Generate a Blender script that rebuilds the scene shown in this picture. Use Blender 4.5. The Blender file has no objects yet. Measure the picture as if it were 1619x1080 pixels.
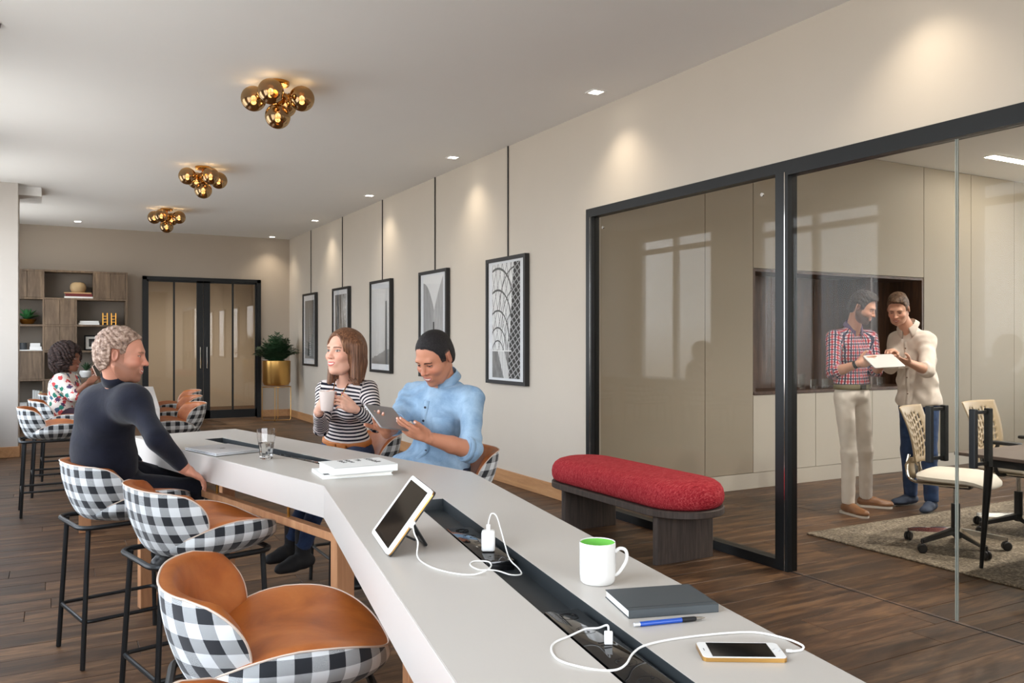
import bpy, bmesh, math, random
import numpy as np
from mathutils import Vector, Matrix
random.seed(7)
scene = bpy.context.scene
COL = scene.collection
PI = math.pi
EYE = 1.4                                   # camera height
FWD = (math.sin(math.radians(28.93)), math.cos(math.radians(28.93)))
RGT = (FWD[1], -FWD[0])

# ---------------------------------------------------------------- camera
cam_data = bpy.data.cameras.new('camera')
cam_data.sensor_width = 36.0
cam_data.lens = 36.0 * 1320.0 / 1619.0
cam_data.clip_start = 0.05
cam = bpy.data.objects.new('camera', cam_data)
cam.location = (0, 0, EYE)
cam.rotation_euler = (math.radians(90), 0, math.radians(-28.93))
COL.objects.link(cam)
scene.camera = cam

# ---------------------------------------------------------------- view, world, lights
vs = scene.view_settings
scene.display_settings.display_device = 'sRGB'
vs.view_transform = 'Standard'
vs.look = 'None'
vs.exposure = 0.75
vs.gamma = 1.0
vs.use_curve_mapping = False
cy = scene.cycles
cy.use_denoising = True
cy.max_bounces = 8
cy.diffuse_bounces = 4
cy.glossy_bounces = 4
cy.transmission_bounces = 6
cy.transparent_max_bounces = 12
cy.sample_clamp_indirect = 6.0
cy.caustics_reflective = False
cy.caustics_refractive = False

world = bpy.data.worlds.new('overcast sky')
scene.world = world
world.use_nodes = True
wn = world.node_tree
wn.nodes.clear()
wo = wn.nodes.new('ShaderNodeOutputWorld')
wb = wn.nodes.new('ShaderNodeBackground')
wt = wn.nodes.new('ShaderNodeTexCoord')
wsep = wn.nodes.new('ShaderNodeSeparateXYZ')
wr = wn.nodes.new('ShaderNodeValToRGB')
wm = wn.nodes.new('ShaderNodeMapRange')
wm.inputs[1].default_value = -0.3
wm.inputs[2].default_value = 1.0
wn.links.new(wt.outputs['Generated'], wsep.inputs[0])
wn.links.new(wsep.outputs[2], wm.inputs[0])
wn.links.new(wm.outputs[0], wr.inputs[0])
wn.links.new(wr.outputs[0], wb.inputs[0])
wn.links.new(wb.outputs[0], wo.inputs[0])
e = wr.color_ramp.elements
e[0].position = 0.0; e[0].color = (0.46, 0.44, 0.42, 1)
e[1].position = 1.0; e[1].color = (0.74, 0.84, 1.0, 1)
k = e.new(0.20); k.color = (0.50, 0.48, 0.46, 1)
k = e.new(0.25); k.color = (0.92, 0.95, 1.0, 1)
wb.inputs[1].default_value = 5.2

def spot(loc, energy, size=1.25, blend=0.75, col=(1.0, 0.86, 0.68), rad=0.03, aim=(0, 0, -1)):
    l = bpy.data.lights.new('spot_beam', 'SPOT')
    l.energy = energy; l.spot_size = size; l.spot_blend = blend; l.color = col; l.shadow_soft_size = rad
    o = bpy.data.objects.new('spot_beam', l)
    o.location = loc
    o.rotation_euler = Vector(aim).to_track_quat('-Z', 'Y').to_euler()
    COL.objects.link(o)
    return o

# room dimensions (metres): the picture wall is x = WX, the window wall x = LX, the shelf wall y = BY
WX, LX, BY, CZ = 3.94, -1.0, 15.8, 3.32
FY = -3.5                                    # wall behind the camera
MX = 11.6                                    # far side of the meeting room
MY0, MY1 = -1.0, 5.84                        # meeting room, cabinet wall at y = MY1
GY0, GY1 = 1.47, 5.80                        # glass front
WINDOWS = [(-2.9, -1.0), (0.4, 2.4), (3.5, 5.57), (6.75, 8.8), (9.73, 11.55), (12.9, 14.9)]
MWINDOWS = [(-0.4, 1.6), (2.2, 5.2)]
SILL, WTOP = 0.75, 3.16

def portal(loc, rot, sx, sy):
    l = bpy.data.lights.new('window_portal', 'AREA')
    l.shape = 'RECTANGLE'; l.size = sx; l.size_y = sy
    l.cycles.is_portal = True
    o = bpy.data.objects.new('window_portal', l)
    o.location = loc; o.rotation_euler = rot
    COL.objects.link(o)
for a, b in WINDOWS:
    portal((LX - 0.12, (a + b) / 2, (SILL + WTOP) / 2), (0, math.radians(-90), 0), WTOP - SILL, b - a)
for a, b in MWINDOWS:
    portal((MX + 0.12, (a + b) / 2, (SILL + WTOP) / 2), (0, math.radians(90), 0), WTOP - SILL, b - a)
portal((1.4, FY - 0.12, (SILL + WTOP) / 2), (math.radians(90), 0, 0), 3.0, WTOP - SILL)

DOWNLIGHTS = [(3.665, 2.70), (3.665, 5.30), (3.665, 7.90), (3.665, 10.50), (3.665, 13.08), (3.55, 15.50), (0.38, 15.02)]
for x, y in DOWNLIGHTS:
    spot((x, y, CZ - 0.02), 21.0, 1.9, 1.0, rad=0.06)
MEET = [(5.2, 3.2), (6.3, 3.1), (7.4, 3.3)]  # added lamps, hidden from the camera, that brighten the standing men
for x, y in MEET:
    spot((x, y, CZ - 0.02), 115.0, 2.2, 1.0, (1.0, 0.97, 0.93))
spot((2.4, 16.8, CZ - 0.1), 180.0, 2.6, 1.0, (1.0, 0.95, 0.88))  # added unseen lamp without a fixture, brightens the corridor behind the double door
# ---------------------------------------------------------------- helpers
def at(px, py, t):
    """point at depth t (metres along the optical axis) for a pixel of the 1619x1080 frame"""
    a = (px - 809.5) / 1320.0 * t
    return Vector((FWD[0] * t + RGT[0] * a, FWD[1] * t + RGT[1] * a, EYE - (py - 540) / 1320.0 * t))

def onz(px, py, z):
    return at(px, py, (EYE - z) * 1320.0 / (py - 540.0))

def lin(c):
    c = c / 255.0
    return c / 12.92 if c <= 0.04045 else ((c + 0.055) / 1.055) ** 2.4
def rgb(r, g, b):
    return (lin(r), lin(g), lin(b), 1.0)

class NT:
    """small node-tree writer"""
    def __init__(s, name):
        s.m = bpy.data.materials.new(name); s.m.use_nodes = True
        s.t = s.m.node_tree; s.t.nodes.clear()
        s.out = s.t.nodes.new('ShaderNodeOutputMaterial')
        s.b = s.n('ShaderNodeBsdfPrincipled')
        s.l(s.b.outputs[0], s.out.inputs[0])
    def n(s, kind, **kw):
        x = s.t.nodes.new(kind)
        for k, v in kw.items():
            setattr(x, k, v)
        return x
    def l(s, a, b):
        s.t.links.new(a, b)
    def val(s, sock, v):
        if isinstance(v, (int, float)):
            sock.default_value = v
        elif isinstance(v, (tuple, list)):
            sock.default_value = v
        else:
            s.l(v, sock)
    def math(s, op, a, b=0.0, c=0.0):
        x = s.n('ShaderNodeMath', operation=op)
        s.val(x.inputs[0], a); s.val(x.inputs[1], b); s.val(x.inputs[2], c)
        return x.outputs[0]
    def mix(s, f, a, b):
        x = s.n('ShaderNodeMix', data_type='RGBA')
        s.val(x.inputs[0], f); s.val(x.inputs[6], a); s.val(x.inputs[7], b)
        return x.outputs[2]
    def coord(s, which='Object', scale=(1, 1, 1), rot=(0, 0, 0), loc=(0, 0, 0)):
        c = s.n('ShaderNodeTexCoord'); m = s.n('ShaderNodeMapping')
        m.inputs[1].default_value = loc; m.inputs[2].default_value = rot; m.inputs[3].default_value = scale
        s.l(c.outputs[which], m.inputs[0])
        return m.outputs[0]
    def noise(s, vec, scale=5.0, detail=3.0, rough=0.5, dist=0.0, out=0):
        x = s.n('ShaderNodeTexNoise')
        if vec is not None: s.l(vec, x.inputs['Vector'])
        x.inputs['Scale'].default_value = scale; x.inputs['Detail'].default_value = detail
        x.inputs['Roughness'].default_value = rough; x.inputs['Distortion'].default_value = dist
        return x.outputs[out]
    def ramp(s, f, stops):
        x = s.n('ShaderNodeValToRGB'); s.l(f, x.inputs[0])
        e = x.color_ramp.elements
        e[0].position, e[0].color = stops[0][0], stops[0][1]
        e[1].position, e[1].color = stops[-1][0], stops[-1][1]
        for p, c in stops[1:-1]:
            k = e.new(p); k.color = c
        return x.outputs[0]
    def bump(s, h, strength=0.3, dist=0.01, prev=None):
        x = s.n('ShaderNodeBump'); x.inputs['Strength'].default_value = strength
        x.inputs['Distance'].default_value = dist
        s.l(h, x.inputs['Height'])
        s.l(x.outputs[0], s.b.inputs['Normal'])
    def attr(s, name):
        x = s.n('ShaderNodeAttribute', attribute_name=name)
        return x
    def set(s, **kw):
        names = {'col': 'Base Color', 'rough': 'Roughness', 'metal': 'Metallic', 'spec': 'Specular IOR Level',
                 'coat': 'Coat Weight', 'coatr': 'Coat Roughness', 'sheen': 'Sheen Weight', 'trans': 'Transmission Weight',
                 'ior': 'IOR', 'ec': 'Emission Color', 'es': 'Emission Strength', 'sss': 'Subsurface Weight', 'alpha': 'Alpha'}
        for k, v in kw.items():
            s.val(s.b.inputs[names[k]], v)
        return s

MATS = {}
def plain(name, col, rough=0.5, metal=0.0, vary=0.06, bump=0.0, bscale=60.0, **kw):
    if name in MATS: return MATS[name]
    t = NT(name)
    c = col
    if vary:
        f = t.noise(t.coord(), 4.0, 4.0)
        lo = tuple(v * (1 - vary) for v in col[:3]) + (1,)
        hi = tuple(min(1, v * (1 + vary)) for v in col[:3]) + (1,)
        c = t.mix(f, lo, hi)
    t.set(col=c, rough=rough, metal=metal, **kw)
    if bump:
        t.bump(t.noise(t.coord(), bscale, 3.0), bump, 0.004)
    MATS[name] = t.m
    return t.m

# mesh builder ---------------------------------------------------------
class MB:
    def __init__(s):
        s.v = []; s.f = []; s.mi = []; s.uv = {}
        s.cur = 0
    def face(s, idx):
        s.f.append(tuple(idx)); s.mi.append(s.cur)
    def box(s, x0, x1, y0, y1, z0, z1, M=None):
        b = len(s.v)
        p = [Vector((x, y, z)) for z in (z0, z1) for y in (y0, y1) for x in (x0, x1)]
        if M is not None: p = [M @ q for q in p]
        s.v += [tuple(q) for q in p]
        for q in ((0, 2, 3, 1), (4, 5, 7, 6), (0, 1, 5, 4), (1, 3, 7, 5), (3, 2, 6, 7), (2, 0, 4, 6)):
            s.face([b + i for i in q])
        return s
    def rbox(s, x0, x1, y0, y1, z0, z1, r=0.003, seg=2, M=None):
        bm = bmesh.new()
        bmesh.ops.create_cube(bm, size=1.0)
        for v in bm.verts:
            v.co = Vector(((x0 + x1) / 2 + v.co.x * (x1 - x0), (y0 + y1) / 2 + v.co.y * (y1 - y0), (z0 + z1) / 2 + v.co.z * (z1 - z0)))
        bmesh.ops.bevel(bm, geom=bm.edges[:], offset=r, segments=seg, affect='EDGES', profile=0.5)
        s.addbm(bm, M)
        return s
    def addbm(s, bm, M=None):
        b = len(s.v)
        bm.verts.index_update()
        for v in bm.verts:
            s.v.append(tuple(M @ v.co) if M is not None else tuple(v.co))
        for f in bm.faces:
            s.face([b + v.index for v in f.verts])
        bm.free()
    def add(s, verts, faces, M=None):
        b = len(s.v)
        s.v += [tuple(M @ Vector(v)) if M is not None else tuple(v) for v in verts]
        for f in faces: s.face([b + i for i in f])
        return s
    def tube(s, pts, r, n=10, closed=False, caps=True, rs=None):
        pts = [Vector(p) for p in pts]
        m = len(pts); b = len(s.v)
        tang = []
        for i in range(m):
            if closed: d = pts[(i + 1) % m] - pts[(i - 1) % m]
            else: d = pts[min(i + 1, m - 1)] - pts[max(i - 1, 0)]
            tang.append(d.normalized() if d.length > 1e-9 else Vector((0, 0, 1)))
        up = Vector((0, 0, 1)) if abs(tang[0].z) < 0.9 else Vector((1, 0, 0))
        u = tang[0].cross(up).normalized()
        for i in range(m):
            u = (u - tang[i] * u.dot(tang[i]))
            u = u.normalized() if u.length > 1e-6 else tang[i].orthogonal().normalized()
            w = tang[i].cross(u)
            rr = rs[i] if rs else r
            for j in range(n):
                a = 2 * PI * j / n
                s.v.append(tuple(pts[i] + (u * math.cos(a) + w * math.sin(a)) * rr))
        for i in range(m if closed else m - 1):
            k = (i + 1) % m
            for j in range(n):
                l = (j + 1) % n
                s.face((b + i * n + j, b + i * n + l, b + k * n + l, b + k * n + j))
        if caps and not closed:
            s.face([b + j for j in range(n)][::-1])
            s.face([b + (m - 1) * n + j for j in range(n)])
        return s
    def lathe(s, prof, n=32, c=(0, 0, 0), M=None, caps=True):
        """prof: list of (r, z)"""
        b = len(s.v); m = len(prof)
        for r, z in prof:
            for j in range(n):
                a = 2 * PI * j / n
                p = Vector((c[0] + r * math.cos(a), c[1] + r * math.sin(a), c[2] + z))
                s.v.append(tuple(M @ p if M is not None else p))
        for i in range(m - 1):
            for j in range(n):
                l = (j + 1) % n
                s.face((b + i * n + j, b + i * n + l, b + (i + 1) * n + l, b + (i + 1) * n + j))
        if caps and prof[0][0] > 1e-6: s.face([b + j for j in range(n)][::-1])
        if caps and prof[-1][0] > 1e-6: s.face([b + (m - 1) * n + j for j in range(n)])
        return s
    def prism(s, poly, z0, z1, M=None):
        """extruded plan polygon (counter-clockwise)"""
        b = len(s.v); n = len(poly)
        for z in (z0, z1):
            for x, y in poly:
                p = Vector((x, y, z)); s.v.append(tuple(M @ p if M is not None else p))
        s.face([b + i for i in range(n)][::-1]); s.face([b + n + i for i in range(n)])
        for i in range(n):
            j = (i + 1) % n
            s.face((b + i, b + j, b + n + j, b + n + i))
        return s
    def obj(s, name, mats, parent=None, smooth=35, loc=None, fix=False, **props):
        me = bpy.data.meshes.new(name)
        me.from_pydata(s.v, [], s.f)
        if not isinstance(mats, (list, tuple)): mats = [mats]
        for m in mats: me.materials.append(m)
        if len(mats) > 1: me.polygons.foreach_set('material_index', s.mi)
        if fix:
            bm = bmesh.new(); bm.from_mesh(me)
            bmesh.ops.recalc_face_normals(bm, faces=bm.faces[:]); bm.to_mesh(me); bm.free()
        me.update()
        if smooth:
            me.shade_smooth(); me.set_sharp_from_angle(angle=math.radians(smooth))
        o = bpy.data.objects.new(name, me)
        COL.objects.link(o)
        if parent is not None: o.parent = parent
        if loc is not None: o.location = loc
        for k, v in props.items(): o[k] = v
        return o

def thing(name, label, cat, loc=(0, 0, 0), rot=0.0, group=None):
    o = bpy.data.objects.new(name, None)
    COL.objects.link(o)
    o.empty_display_size = 0.1
    o.location = loc
    o.rotation_euler = (0, 0, rot) if not isinstance(rot, (tuple, list)) else rot
    o['label'] = label; o['category'] = cat
    if group: o['group'] = group
    return o
def tag(o, label, cat, group=None):
    o['label'] = label; o['category'] = cat
    if group: o['group'] = group
    return o
def dup(root, loc=None, rot=None, label=None, group=None):
    r = root.copy(); COL.objects.link(r)
    if loc is not None: r.location = loc
    if rot is not None: r.rotation_euler = (0, 0, rot)
    if label: r['label'] = label
    if group: r['group'] = group
    for ch in list(root.children):
        c = ch.copy(); COL.objects.link(c); c.parent = r
        for g in list(ch.children):
            d = g.copy(); COL.objects.link(d); d.parent = c
    return r
def struct(o):
    o['kind'] = 'structure'; return o
def smoothpath(pts, n=8, closed=False):
    """Catmull-Rom through the points"""
    P = [Vector(p) for p in pts]; m = len(P); out = []
    rng = range(m) if closed else range(m - 1)
    for i in rng:
        p0 = P[(i - 1) % m] if closed or i > 0 else P[0]
        p1 = P[i]; p2 = P[(i + 1) % m]
        p3 = P[(i + 2) % m] if closed or i + 2 < m else P[-1]
        for j in range(n):
            t = j / n
            out.append(0.5 * ((2 * p1) + (p2 - p0) * t + (2 * p0 - 5 * p1 + 4 * p2 - p3) * t * t + (3 * p1 - p0 - 3 * p2 + p3) * t ** 3))
    if not closed: out.append(P[-1])
    return out
def rrect(hx, hy, r, n=6, cx=0.0, cy=0.0):
    out = []
    for qx, qy, a0 in ((1, 1, 0), (-1, 1, 90), (-1, -1, 180), (1, -1, 270)):
        for i in range(n + 1):
            a = math.radians(a0 + 90 * i / n)
            out.append((cx + qx * (hx - r) + r * math.cos(a), cy + qy * (hy - r) + r * math.sin(a)))
    return out
# ---------------------------------------------------------------- materials
def wood(name, dark, mid, light, axis='z', scale=1.0, rough=0.5, stretch=14.0, attr=None, bump=0.15, coat=0.0):
    t = NT(name)
    sc = {'x': (1, stretch, stretch), 'y': (stretch, 1, stretch), 'z': (stretch, stretch, 1)}[axis]
    co = t.n('ShaderNodeTexCoord'); mp = t.n('ShaderNodeMapping'); mp.inputs[3].default_value = sc
    if attr:
        a = t.attr(attr)
        cmb = t.n('ShaderNodeCombineXYZ')
        s7 = t.math('MULTIPLY', a.outputs['Fac'], 37.0); s9 = t.math('MULTIPLY', a.outputs['Fac'], 91.0)
        t.l(s7, cmb.inputs[0]); t.l(s9, cmb.inputs[1]); t.l(s7, cmb.inputs[2])
        va = t.n('ShaderNodeVectorMath', operation='ADD')
        t.l(co.outputs['Object'], va.inputs[0]); t.l(cmb.outputs[0], va.inputs[1]); t.l(va.outputs[0], mp.inputs[0])
    else:
        t.l(co.outputs['Object'], mp.inputs[0])
    n1 = t.noise(mp.outputs[0], 1.6 * scale, 6.0, 0.62, 1.1)
    n2 = t.noise(mp.outputs[0], 9.0 * scale, 4.0, 0.6, 0.3)
    f = t.math('ADD', t.math('MULTIPLY', n1, 0.75), t.math('MULTIPLY', n2, 0.25))
    col = t.ramp(f, [(0.30, dark), (0.50, mid), (0.70, light)])
    if attr:
        br = t.math('MULTIPLY_ADD', t.attr(attr).outputs['Fac'], 0.55, 0.70)
        hs = t.n('ShaderNodeHueSaturation'); t.l(col, hs.inputs['Color']); t.l(br, hs.inputs['Value'])
        col = hs.outputs[0]
    t.set(col=col, rough=rough, coat=coat, coatr=0.25)
    t.bump(n2, bump, 0.003)
    MATS[name] = t.m
    return t.m

wall_mat = plain('wall_paint', rgb(204, 195, 182), 0.85, vary=0.02, bump=0.05, bscale=200)
backwall_mat = plain('shelf_wall_paint', rgb(184, 172, 157), 0.85, vary=0.02, bump=0.05, bscale=200)
ceil_mat = plain('ceiling_paint', rgb(240, 240, 238), 0.9, vary=0.01)
white_wall = plain('column_paint', rgb(198, 192, 185), 0.85, vary=0.01)
cab_mat = plain('cabinet_lacquer', rgb(170, 160, 143), 0.55, vary=0.02)
cab_low_mat = plain('lower_cabinet_lacquer', rgb(208, 202, 190), 0.5, vary=0.02)
black_metal = plain('black_metal', rgb(24, 27, 29), 0.38, 0.3, vary=0.05)
stool_metal = plain('stool_powdercoat', rgb(38, 40, 42), 0.42, 0.4, vary=0.05)
base_wood = wood('baseboard_oak', rgb(168, 122, 80), rgb(188, 140, 96), rgb(204, 158, 112), 'y', 1.0, 0.5, 10)
copper_wood = wood('table_leg_oak', rgb(176, 122, 84), rgb(196, 142, 102), rgb(212, 160, 118), 'z', 1.0, 0.45, 10)
floor_wood = wood('floor_oak', rgb(30, 20, 13), rgb(82, 57, 37), rgb(136, 102, 70), 'x', 1.0, 0.45, 7.0, attr='rnd', bump=0.25)
gap_mat = plain('floor_joint', rgb(18, 13, 10), 0.9, vary=0)
shelf_wood = wood('shelf_walnut', rgb(74, 60, 46), rgb(108, 90, 72), rgb(140, 118, 95), 'z', 1.0, 0.55, 9)
shelf_back = plain('shelf_back_panel', rgb(128, 118, 107), 0.7, vary=0.03)
niche_wood = wood('niche_walnut', rgb(52, 34, 24), rgb(82, 56, 40), rgb(112, 80, 58), 'z', 1.0, 0.5, 10)
bench_wood = wood('bench_walnut', rgb(50, 42, 38), rgb(70, 60, 54), rgb(90, 77, 69), 'z', 1.5, 0.55, 16)
table_mat = plain('table_laminate', rgb(192, 187, 180), 0.34, vary=0.01, spec=0.35)
table_edge = plain('table_apron_laminate', rgb(197, 191, 186), 0.45, vary=0.01)
channel_mat = plain('channel_anthracite', rgb(48, 53, 56), 0.45, 0.2, vary=0.03)
white_plastic = plain('white_plastic', rgb(238, 238, 236), 0.3, vary=0.01)
white_ceramic = plain('white_ceramic', rgb(222, 221, 218), 0.14, vary=0.0, coat=0.5)
green_glaze = plain('green_glaze', rgb(122, 196, 88), 0.2, vary=0.02)
paper_mat = plain('paper', rgb(236, 234, 228), 0.8, vary=0.02)
cover_white = plain('white_book_cover', rgb(232, 234, 232), 0.5, vary=0.01)
black_gloss = plain('black_gloss', rgb(12, 12, 13), 0.06, vary=0, spec=0.7)
black_matte = plain('black_matte', rgb(16, 16, 17), 0.7, vary=0)
gold_metal = plain('brushed_gold', rgb(206, 160, 92), 0.28, 1.0, vary=0.04)
brass = plain('brass', rgb(190, 138, 66), 0.25, 1.0, vary=0.04)
chrome = plain('chrome', rgb(200, 198, 194), 0.12, 1.0, vary=0.0)
silver = plain('silver_aluminium', rgb(214, 217, 222), 0.35, 0.55, vary=0.0)

def glass_mat(name, tint, refl=0.12, rough=0.0):
    t = NT(name); t.t.nodes.remove(t.b)
    tr = t.n('ShaderNodeBsdfTransparent'); tr.inputs[0].default_value = tint
    gl = t.n('ShaderNodeBsdfGlossy'); gl.inputs['Roughness'].default_value = rough
    gl.inputs[0].default_value = (1, 1, 1, 1)
    geo = t.n('ShaderNodeNewGeometry'); dt = t.n('ShaderNodeVectorMath', operation='DOT_PRODUCT')
    t.l(geo.outputs['Normal'], dt.inputs[0]); t.l(geo.outputs['Incoming'], dt.inputs[1])
    g1 = t.math('SUBTRACT', 1.0, t.math('ABSOLUTE', dt.outputs['Value']))
    f = t.math('MULTIPLY_ADD', t.math('POWER', g1, 5.0), 0.80 - refl, 0.007 + refl)
    f = t.math('MINIMUM', f, 1.0)
    mx = t.n('ShaderNodeMixShader'); t.l(f, mx.inputs[0]); t.l(tr.outputs[0], mx.inputs[1]); t.l(gl.outputs[0], mx.inputs[2])
    t.l(mx.outputs[0], t.out.inputs[0])
    MATS[name] = t.m
    return t.m
pane_glass = glass_mat('partition_glass', (0.90, 0.88, 0.84, 1), 0.0)
window_glass = glass_mat('window_glass', (0.97, 0.98, 0.98, 1), 0.0)
bronze_glass = glass_mat('bronze_door_glass', (0.86, 0.81, 0.74, 1), 0.03)
tumbler_glass = glass_mat('tumbler_glass', (0.94, 0.95, 0.95, 1), 0.03)
picture_glass = glass_mat('picture_glass', (1, 1, 1, 1), 0.0)

t = NT('amber_globe_glass'); t.t.nodes.remove(t.b)
tr = t.n('ShaderNodeBsdfTransparent'); tr.inputs[0].default_value = (0.42, 0.28, 0.14, 1)
gl = t.n('ShaderNodeBsdfGlossy'); gl.inputs['Roughness'].default_value = 0.03; gl.inputs[0].default_value = (0.62, 0.45, 0.26, 1)
lw = t.n('ShaderNodeLayerWeight'); lw.inputs[0].default_value = 0.35
mx = t.n('ShaderNodeMixShader'); t.l(t.math('MULTIPLY_ADD', lw.outputs[1], 0.5, 0.38), mx.inputs[0])
t.l(tr.outputs[0], mx.inputs[1]); t.l(gl.outputs[0], mx.inputs[2]); t.l(mx.outputs[0], t.out.inputs[0])
amber_glass = t.m

def emit(name, col, s):
    t = NT(name); t.set(col=(0.8, 0.8, 0.8, 1), ec=col, es=s); return t.m
bulb_mat = emit('warm_bulb', (1.0, 0.70, 0.40, 1), 2.6)
down_mat = emit('downlight_lens', (1.0, 0.93, 0.82, 1), 7.0)
linear_mat = emit('linear_lamp', (1.0, 0.97, 0.92, 1), 26.0)

# gingham cloth in metres of UV
t = NT('gingham_cloth')
uv = t.n('ShaderNodeUVMap'); uv.uv_map = 'uv'
sp = t.n('ShaderNodeSeparateXYZ'); t.l(uv.outputs[0], sp.inputs[0])
P = 0.072
fu = t.math('LESS_THAN', t.math('FRACT', t.math('MULTIPLY', sp.outputs[0], 1 / P)), 0.5)
fv = t.math('LESS_THAN', t.math('FRACT', t.math('MULTIPLY', sp.outputs[1], 1 / P)), 0.5)
th = t.math('MULTIPLY', sp.outputs[0], 2 * PI / 0.0022); tv = t.math('MULTIPLY', sp.outputs[1], 2 * PI / 0.0022)
weave = t.math('MULTIPLY_ADD', t.math('MULTIPLY', t.math('SINE', th), t.math('SINE', tv)), 0.5, 0.5)
grain = t.noise(uv.outputs[0], 700.0, 2.0)
wv = t.math('GREATER_THAN', t.math('MULTIPLY_ADD', grain, 0.9, t.math('MULTIPLY', weave, 0.35)), 0.63)
dk = rgb(26, 29, 36); wh = rgb(224, 228, 230)
half = t.mix(t.math('MULTIPLY_ADD', wv, 0.5, 0.22), dk, wh)
both = t.math('MULTIPLY', fu, fv)
one = t.math('SUBTRACT', t.math('ADD', fu, fv), t.math('MULTIPLY', both, 2.0))
c = t.mix(one, wh, half); c = t.mix(both, c, dk)
t.set(col=c, rough=0.9, sheen=0.2)
t.bump(weave, 0.15, 0.001)
gingham = t.m

t = NT('cognac_leather')
n1 = t.noise(t.coord(), 7.0, 5.0, 0.6, 0.6); n2 = t.noise(t.coord(), 160.0, 2.0)
geo = t.n('ShaderNodeNewGeometry')
col = t.ramp(n1, [(0.25, rgb(134, 68, 26)), (0.5, rgb(164, 90, 36)), (0.75, rgb(182, 108, 50))])
t.set(col=col, rough=0.46, spec=0.35)
t.bump(n2, 0.12, 0.001)
leather = t.m
piping_mat = plain('piping', rgb(206, 188, 174), 0.6, vary=0)

t = NT('red_bench_weave')
co = t.coord(scale=(10, 150, 40)); n1 = t.noise(co, 1.6, 4.0, 0.7, 0.5); n2 = t.noise(t.coord(scale=(60, 600, 200)), 1.0, 2.0)
col = t.ramp(t.math('MULTIPLY_ADD', n2, 0.35, t.math('MULTIPLY', n1, 0.65)), [(0.36, rgb(108, 22, 30)), (0.5, rgb(172, 42, 52)), (0.66, rgb(208, 104, 104))])
t.set(col=col, rough=0.9, spec=0.2); t.bump(n1, 0.4, 0.003)
red_weave = t.m

t = NT('rug_pile')
n1 = t.noise(t.coord(), 55.0, 4.0, 0.8); n2 = t.noise(t.coord(), 6.0, 3.0, 0.6)
col = t.ramp(t.math('MULTIPLY_ADD', n1, 0.8, t.math('MULTIPLY', n2, 0.2)), [(0.36, rgb(70, 62, 52)), (0.5, rgb(132, 120, 104)), (0.64, rgb(190, 178, 158))])
t.set(col=col, rough=0.95); t.bump(n1, 0.6, 0.01)
rug_mat = t.m
leaf_dark = plain('fern_leaf', rgb(46, 74, 44), 0.6, vary=0.3)
leaf_green = plain('succulent_leaf', rgb(52, 112, 62), 0.5, vary=0.3)
soil_mat = plain('soil', rgb(40, 30, 24), 0.95)
# ---------------------------------------------------------------- room shell
T = 0.12
# floor: base slab plus oak planks running along x
m = MB(); m.box(LX - T, MX + T, FY - T, BY + 3.2, -0.15, -0.012)
floor = struct(m.obj('floor', gap_mat, smooth=0))
PW = 0.185
rows = []
rnd = random.Random(3)
y = FY
while y < BY + 3.0:
    rows.append(y); y += PW
def in_room(x, y):
    if y > MY1 + 0.05: return LX <= x <= WX + 0.05
    return True
cands = []
for y in rows:
    x = LX - rnd.random() * 1.2
    xe = WX + 0.03 if y > MY1 else MX
    while x < xe:
        L = rnd.choice((0.9, 1.15, 1.4, 1.7))
        a, b = max(x, LX), min(x + L, xe)
        if b - a > 0.05: cands.append((a, b, y, rnd.random()))
        x += L
def plank_mb(m, a, b, y, at_rnd, r):
    g = 0.0012; z = rnd.uniform(-0.0008, 0.0004); c = 0.0015
    x0, x1, y0, y1 = a + g, b - g, y + g, y + PW - g
    b0 = len(m.v)
    for (xa, xb, ya, yb, zz) in ((x0, x1, y0, y1, -0.012), (x0, x1, y0, y1, z - c), (x0 + c, x1 - c, y0 + c, y1 - c, z)):
        m.v += [(xa, ya, zz), (xb, ya, zz), (xb, yb, zz), (xa, yb, zz)]
    for k in (0, 4):
        for i in range(4):
            j = (i + 1) % 4
            m.face((b0 + k + i, b0 + k + j, b0 + k + 4 + j, b0 + k + 4 + i))
    m.face((b0 + 8, b0 + 9, b0 + 10, b0 + 11))
    at_rnd += [r] * 9
def fov(x, y):
    t = x * FWD[0] + y * FWD[1]; r = x * RGT[0] + y * RGT[1]
    return t > 1.5 and abs(r / t) < 0.66 and EYE / t < 0.43
near, rest = [], []
for c in cands:
    a, b, y, r = c
    vis = any(fov(a + (b - a) * k / 4, y + 0.09) for k in range(5))
    t = (a + b) / 2 * FWD[0] + y * FWD[1]
    hidden = (0.85 < (a + b) / 2 < 1.2 and y < 3) or y > 9.0 and a > WX
    (near if vis and t < 8.2 and not hidden else rest).append(c)
near.sort(key=lambda c: (c[0] + c[1]) / 2 * FWD[0] + c[2] * FWD[1])
rest += near[290:]; near = near[:290]
def finish_planks(m, name, vals):
    o = m.obj(name, floor_wood, floor, smooth=0)
    a = o.data.attributes.new('rnd', 'FLOAT', 'FACE'); a.data.foreach_set('value', vals)
    return o
for c in near:
    m = MB(); vals = []; plank_mb(m, c[0], c[1], c[2], vals, c[3]); finish_planks(m, 'plank', vals)
m = MB(); vals = []
for c in rest: plank_mb(m, c[0], c[1], c[2], vals, c[3])
o = finish_planks(m, 'distant_planks', vals); o['kind'] = 'stuff'

m = MB(); m.box(LX - T, MX + T, FY - T, BY + 3.2, CZ, CZ + 0.15)
ceiling = struct(m.obj('ceiling', ceil_mat, smooth=0))
m = MB(); m.box(-0.62, -0.10, 11.95, 12.6, CZ - 0.11, CZ)
struct(m.obj('trim_1', ceil_mat, smooth=0))

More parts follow.
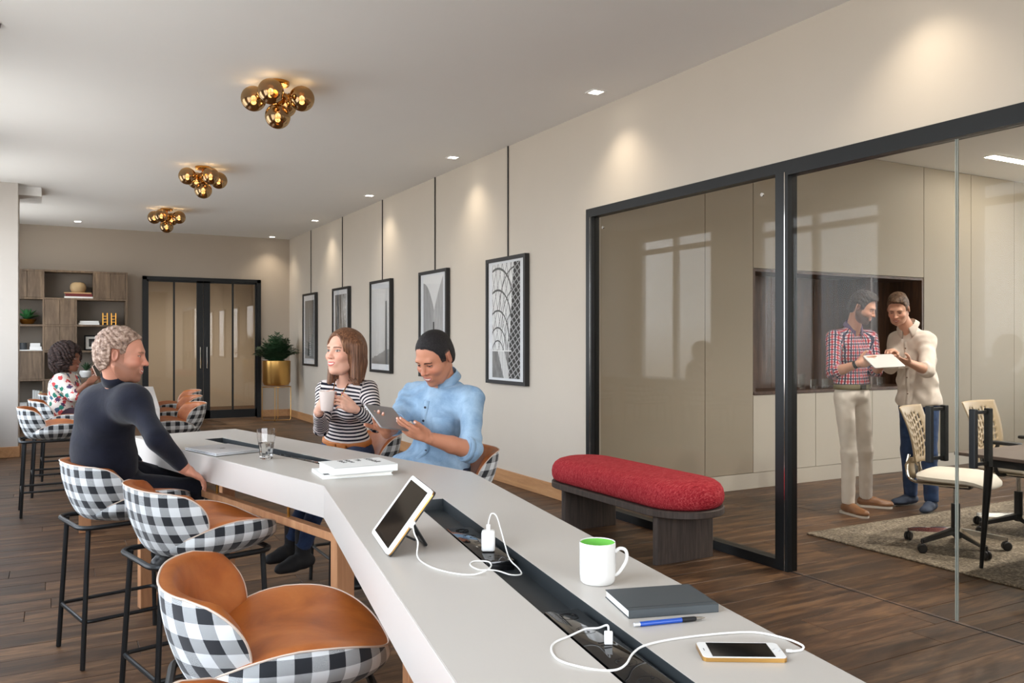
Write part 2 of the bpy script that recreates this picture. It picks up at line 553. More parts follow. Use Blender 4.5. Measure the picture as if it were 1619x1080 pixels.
# window wall on the left
def holed_wall(name, x0, x1, y0, y1, holes, mat, z0=SILL, z1=WTOP):
    m = MB(); y = y0
    for a, b in holes:
        m.box(x0, x1, y, a, 0, CZ)
        m.box(x0, x1, a, b, 0, z0); m.box(x0, x1, a, b, z1, CZ)
        y = b
    m.box(x0, x1, y, y1, 0, CZ)
    return struct(m.obj(name, mat, smooth=0))
holed_wall('wall_left', LX - T, LX, FY, BY, WINDOWS, white_wall)
holed_wall('wall_right_meeting', MX, MX + T, MY0, MY1, MWINDOWS, wall_mat)
def window(n, x, a, b, z0=SILL, z1=WTOP):
    m = MB(); f = 0.06
    m.box(x - 0.04, x + 0.04, a, a + f, z0, z1); m.box(x - 0.04, x + 0.04, b - f, b, z0, z1)
    m.box(x - 0.04, x + 0.04, a, b, z0, z0 + f); m.box(x - 0.04, x + 0.04, a, b, z1 - f, z1)
    w = struct(m.obj('window_%d' % n, white_plastic, smooth=0))
    c = (a + b) / 2
    MB().box(x - 0.035, x + 0.035, c - 0.05, c + 0.05, z0 + f, z1 - f).obj('mullion', white_plastic, w, 0)
    MB().box(x - 0.035, x + 0.035, a + f, b - f, z1 - 0.28, z1 - 0.20).obj('transom', white_plastic, w, 0)
    MB().box(x - 0.16, x + 0.16, a - 0.03, b + 0.03, z0 - 0.03, z0).obj('window_sill', white_plastic, w, 0)
    for y0, y1 in ((a + f, c - 0.05), (c + 0.05, b - f)):
        MB().box(x - 0.006, x + 0.006, y0, y1, z0 + f, z1 - 0.28).obj('pane', window_glass, w, 0)
        MB().box(x - 0.006, x + 0.006, y0, y1, z1 - 0.20, z1 - f).obj('pane', window_glass, w, 0)
for i, (a, b) in enumerate(WINDOWS): window(i + 1, LX - 0.06, a, b)
for i, (a, b) in enumerate(MWINDOWS): window(i + 7, MX + 0.06, a, b)
# wall behind the camera with one wide window
m = MB()
m.box(LX - T, -0.1, FY - T, FY, 0, CZ); m.box(2.9, WX, FY - T, FY, 0, CZ)
m.box(-0.1, 2.9, FY - T, FY, 0, SILL); m.box(-0.1, 2.9, FY - T, FY, WTOP, CZ)
struct(m.obj('wall_front', white_wall, smooth=0))
# picture wall (glass front cut out), joints between its panels
m = MB()
m.box(WX, WX + T, GY1, BY, 0, CZ)
m.box(WX, WX + T, FY, GY0, 0, CZ)
m.box(WX, WX + T, GY0, GY1, 2.50, CZ)
struct(m.obj('wall_right', wall_mat, smooth=0))
m = MB()
m.box(WX + T, MX, MY0 - T, MY0, 0, CZ)
struct(m.obj('wall_meeting_front', wall_mat, smooth=0))
# shelf wall with the double door opening
DX0, DX1, DZ = 1.395, 3.41, 2.54
m = MB()
m.box(LX - T, DX0, BY, BY + T, 0, CZ); m.box(DX1, WX + T, BY, BY + T, 0, CZ); m.box(DX0, DX1, BY, BY + T, DZ, CZ)
struct(m.obj('wall_back', backwall_mat, smooth=0))
m = MB()
m.box(0.9, 1.0, BY + T, BY + 3, 0, CZ); m.box(3.9, 4.0, BY + T, BY + 3, 0, CZ); m.box(0.9, 4.0, BY + 3, BY + 3.1, 0, CZ)
struct(m.obj('wall_corridor', wall_mat, smooth=0))
# column
m = MB(); m.box(LX, -0.345, 11.75, 12.35, 0, CZ)
struct(m.obj('wall_column', white_wall, smooth=0))
BH = 0.13
def baseboard(n, x0, x1, y0, y1):
    return struct(MB().rbox(x0, x1, y0, y1, 0.0, BH, 0.003, 1).obj('baseboard_' + n, base_wood))
baseboard('right', WX - 0.016, WX, GY1 + 0.02, BY)
baseboard('back', DX1 + 0.0, WX - 0.016, BY - 0.016, BY)
baseboard('back_left', 1.13, DX0, BY - 0.016, BY)
baseboard('column', LX, -0.329, 11.734, 11.75)
baseboard('column_side', -0.345, -0.329, 11.75, 12.35)
baseboard('left', LX, LX + 0.016, FY, 11.73)

# double door in the shelf wall
d = struct(MB().box(DX0, DX0 + 0.07, BY - 0.03, BY + 0.10, 0, DZ).box(DX1 - 0.07, DX1, BY - 0.03, BY + 0.10, 0, DZ)
           .box(DX0, DX1, BY - 0.03, BY + 0.10, DZ - 0.06, DZ).obj('door_1', black_metal, smooth=0))
cx = (DX0 + DX1) / 2
for s in (-1, 1):
    x0, x1 = (DX0 + 0.07, cx - 0.004) if s < 0 else (cx + 0.004, DX1 - 0.07)
    m = MB(); st = 0.11
    inner = (x1 - st, x1) if s < 0 else (x0, x0 + st)
    outer = (x0, x0 + 0.03) if s < 0 else (x1 - 0.03, x1)
    m.box(*inner, BY + 0.0, BY + 0.05, 0.01, DZ - 0.06); m.box(*outer, BY + 0.0, BY + 0.05, 0.01, DZ - 0.06)
    m.box(x0, x1, BY + 0.0, BY + 0.05, 0.01, 0.16); m.box(x0, x1, BY, BY + 0.05, DZ - 0.09, DZ - 0.06)
    gx0, gx1 = (x0 + 0.03, x1 - st) if s < 0 else (x0 + st, x1 - 0.03)
    gm = (gx0 + gx1) / 2 + (0.02 if s < 0 else 0.0)
    m.box(gm - 0.014, gm + 0.014, BY, BY + 0.05, 0.16, DZ - 0.09)
    leaf = m.obj('door_leaf', black_metal, d, 0)
    for a, b in ((gx0, gm - 0.014), (gm + 0.014, gx1)):
        MB().box(a, b, BY + 0.018, BY + 0.03, 0.16, DZ - 0.09).obj('glass_panel', bronze_glass, leaf, 0)
    hx = cx + s * 0.055
    MB().tube([(hx, BY, 1.30), (hx, BY - 0.05, 1.30), (hx, BY - 0.05, 0.92), (hx, BY, 0.92)], 0.011, 8).obj('door_handle', chrome, leaf)

# ------------------------------------------------------------- glass front of the meeting room
def bar(m, y0, y1, z0, z1, x0=WX - 0.03, x1=WX + 0.05):
    m.box(x0, x1, y0, y1, z0, z1)
m = MB()
bar(m, 5.72, GY1 + 0.0, 0, 2.50); bar(m, 3.62, 5.72, 2.43, 2.50); bar(m, 3.62, 3.72, 0, 2.43); bar(m, 3.72, 5.72, 0, 0.06)
bar(m, 1.47, 3.62, 2.41, 2.50); bar(m, 1.47, 1.55, 0, 2.41)
gf = struct(m.obj('trim_2', black_metal, smooth=0))
MB().box(WX - 0.034, WX - 0.028, 3.64, 3.646, 0, 2.43).box(WX - 0.034, WX - 0.028, 5.735, 5.741, 0, 2.43).obj('track_groove', chrome, gf, 0)
m = MB(); m.box(WX + 0.002, WX + 0.012, 3.72, 5.72, 0.06, 2.43)
g1 = m.obj('window_9', pane_glass, smooth=0); struct(g1)
MB().lathe([(0.012, 0), (0.012, 0.01)], 12, M=Matrix.Translation((WX - 0.002, 5.60, 2.33)) @ Matrix.Rotation(PI / 2, 4, 'Y')).obj('glass_bolt', chrome, g1)
MB().lathe([(0.012, 0), (0.012, 0.01)], 12, M=Matrix.Translation((WX - 0.002, 3.86, 2.33)) @ Matrix.Rotation(PI / 2, 4, 'Y')).obj('glass_bolt', chrome, g1)
for i, (a, b, hy, sy) in enumerate(((2.565, 3.612, 2.667, 1), (1.56, 2.555, 2.438, -1))):
    m = MB(); m.box(WX - 0.005, WX + 0.005, a, b, 0.012, 2.405)
    gd = struct(m.obj('door_%d' % (i + 2), pane_glass, smooth=0))
    ey = a if i == 0 else b
    MB().box(WX - 0.0055, WX + 0.0055, ey - 0.0012, ey + 0.0012, 0.012, 2.405).obj('glass_edge', plain('glass_edge', rgb(176, 182, 176), 0.2), gd, 0)
    h = MB()
    for x in (-0.075, 0.045):
        h.rbox(WX + x, WX + x + 0.03, hy - 0.015, hy + 0.015, 0.79, 1.075, 0.003, 1)
    for z in (0.80, 1.050):
        h.rbox(WX - 0.05, WX + 0.05, hy - 0.008, hy + 0.008, z, z + 0.016, 0.002, 1)
    h.obj('door_handle', black_metal, gd)
struct(MB().box(WX - 0.004, WX + 0.004, 1.55, 3.62, -0.004, 0.0016).obj('trim_3', gap_mat, smooth=0))

# ------------------------------------------------------------- meeting room cabinet wall
CY = MY1
mw = thing('storage_wall', 'floor-to-ceiling beige fitted storage wall with a dark wood niche behind the two standing men', 'cabinet', (0, 0, 0))
MB().box(WX + 0.06, MX, CY + 0.66, CY + 0.72, 0, CZ).box(WX + 0.06, MX, CY + 0.05, CY + 0.66, 0.02, 0.03).obj('carcass', cab_mat, mw, 0)
gp = 0.0025
seams = [WX + 0.06, 5.25, 5.85, 6.70, 7.55, 8.40, 9.25, 10.10, 10.95, MX]
for i in range(len(seams) - 1):
    a, b = seams[i] + gp, seams[i + 1] - gp
    if 5.8 < seams[i] < 8.3:
        MB().rbox(a, b, CY, CY + 0.02, 0.152, 0.885, 0.002, 1).obj('cabinet_door', cab_low_mat, mw)
    else:
        MB().rbox(a, b, CY, CY + 0.02, 0.152, CZ - 0.003, 0.002, 1).obj('panel', cab_mat, mw)
MB().rbox(5.85 + gp, 8.40 - gp, CY, CY + 0.02, 2.10, CZ - 0.003, 0.002, 1).obj('panel', cab_mat, mw)
MB().rbox(WX + 0.06, MX, CY + 0.004, CY + 0.02, 0.0, 0.148, 0.002, 1).obj('plinth', cab_low_mat, mw)
m = MB()
m.box(5.853, 8.397, CY + 0.005, CY + 0.42, 2.07, 2.095); m.box(5.853, 8.397, CY - 0.005, CY + 0.42, 0.89, 0.92)
m.box(5.853, 5.88, CY + 0.004, CY + 0.42, 0.92, 2.07); m.box(8.37, 8.397, CY + 0.004, CY + 0.42, 0.92, 2.07)
nf = m.obj('niche_frame', niche_wood, mw, 0)
for i in range(8):
    x0 = 5.88 + i * 0.31125
    MB().rbox(x0 + 0.001, x0 + 0.310, CY + 0.40, CY + 0.42, 0.92, 2.07, 0.002, 1).obj('panel', niche_wood, nf)
m = MB(); m.box(7.55, 7.575, CY + 0.02, CY + 0.40, 0.92, 2.07); m.obj('niche_divider', niche_wood, mw, 0)
# lamps in the meeting ceiling
for i, (x0, x1, y) in enumerate(((8.5, 9.9, 5.17), (5.6, 7.0, 2.6), (8.0, 9.4, 2.6))):
    lamp = thing('linear_ceiling_light', ['white linear light set in the meeting room ceiling near the cabinet wall',
                 'white linear light in the meeting room ceiling above the table', 'white linear light in the meeting room ceiling near its windows'][i], 'ceiling light', (0, 0, 0))
    MB().box(x0 - 0.01, x1 + 0.01, y - 0.06, y + 0.06, CZ - 0.006, CZ).obj('frame', white_plastic, lamp, 0)
    MB().box(x0, x1, y - 0.05, y + 0.05, CZ - 0.009, CZ - 0.004).obj('diffuser', linear_mat, lamp, 0)
# meeting rug
m = MB(); m.rbox(4.80, 9.6, 0.3, 4.27, 0.0, 0.014, 0.005, 1)
tag(m.obj('rug', rug_mat), 'speckled grey-beige rug under the meeting table and office chairs', 'rug')

# downlights; the meeting room ones are added to light the men
DL = ['small square recessed downlight in the ceiling above the glass doors', 'square recessed downlight nearest in view, above the left end of the glass front',
      'square recessed downlight above the nearest hanging picture', 'square recessed downlight above the middle hanging picture',
      'square recessed downlight near the fourth picture from the front', 'square recessed downlight in the far right corner of the ceiling', 'square recessed downlight in the ceiling above the shelf unit',
      'recessed downlight in the meeting room ceiling above the standing men', 'recessed downlight in the meeting room ceiling left of the standing men', 'recessed downlight in the meeting room ceiling right of the standing men']
for i, (x, y) in enumerate(DOWNLIGHTS + MEET):
    d = thing('downlight', DL[i], 'downlight', (x, y, CZ), 0, 'recessed ceiling downlights')
    m = MB()
    for a in ((-0.06, 0.06, -0.06, -0.045), (-0.06, 0.06, 0.045, 0.06), (-0.06, -0.045, -0.045, 0.045), (0.045, 0.06, -0.045, 0.045)):
        m.box(a[0], a[1], a[2], a[3], -0.008, 0.0)
    m.obj('trim_ring', white_plastic, d, 0)
    MB().box(-0.045, 0.045, -0.045, 0.045, -0.003, -0.001).obj('lens', down_mat, d, 0)
# ---------------------------------------------------------------- bar stools
def uvmesh(name, V, F, UV, mat, parent, smooth=60):
    """V vertices, F faces, UV per vertex (metres)"""
    me = bpy.data.meshes.new(name)
    me.from_pydata([tuple(v) for v in V], [], F)
    me.materials.append(mat)
    if UV is not None:
        l = me.uv_layers.new(name='uv')
        vi = np.zeros(len(me.loops), dtype=np.int32); me.loops.foreach_get('vertex_index', vi)
        l.data.foreach_set('uv', np.array(UV, dtype=np.float32)[vi].ravel())
    me.shade_smooth()
    if smooth: me.set_sharp_from_angle(angle=math.radians(smooth))
    o = bpy.data.objects.new(name, me); COL.objects.link(o)
    if parent is not None: o.parent = parent
    return o

def se(c, n=2.6):
    return math.copysign(abs(c) ** (2.0 / n), c)

def make_stool(label, group):
    st = thing('bar_stool', label, 'bar stool', (0, 0, 0), 0, group)
    # back shell, wraps round the rear; s in [-1,1] along, v in [0,1] up
    NS, NV = 48, 22
    def phimax(v):
        if v > 0.42:
            q = (v - 0.42) / 0.58
            return 48 + 35 * math.sqrt(max(0.0, 1 - q ** 2.4))
        q = (0.42 - v) / 0.42
        return 83 - 17 * q ** 1.6
    def shell(s, v):
        ph = math.radians(180 + s * phimax(v))
        w = math.sin(v * PI * 0.5) ** 0.7 if v > 0 else 0
        rx, ry = 0.165 + 0.070 * w, 0.150 + 0.112 * w + 0.006 * v
        x = rx * se(math.cos(ph)) + 0.0; y = ry * se(math.sin(ph))
        lean = -0.006 * v * max(0.0, -math.cos(ph))
        z = 0.615 + 0.247 * v + 0.004 * math.cos(2 * ph)
        return Vector((x + lean, y, z))
    grid = [[shell(-1 + 2 * i / NS, j / NV) for i in range(NS + 1)] for j in range(NV + 1)]
    def nrm(i, j):
        a = grid[j][min(i + 1, NS)] - grid[j][max(i - 1, 0)]
        b = grid[min(j + 1, NV)][i] - grid[max(j - 1, 0)][i]
        n = a.cross(b)
        n = n.normalized() if n.length > 1e-9 else Vector((0, 0, 1))
        c = Vector((grid[j][i].x, grid[j][i].y, 0))
        return n if n.dot(c) > 0 else -n
    V, UV = [], []
    arc0 = [0.0] * (NV + 1)
    for j in range(NV + 1):
        row = grid[j]; acc = [0.0]
        for i in range(NS): acc.append(acc[-1] + (row[i + 1] - row[i]).length)
        mid = acc[NS // 2]
        for i in range(NS + 1):
            V.append(row[i]); UV.append((acc[i] - mid + 0.3 + 0.0187, row[i].z * 1.05 + 0.01))
    F = [(j * (NS + 1) + i, j * (NS + 1) + i + 1, (j + 1) * (NS + 1) + i + 1, (j + 1) * (NS + 1) + i) for j in range(NV) for i in range(NS)]
    uvmesh('backrest_shell', V, F, UV, gingham, st)
    V = []
    for j in range(NV + 1):
        for i in range(NS + 1):
            s = abs(-1 + 2 * i / NS); v = j / NV
            e = max(s ** 7, v ** 9)
            th = 0.046 * math.sqrt(max(0.0, 1 - e)) + 0.001
            n = nrm(i, j)
            p = grid[j][i] - n * th
            wv_ = 1 - e; lift = 0.015 * (1 - (1 - min(1.0, wv_ * 4)) ** 2)
            p.z += lift * v ** 8
            if s > 0.6:
                ti = grid[j][NS] - grid[j][NS - 1] if i > NS // 2 else grid[j][0] - grid[j][1]
                p += ti.normalized() * lift * 0.8 * s ** 8
            V.append(p)
    F = [f[::-1] for f in F]
    uvmesh('backrest_cushion', V, F, None, leather, st)
    edge = [grid[0][0]] + [grid[j][0] for j in range(1, NV)] + [grid[NV][i] for i in range(NS + 1)] + [grid[j][NS] for j in range(NV - 1, -1, -1)]
    MB().tube(edge, 0.0026, 6).obj('piping', piping_mat, st)
    # seat: rim curve
    N = 64
    def rim(a):
        x = 0.055 + (0.225 if math.cos(a) > 0 else 0.22) * se(math.cos(a), 2.7); y = 0.255 * se(math.sin(a), 2.5)
        z = 0.682 + 0.058 * abs(math.sin(a)) ** 1.8 - 0.006 * max(0, math.cos(a)) ** 2 - 0.04 * max(0, -math.cos(a))
        return Vector((x, y, z))
    R = [rim(2 * PI * i / N) for i in range(N)]
    V, UV = [], []; K = 14
    per = [0.0]
    for i in range(N): per.append(per[-1] + (R[(i + 1) % N] - R[i]).length)
    for k in range(K + 1):
        q = k / K
        sc = (1 - q ** 3.0 * 0.36) + 0.035 * math.sin(q * PI)
        for i in range(N + 1):
            p = R[i % N]
            z = p.z * (1 - q) + 0.606 * q
            x = 0.02 + (p.x - 0.02) * sc; y = p.y * sc
            V.append(Vector((x, y, z)))
            UV.append((per[i] + 0.02, z * 1.1 + 0.028))
    F = [(k * (N + 1) + i, (k + 1) * (N + 1) + i, (k + 1) * (N + 1) + i + 1, k * (N + 1) + i + 1) for k in range(K) for i in range(N)]
    uvmesh('seat_shell', V, F, UV, gingham, st)
    V = []; K = 12
    for k in range(K + 1):
        q = k / K
        for i in range(N):
            p = R[i]
            x = 0.035 + (p.x - 0.035) * (1 - q); y = p.y * (1 - q)
            zc = 0.722 - 0.025 * max(0, (x - 0.1) / 0.15)
            puff = 0.014 * math.sqrt(1 - (1 - q) ** 6) if q > 0 else 0
            z = p.z * (1 - q) ** 2.0 + (zc - 0.012) * (1 - (1 - q) ** 2.0) + puff
            V.append(Vector((x, y, z)))
    F = [(k * N + i, k * N + (i + 1) % N, (k + 1) * N + (i + 1) % N, (k + 1) * N + i) for k in range(K) for i in range(N)]
    uvmesh('seat_cushion', V, F, None, leather, st, 0)
    MB().tube(R, 0.0026, 6, closed=True).obj('piping', piping_mat, st)
    # frame
    ring = rrect(0.225, 0.19, 0.06, 5)
    MB().tube([(x + 0.005, y, 0.60) for x, y in ring], 0.0105, 8, closed=True).obj('seat_frame', stool_metal, st)
    for x, y in ((-1, -1), (-1, 1), (1, 1), (1, -1)):
        top = Vector((0.005 + x * 0.135, y * 0.135, 0.598)); mid = top + Vector((x * 0.02, y * 0.02, -0.05))
        top0 = Vector((0.005 + x * 0.19, y * 0.165, 0.598))
        MB().tube([top0, Vector((x * 0.215, y * 0.19, 0.002))], 0.0108, 8).obj('leg', stool_metal, st)
    fr = rrect(0.207, 0.184, 0.03, 4)
    MB().tube([(x, y, 0.20) for x, y in fr], 0.0085, 8, closed=True).obj('footrest', stool_metal, st)
    return st

FD = Vector((0.2286, -0.9735)).normalized(); FN = Vector((-FD.y, FD.x))      # far table section: along, across
ND = Vector((-0.1757, -0.9844)).normalized(); NN = Vector((-ND.y, ND.x))
aF = math.atan2(FN.y, FN.x); aN = math.atan2(NN.y, NN.x)
G1 = 'gingham bar stools along the window side of the angled table'
s1 = make_stool('gingham bar stool the man in the navy sweater sits on', G1)
s1.location = (0.285, 4.225, 0); s1.rotation_euler.z = aF
dup(s1, (0.488, 3.40, 0), aF, 'empty gingham bar stool right in front of the man in the navy sweater')
dup(s1, (0.455, 2.03, 0), aN, 'empty gingham bar stool with its tan leather seat in full view at the near section')
dup(s1, (0.315, 1.17, 0), aN, 'bar stool cut off by the bottom edge, only the tan leather rim showing')
G2 = 'gingham bar stools on the picture side of the angled table'
dup(s1, (1.555, 4.68, 0), aF + PI - 0.22, 'gingham bar stool under the woman in the striped top', G2)
dup(s1, (1.735, 3.82, 0), aF + PI - 0.22, 'gingham bar stool under the man in the denim shirt', G2)
G3 = 'gingham bar stools at the far table'
dup(s1, (0.0, 7.85, 0), 0.05, 'empty gingham bar stool nearest the pale column at the far table', G3)
dup(s1, (0.06, 8.80, 0), 0.05, 'gingham bar stool under the curly-haired woman', G3)
dup(s1, (0.13, 9.75, 0), 0.05, 'gingham bar stool behind the curly-haired woman, beside the shelf unit', G3)
dup(s1, (0.95, 7.72, 0), PI + 0.03, 'nearest of the three empty gingham bar stools right of the far table', G3)
dup(s1, (1.07, 8.75, 0), PI + 0.03, 'middle of the three empty gingham bar stools right of the far table', G3)
dup(s1, (1.21, 9.75, 0), PI + 0.03, 'farthest of the three empty gingham bar stools right of the far table', G3)

# ---------------------------------------------------------------- angled table
TZ, AP = 0.90, 0.112
FL = Vector((0.365, 4.825)); BL = Vector((0.829, 2.849)); W = 0.575
BR = Vector((1.4129, 2.8767))
LN = 3.25
def fp(s, w): return FL + FD * s + FN * w
def np_(s, w): return BL + ND * s + NN * w
sF = (BL - FL).length
NL, NR = np_(LN, 0), np_(LN, 0.5700)
FR = fp(0, W)
tb = thing('conference_bar_table', 'long angled pale counter-height table with a recessed black cable channel and oak legs', 'table', (0, 0, 0))
# top with two openings
CF = (0.385, 1.78, 0.243, 0.338)             # s0 s1 w0 w1 on the far section
CN = (0.36, 2.35, 0.232, 0.334)
m = MB()
def quad2(pts):
    b = len(m.v)
    for p in pts: m.v.append((p[0], p[1], TZ))
    m.face([b + i for i in range(len(pts))][::-1])
s0, s1_, w0, w1 = CF
c1, c2, c3, c4 = fp(s0, w0), fp(s1_, w0), fp(s1_, w1), fp(s0, w1)
n0, n1_, u0, u1 = CN
d1, d2, d3, d4 = np_(n0, u0), np_(n1_, u0), np_(n1_, u1), np_(n0, u1)
quad2([FL, c1, c4, FR]); quad2([FL, BL, c2, c1]); quad2([FR, c4, c3, BR]); quad2([BL, BR, c3, c2])
quad2([BL, d1, d4, BR]); quad2([BL, NL, d2, d1]); quad2([BR, d4, d3, NR]); quad2([NL, NR, d3, d2])
for q in ((c1, c2, c3, c4), (d1, d2, d3, d4)):
    for i in range(4):
        a, b = q[i], q[(i + 1) % 4]; k = len(m.v)
        m.v += [(a[0], a[1], TZ), (b[0], b[1], TZ), (b[0], b[1], TZ - 0.0015), (a[0], a[1], TZ - 0.0015)]
        m.face((k, k + 1, k + 2, k + 3))
m.obj('table_top', table_mat, tb, 0)
# apron with a bright chamfered arris
outline = [FL, BL, NL, NR, BR, FR]
m = MB()
def inset(poly, d):
    out = []; n = len(poly)
    for i in range(n):
        p0, p1, p2 = poly[i - 1], poly[i], poly[(i + 1) % n]
        e1 = (p1 - p0).normalized(); e2 = (p2 - p1).normalized()
        n1 = Vector((-e1.y, e1.x)); n2 = Vector((-e2.y, e2.x))
        k = (n1 + n2).normalized(); out.append(p1 + k * d / max(0.3, k.dot(n1)))
    return out
ch = 0.0022
o_in = inset(outline, ch)
lay = [([p for p in inset(outline, 0.02)], TZ - AP + 0.001), ([p for p in inset(outline, 0.02)], TZ - AP), (outline, TZ - AP), (outline, TZ - ch), (inset(outline, -0.0), TZ - ch), (outline, TZ)]
for poly, z in ((inset(outline, 0.03), TZ - AP + 0.0), (outline, TZ - AP), (outline, TZ - ch), (o_in, TZ + 0.0004)):
    for p in poly: m.v.append((p.x, p.y, z))
n = len(outline)
for k in range(3):
    for i in range(n):
        j = (i + 1) % n
        m.face((k * n + i, k * n + j, (k + 1) * n + j, (k + 1) * n + i))
b = len(m.v)
m.obj('apron', table_edge, tb, 0)
m = MB(); 
for p in inset(outline, 0.02): m.v.append((p.x, p.y, TZ - 0.05))
m.face(list(range(n))[::-1]); m.obj('underside', table_edge, tb, 0)
def channel(q, zf):
    m = MB()
    for i in range(4):
        a, b = q[i], q[(i + 1) % 4]; k = len(m.v)
        m.v += [(a[0], a[1], TZ - 0.001), (b[0], b[1], TZ - 0.001), (b[0], b[1], zf), (a[0], a[1], zf)]
        m.face((k, k + 1, k + 2, k + 3))
    k = len(m.v)
    for a in q: m.v.append((a[0], a[1], zf))
    m.face((k, k + 3, k + 2, k + 1))
    return m.obj('cable_channel', channel_mat, tb, 0, fix=False)
ZC = TZ - 0.036
channel([c1, c2, c3, c4], ZC); channel([d1, d2, d3, d4], ZC)
def frame(pf, s, w_a=0.03, w_b=0.545):
    a, b = pf(s, w_a), pf(s, w_b)
    d = (b - a).normalized(); ang = math.atan2(d.y, d.x)
    L = (b - a).length
    M = Matrix.Translation((a.x, a.y, 0)) @ Matrix.Rotation(ang, 4, 'Z')
    MB().rbox(0, 0.075, -0.022, 0.022, 0.0, TZ - 0.05, 0.003, 1, M).obj('leg', copper_wood, tb)
    MB().rbox(L - 0.075, L, -0.022, 0.022, 0.0, TZ - 0.05, 0.003, 1, M).obj('leg', copper_wood, tb)
    MB().rbox(0.0755, L - 0.0755, -0.022, 0.022, 0.0, 0.06, 0.003, 1, M).obj('foot_rail', copper_wood, tb)
frame(fp, 0.05); frame(fp, sF - 0.09, 0.09, 0.48); frame(np_, 1.25, 0.09, 0.48); frame(np_, 2.9, 0.09, 0.48)
def rail(pf, s0, s1, w, z=0.685):
    a, b = pf(s0, w), pf(s1, w); d = (b - a); ang = math.atan2(d.y, d.x)
    M = Matrix.Translation((a.x, a.y, 0)) @ Matrix.Rotation(ang, 4, 'Z')
    MB().rbox(0, d.length, -0.02, 0.02, z - 0.016, z + 0.016, 0.003, 1, M).obj('stretcher', copper_wood, tb)
    for q in (0.42, 0.8):
        p = a + d * q
        MB().tube([(p.x, p.y, z + 0.01), (p.x, p.y, TZ - 0.05)], 0.006, 8).obj('spacer', brass, tb)
rail(fp, 0.08, sF - 0.115, 0.115); rail(fp, 0.08, sF - 0.115, 0.46)
rail(np_, 0.0, 1.22, 0.115); rail(np_, 0.0, 1.22, 0.46)

# far table
fx = thing('far_bar_table', 'pale counter-height table far behind, by the shelf unit and the curly-haired woman', 'table', (0.435, 6.79, 0), -0.085)
m = MB(); m.rbox(-0.285, 0.285, 0, 3.3, 0.80, 0.90, 0.003, 1); m.obj('table_top', table_edge, fx)
for y in (0.06, 1.65, 3.2):
    for x in (-0.22, 0.22):
        MB().rbox(x - 0.04, x + 0.04, y - 0.02, y + 0.02, 0, 0.80, 0.003, 1).obj('leg', copper_wood, fx)

# ---------------------------------------------------------------- bench
bn = thing('upholstered_bench', 'red woven oval bench on a dark wood base in front of the glass', 'bench', (3.545, 4.70, 0))
def stadium(r, h, n=20):
    out = []
    for i in range(n + 1): a = PI * i / n; out.append((r * math.cos(a), h + r * math.sin(a)))
    for i in range(n + 1): a = PI + PI * i / n; out.append((r * math.cos(a), -h + r * math.sin(a)))
    return out
hh = 0.52
m = MB()
lay = [(0.272, 0.310), (0.279, 0.315), (0.279, 0.350), (0.272, 0.356)]
polys = [stadium(r, hh) for r, z in lay]
for (r, z), p in zip(lay, polys):
    for x, y in p: m.v.append((x, y, z))
n = len(polys[0])
for k in range(3):
    for i in range(n): m.face((k * n + i, k * n + (i + 1) % n, (k + 1) * n + (i + 1) % n, (k + 1) * n + i))
m.face(list(range(n))[::-1]); m.face([3 * n + i for i in range(n)])
m.obj('base_plate', bench_wood, bn)
m = MB(); prof = []
for i in range(13):
    a = i / 12
    ang = -0.9 + a * (PI / 2 + 0.9)
    prof.append((0.272 - 0.085 + 0.085 * math.cos(ang), 0.435 + 0.085 * math.sin(ang) if ang > 0 else 0.425 + 0.085 * math.sin(ang)))
prof = [(0.245, 0.357), (0.266, 0.372), (0.277, 0.40), (0.279, 0.43), (0.273, 0.462), (0.255, 0.492), (0.225, 0.513), (0.18, 0.526), (0.12, 0.532), (0.05, 0.535)]
for r, z in prof:
    for x, y in stadium(r, hh): m.v.append((x, y, z))
for k in range(len(prof) - 1):
    for i in range(n): m.face((k * n + i, k * n + (i + 1) % n, (k + 1) * n + (i + 1) % n, (k + 1) * n + i))
m.face([(len(prof) - 1) * n + i for i in range(n)]); m.face(list(range(n))[::-1])
m.obj('cushion', red_weave, bn, 60)
for y in (-0.555, 0.515):
    M = Matrix.Translation((0, y, 0))
    m = MB(); m.prism(rrect(0.24, 0.022, 0.020, 5), 0.0, 0.31, M); m.obj('leg', bench_wood, bn)

# ---------------------------------------------------------------- planter with fern
pl = thing('planter', 'round gold planter on a thin gold wire stand in the far corner', 'planter', (3.50, 14.95, 0))
m = MB(); m.lathe([(0.17, 0.62), (0.215, 0.635), (0.24, 0.69), (0.243, 1.06), (0.237, 1.06), (0.232, 0.98), (0.0, 0.98)], 36); m.obj('pot', gold_metal, pl)
m = MB(); m.lathe([(0.0, 0.985), (0.231, 0.985)], 24); m.obj('soil', soil_mat, pl)
m = MB(); 
for z in (0.60,): m.tube([(0.245 * math.cos(2 * PI * i / 32), 0.245 * math.sin(2 * PI * i / 32), z) for i in range(32)], 0.007, 6, closed=True)
m.obj('ring', gold_metal, pl)
for i in range(4):
    a = PI / 4 + i * PI / 2 + 0.45
    c, s = math.cos(a), math.sin(a)
    MB().tube([(0.245 * c, 0.245 * s, 0.60), (0.245 * c, 0.245 * s, 0.035), (0.225 * c, 0.225 * s, 0.01), (0.0, 0.0, 0.008)], 0.007, 6).obj('leg', gold_metal, pl)
fern = thing('fern', 'bushy dark green fern growing in the gold planter', 'plant', (3.50, 14.95, 0.985))
r = random.Random(5)
m = MB()
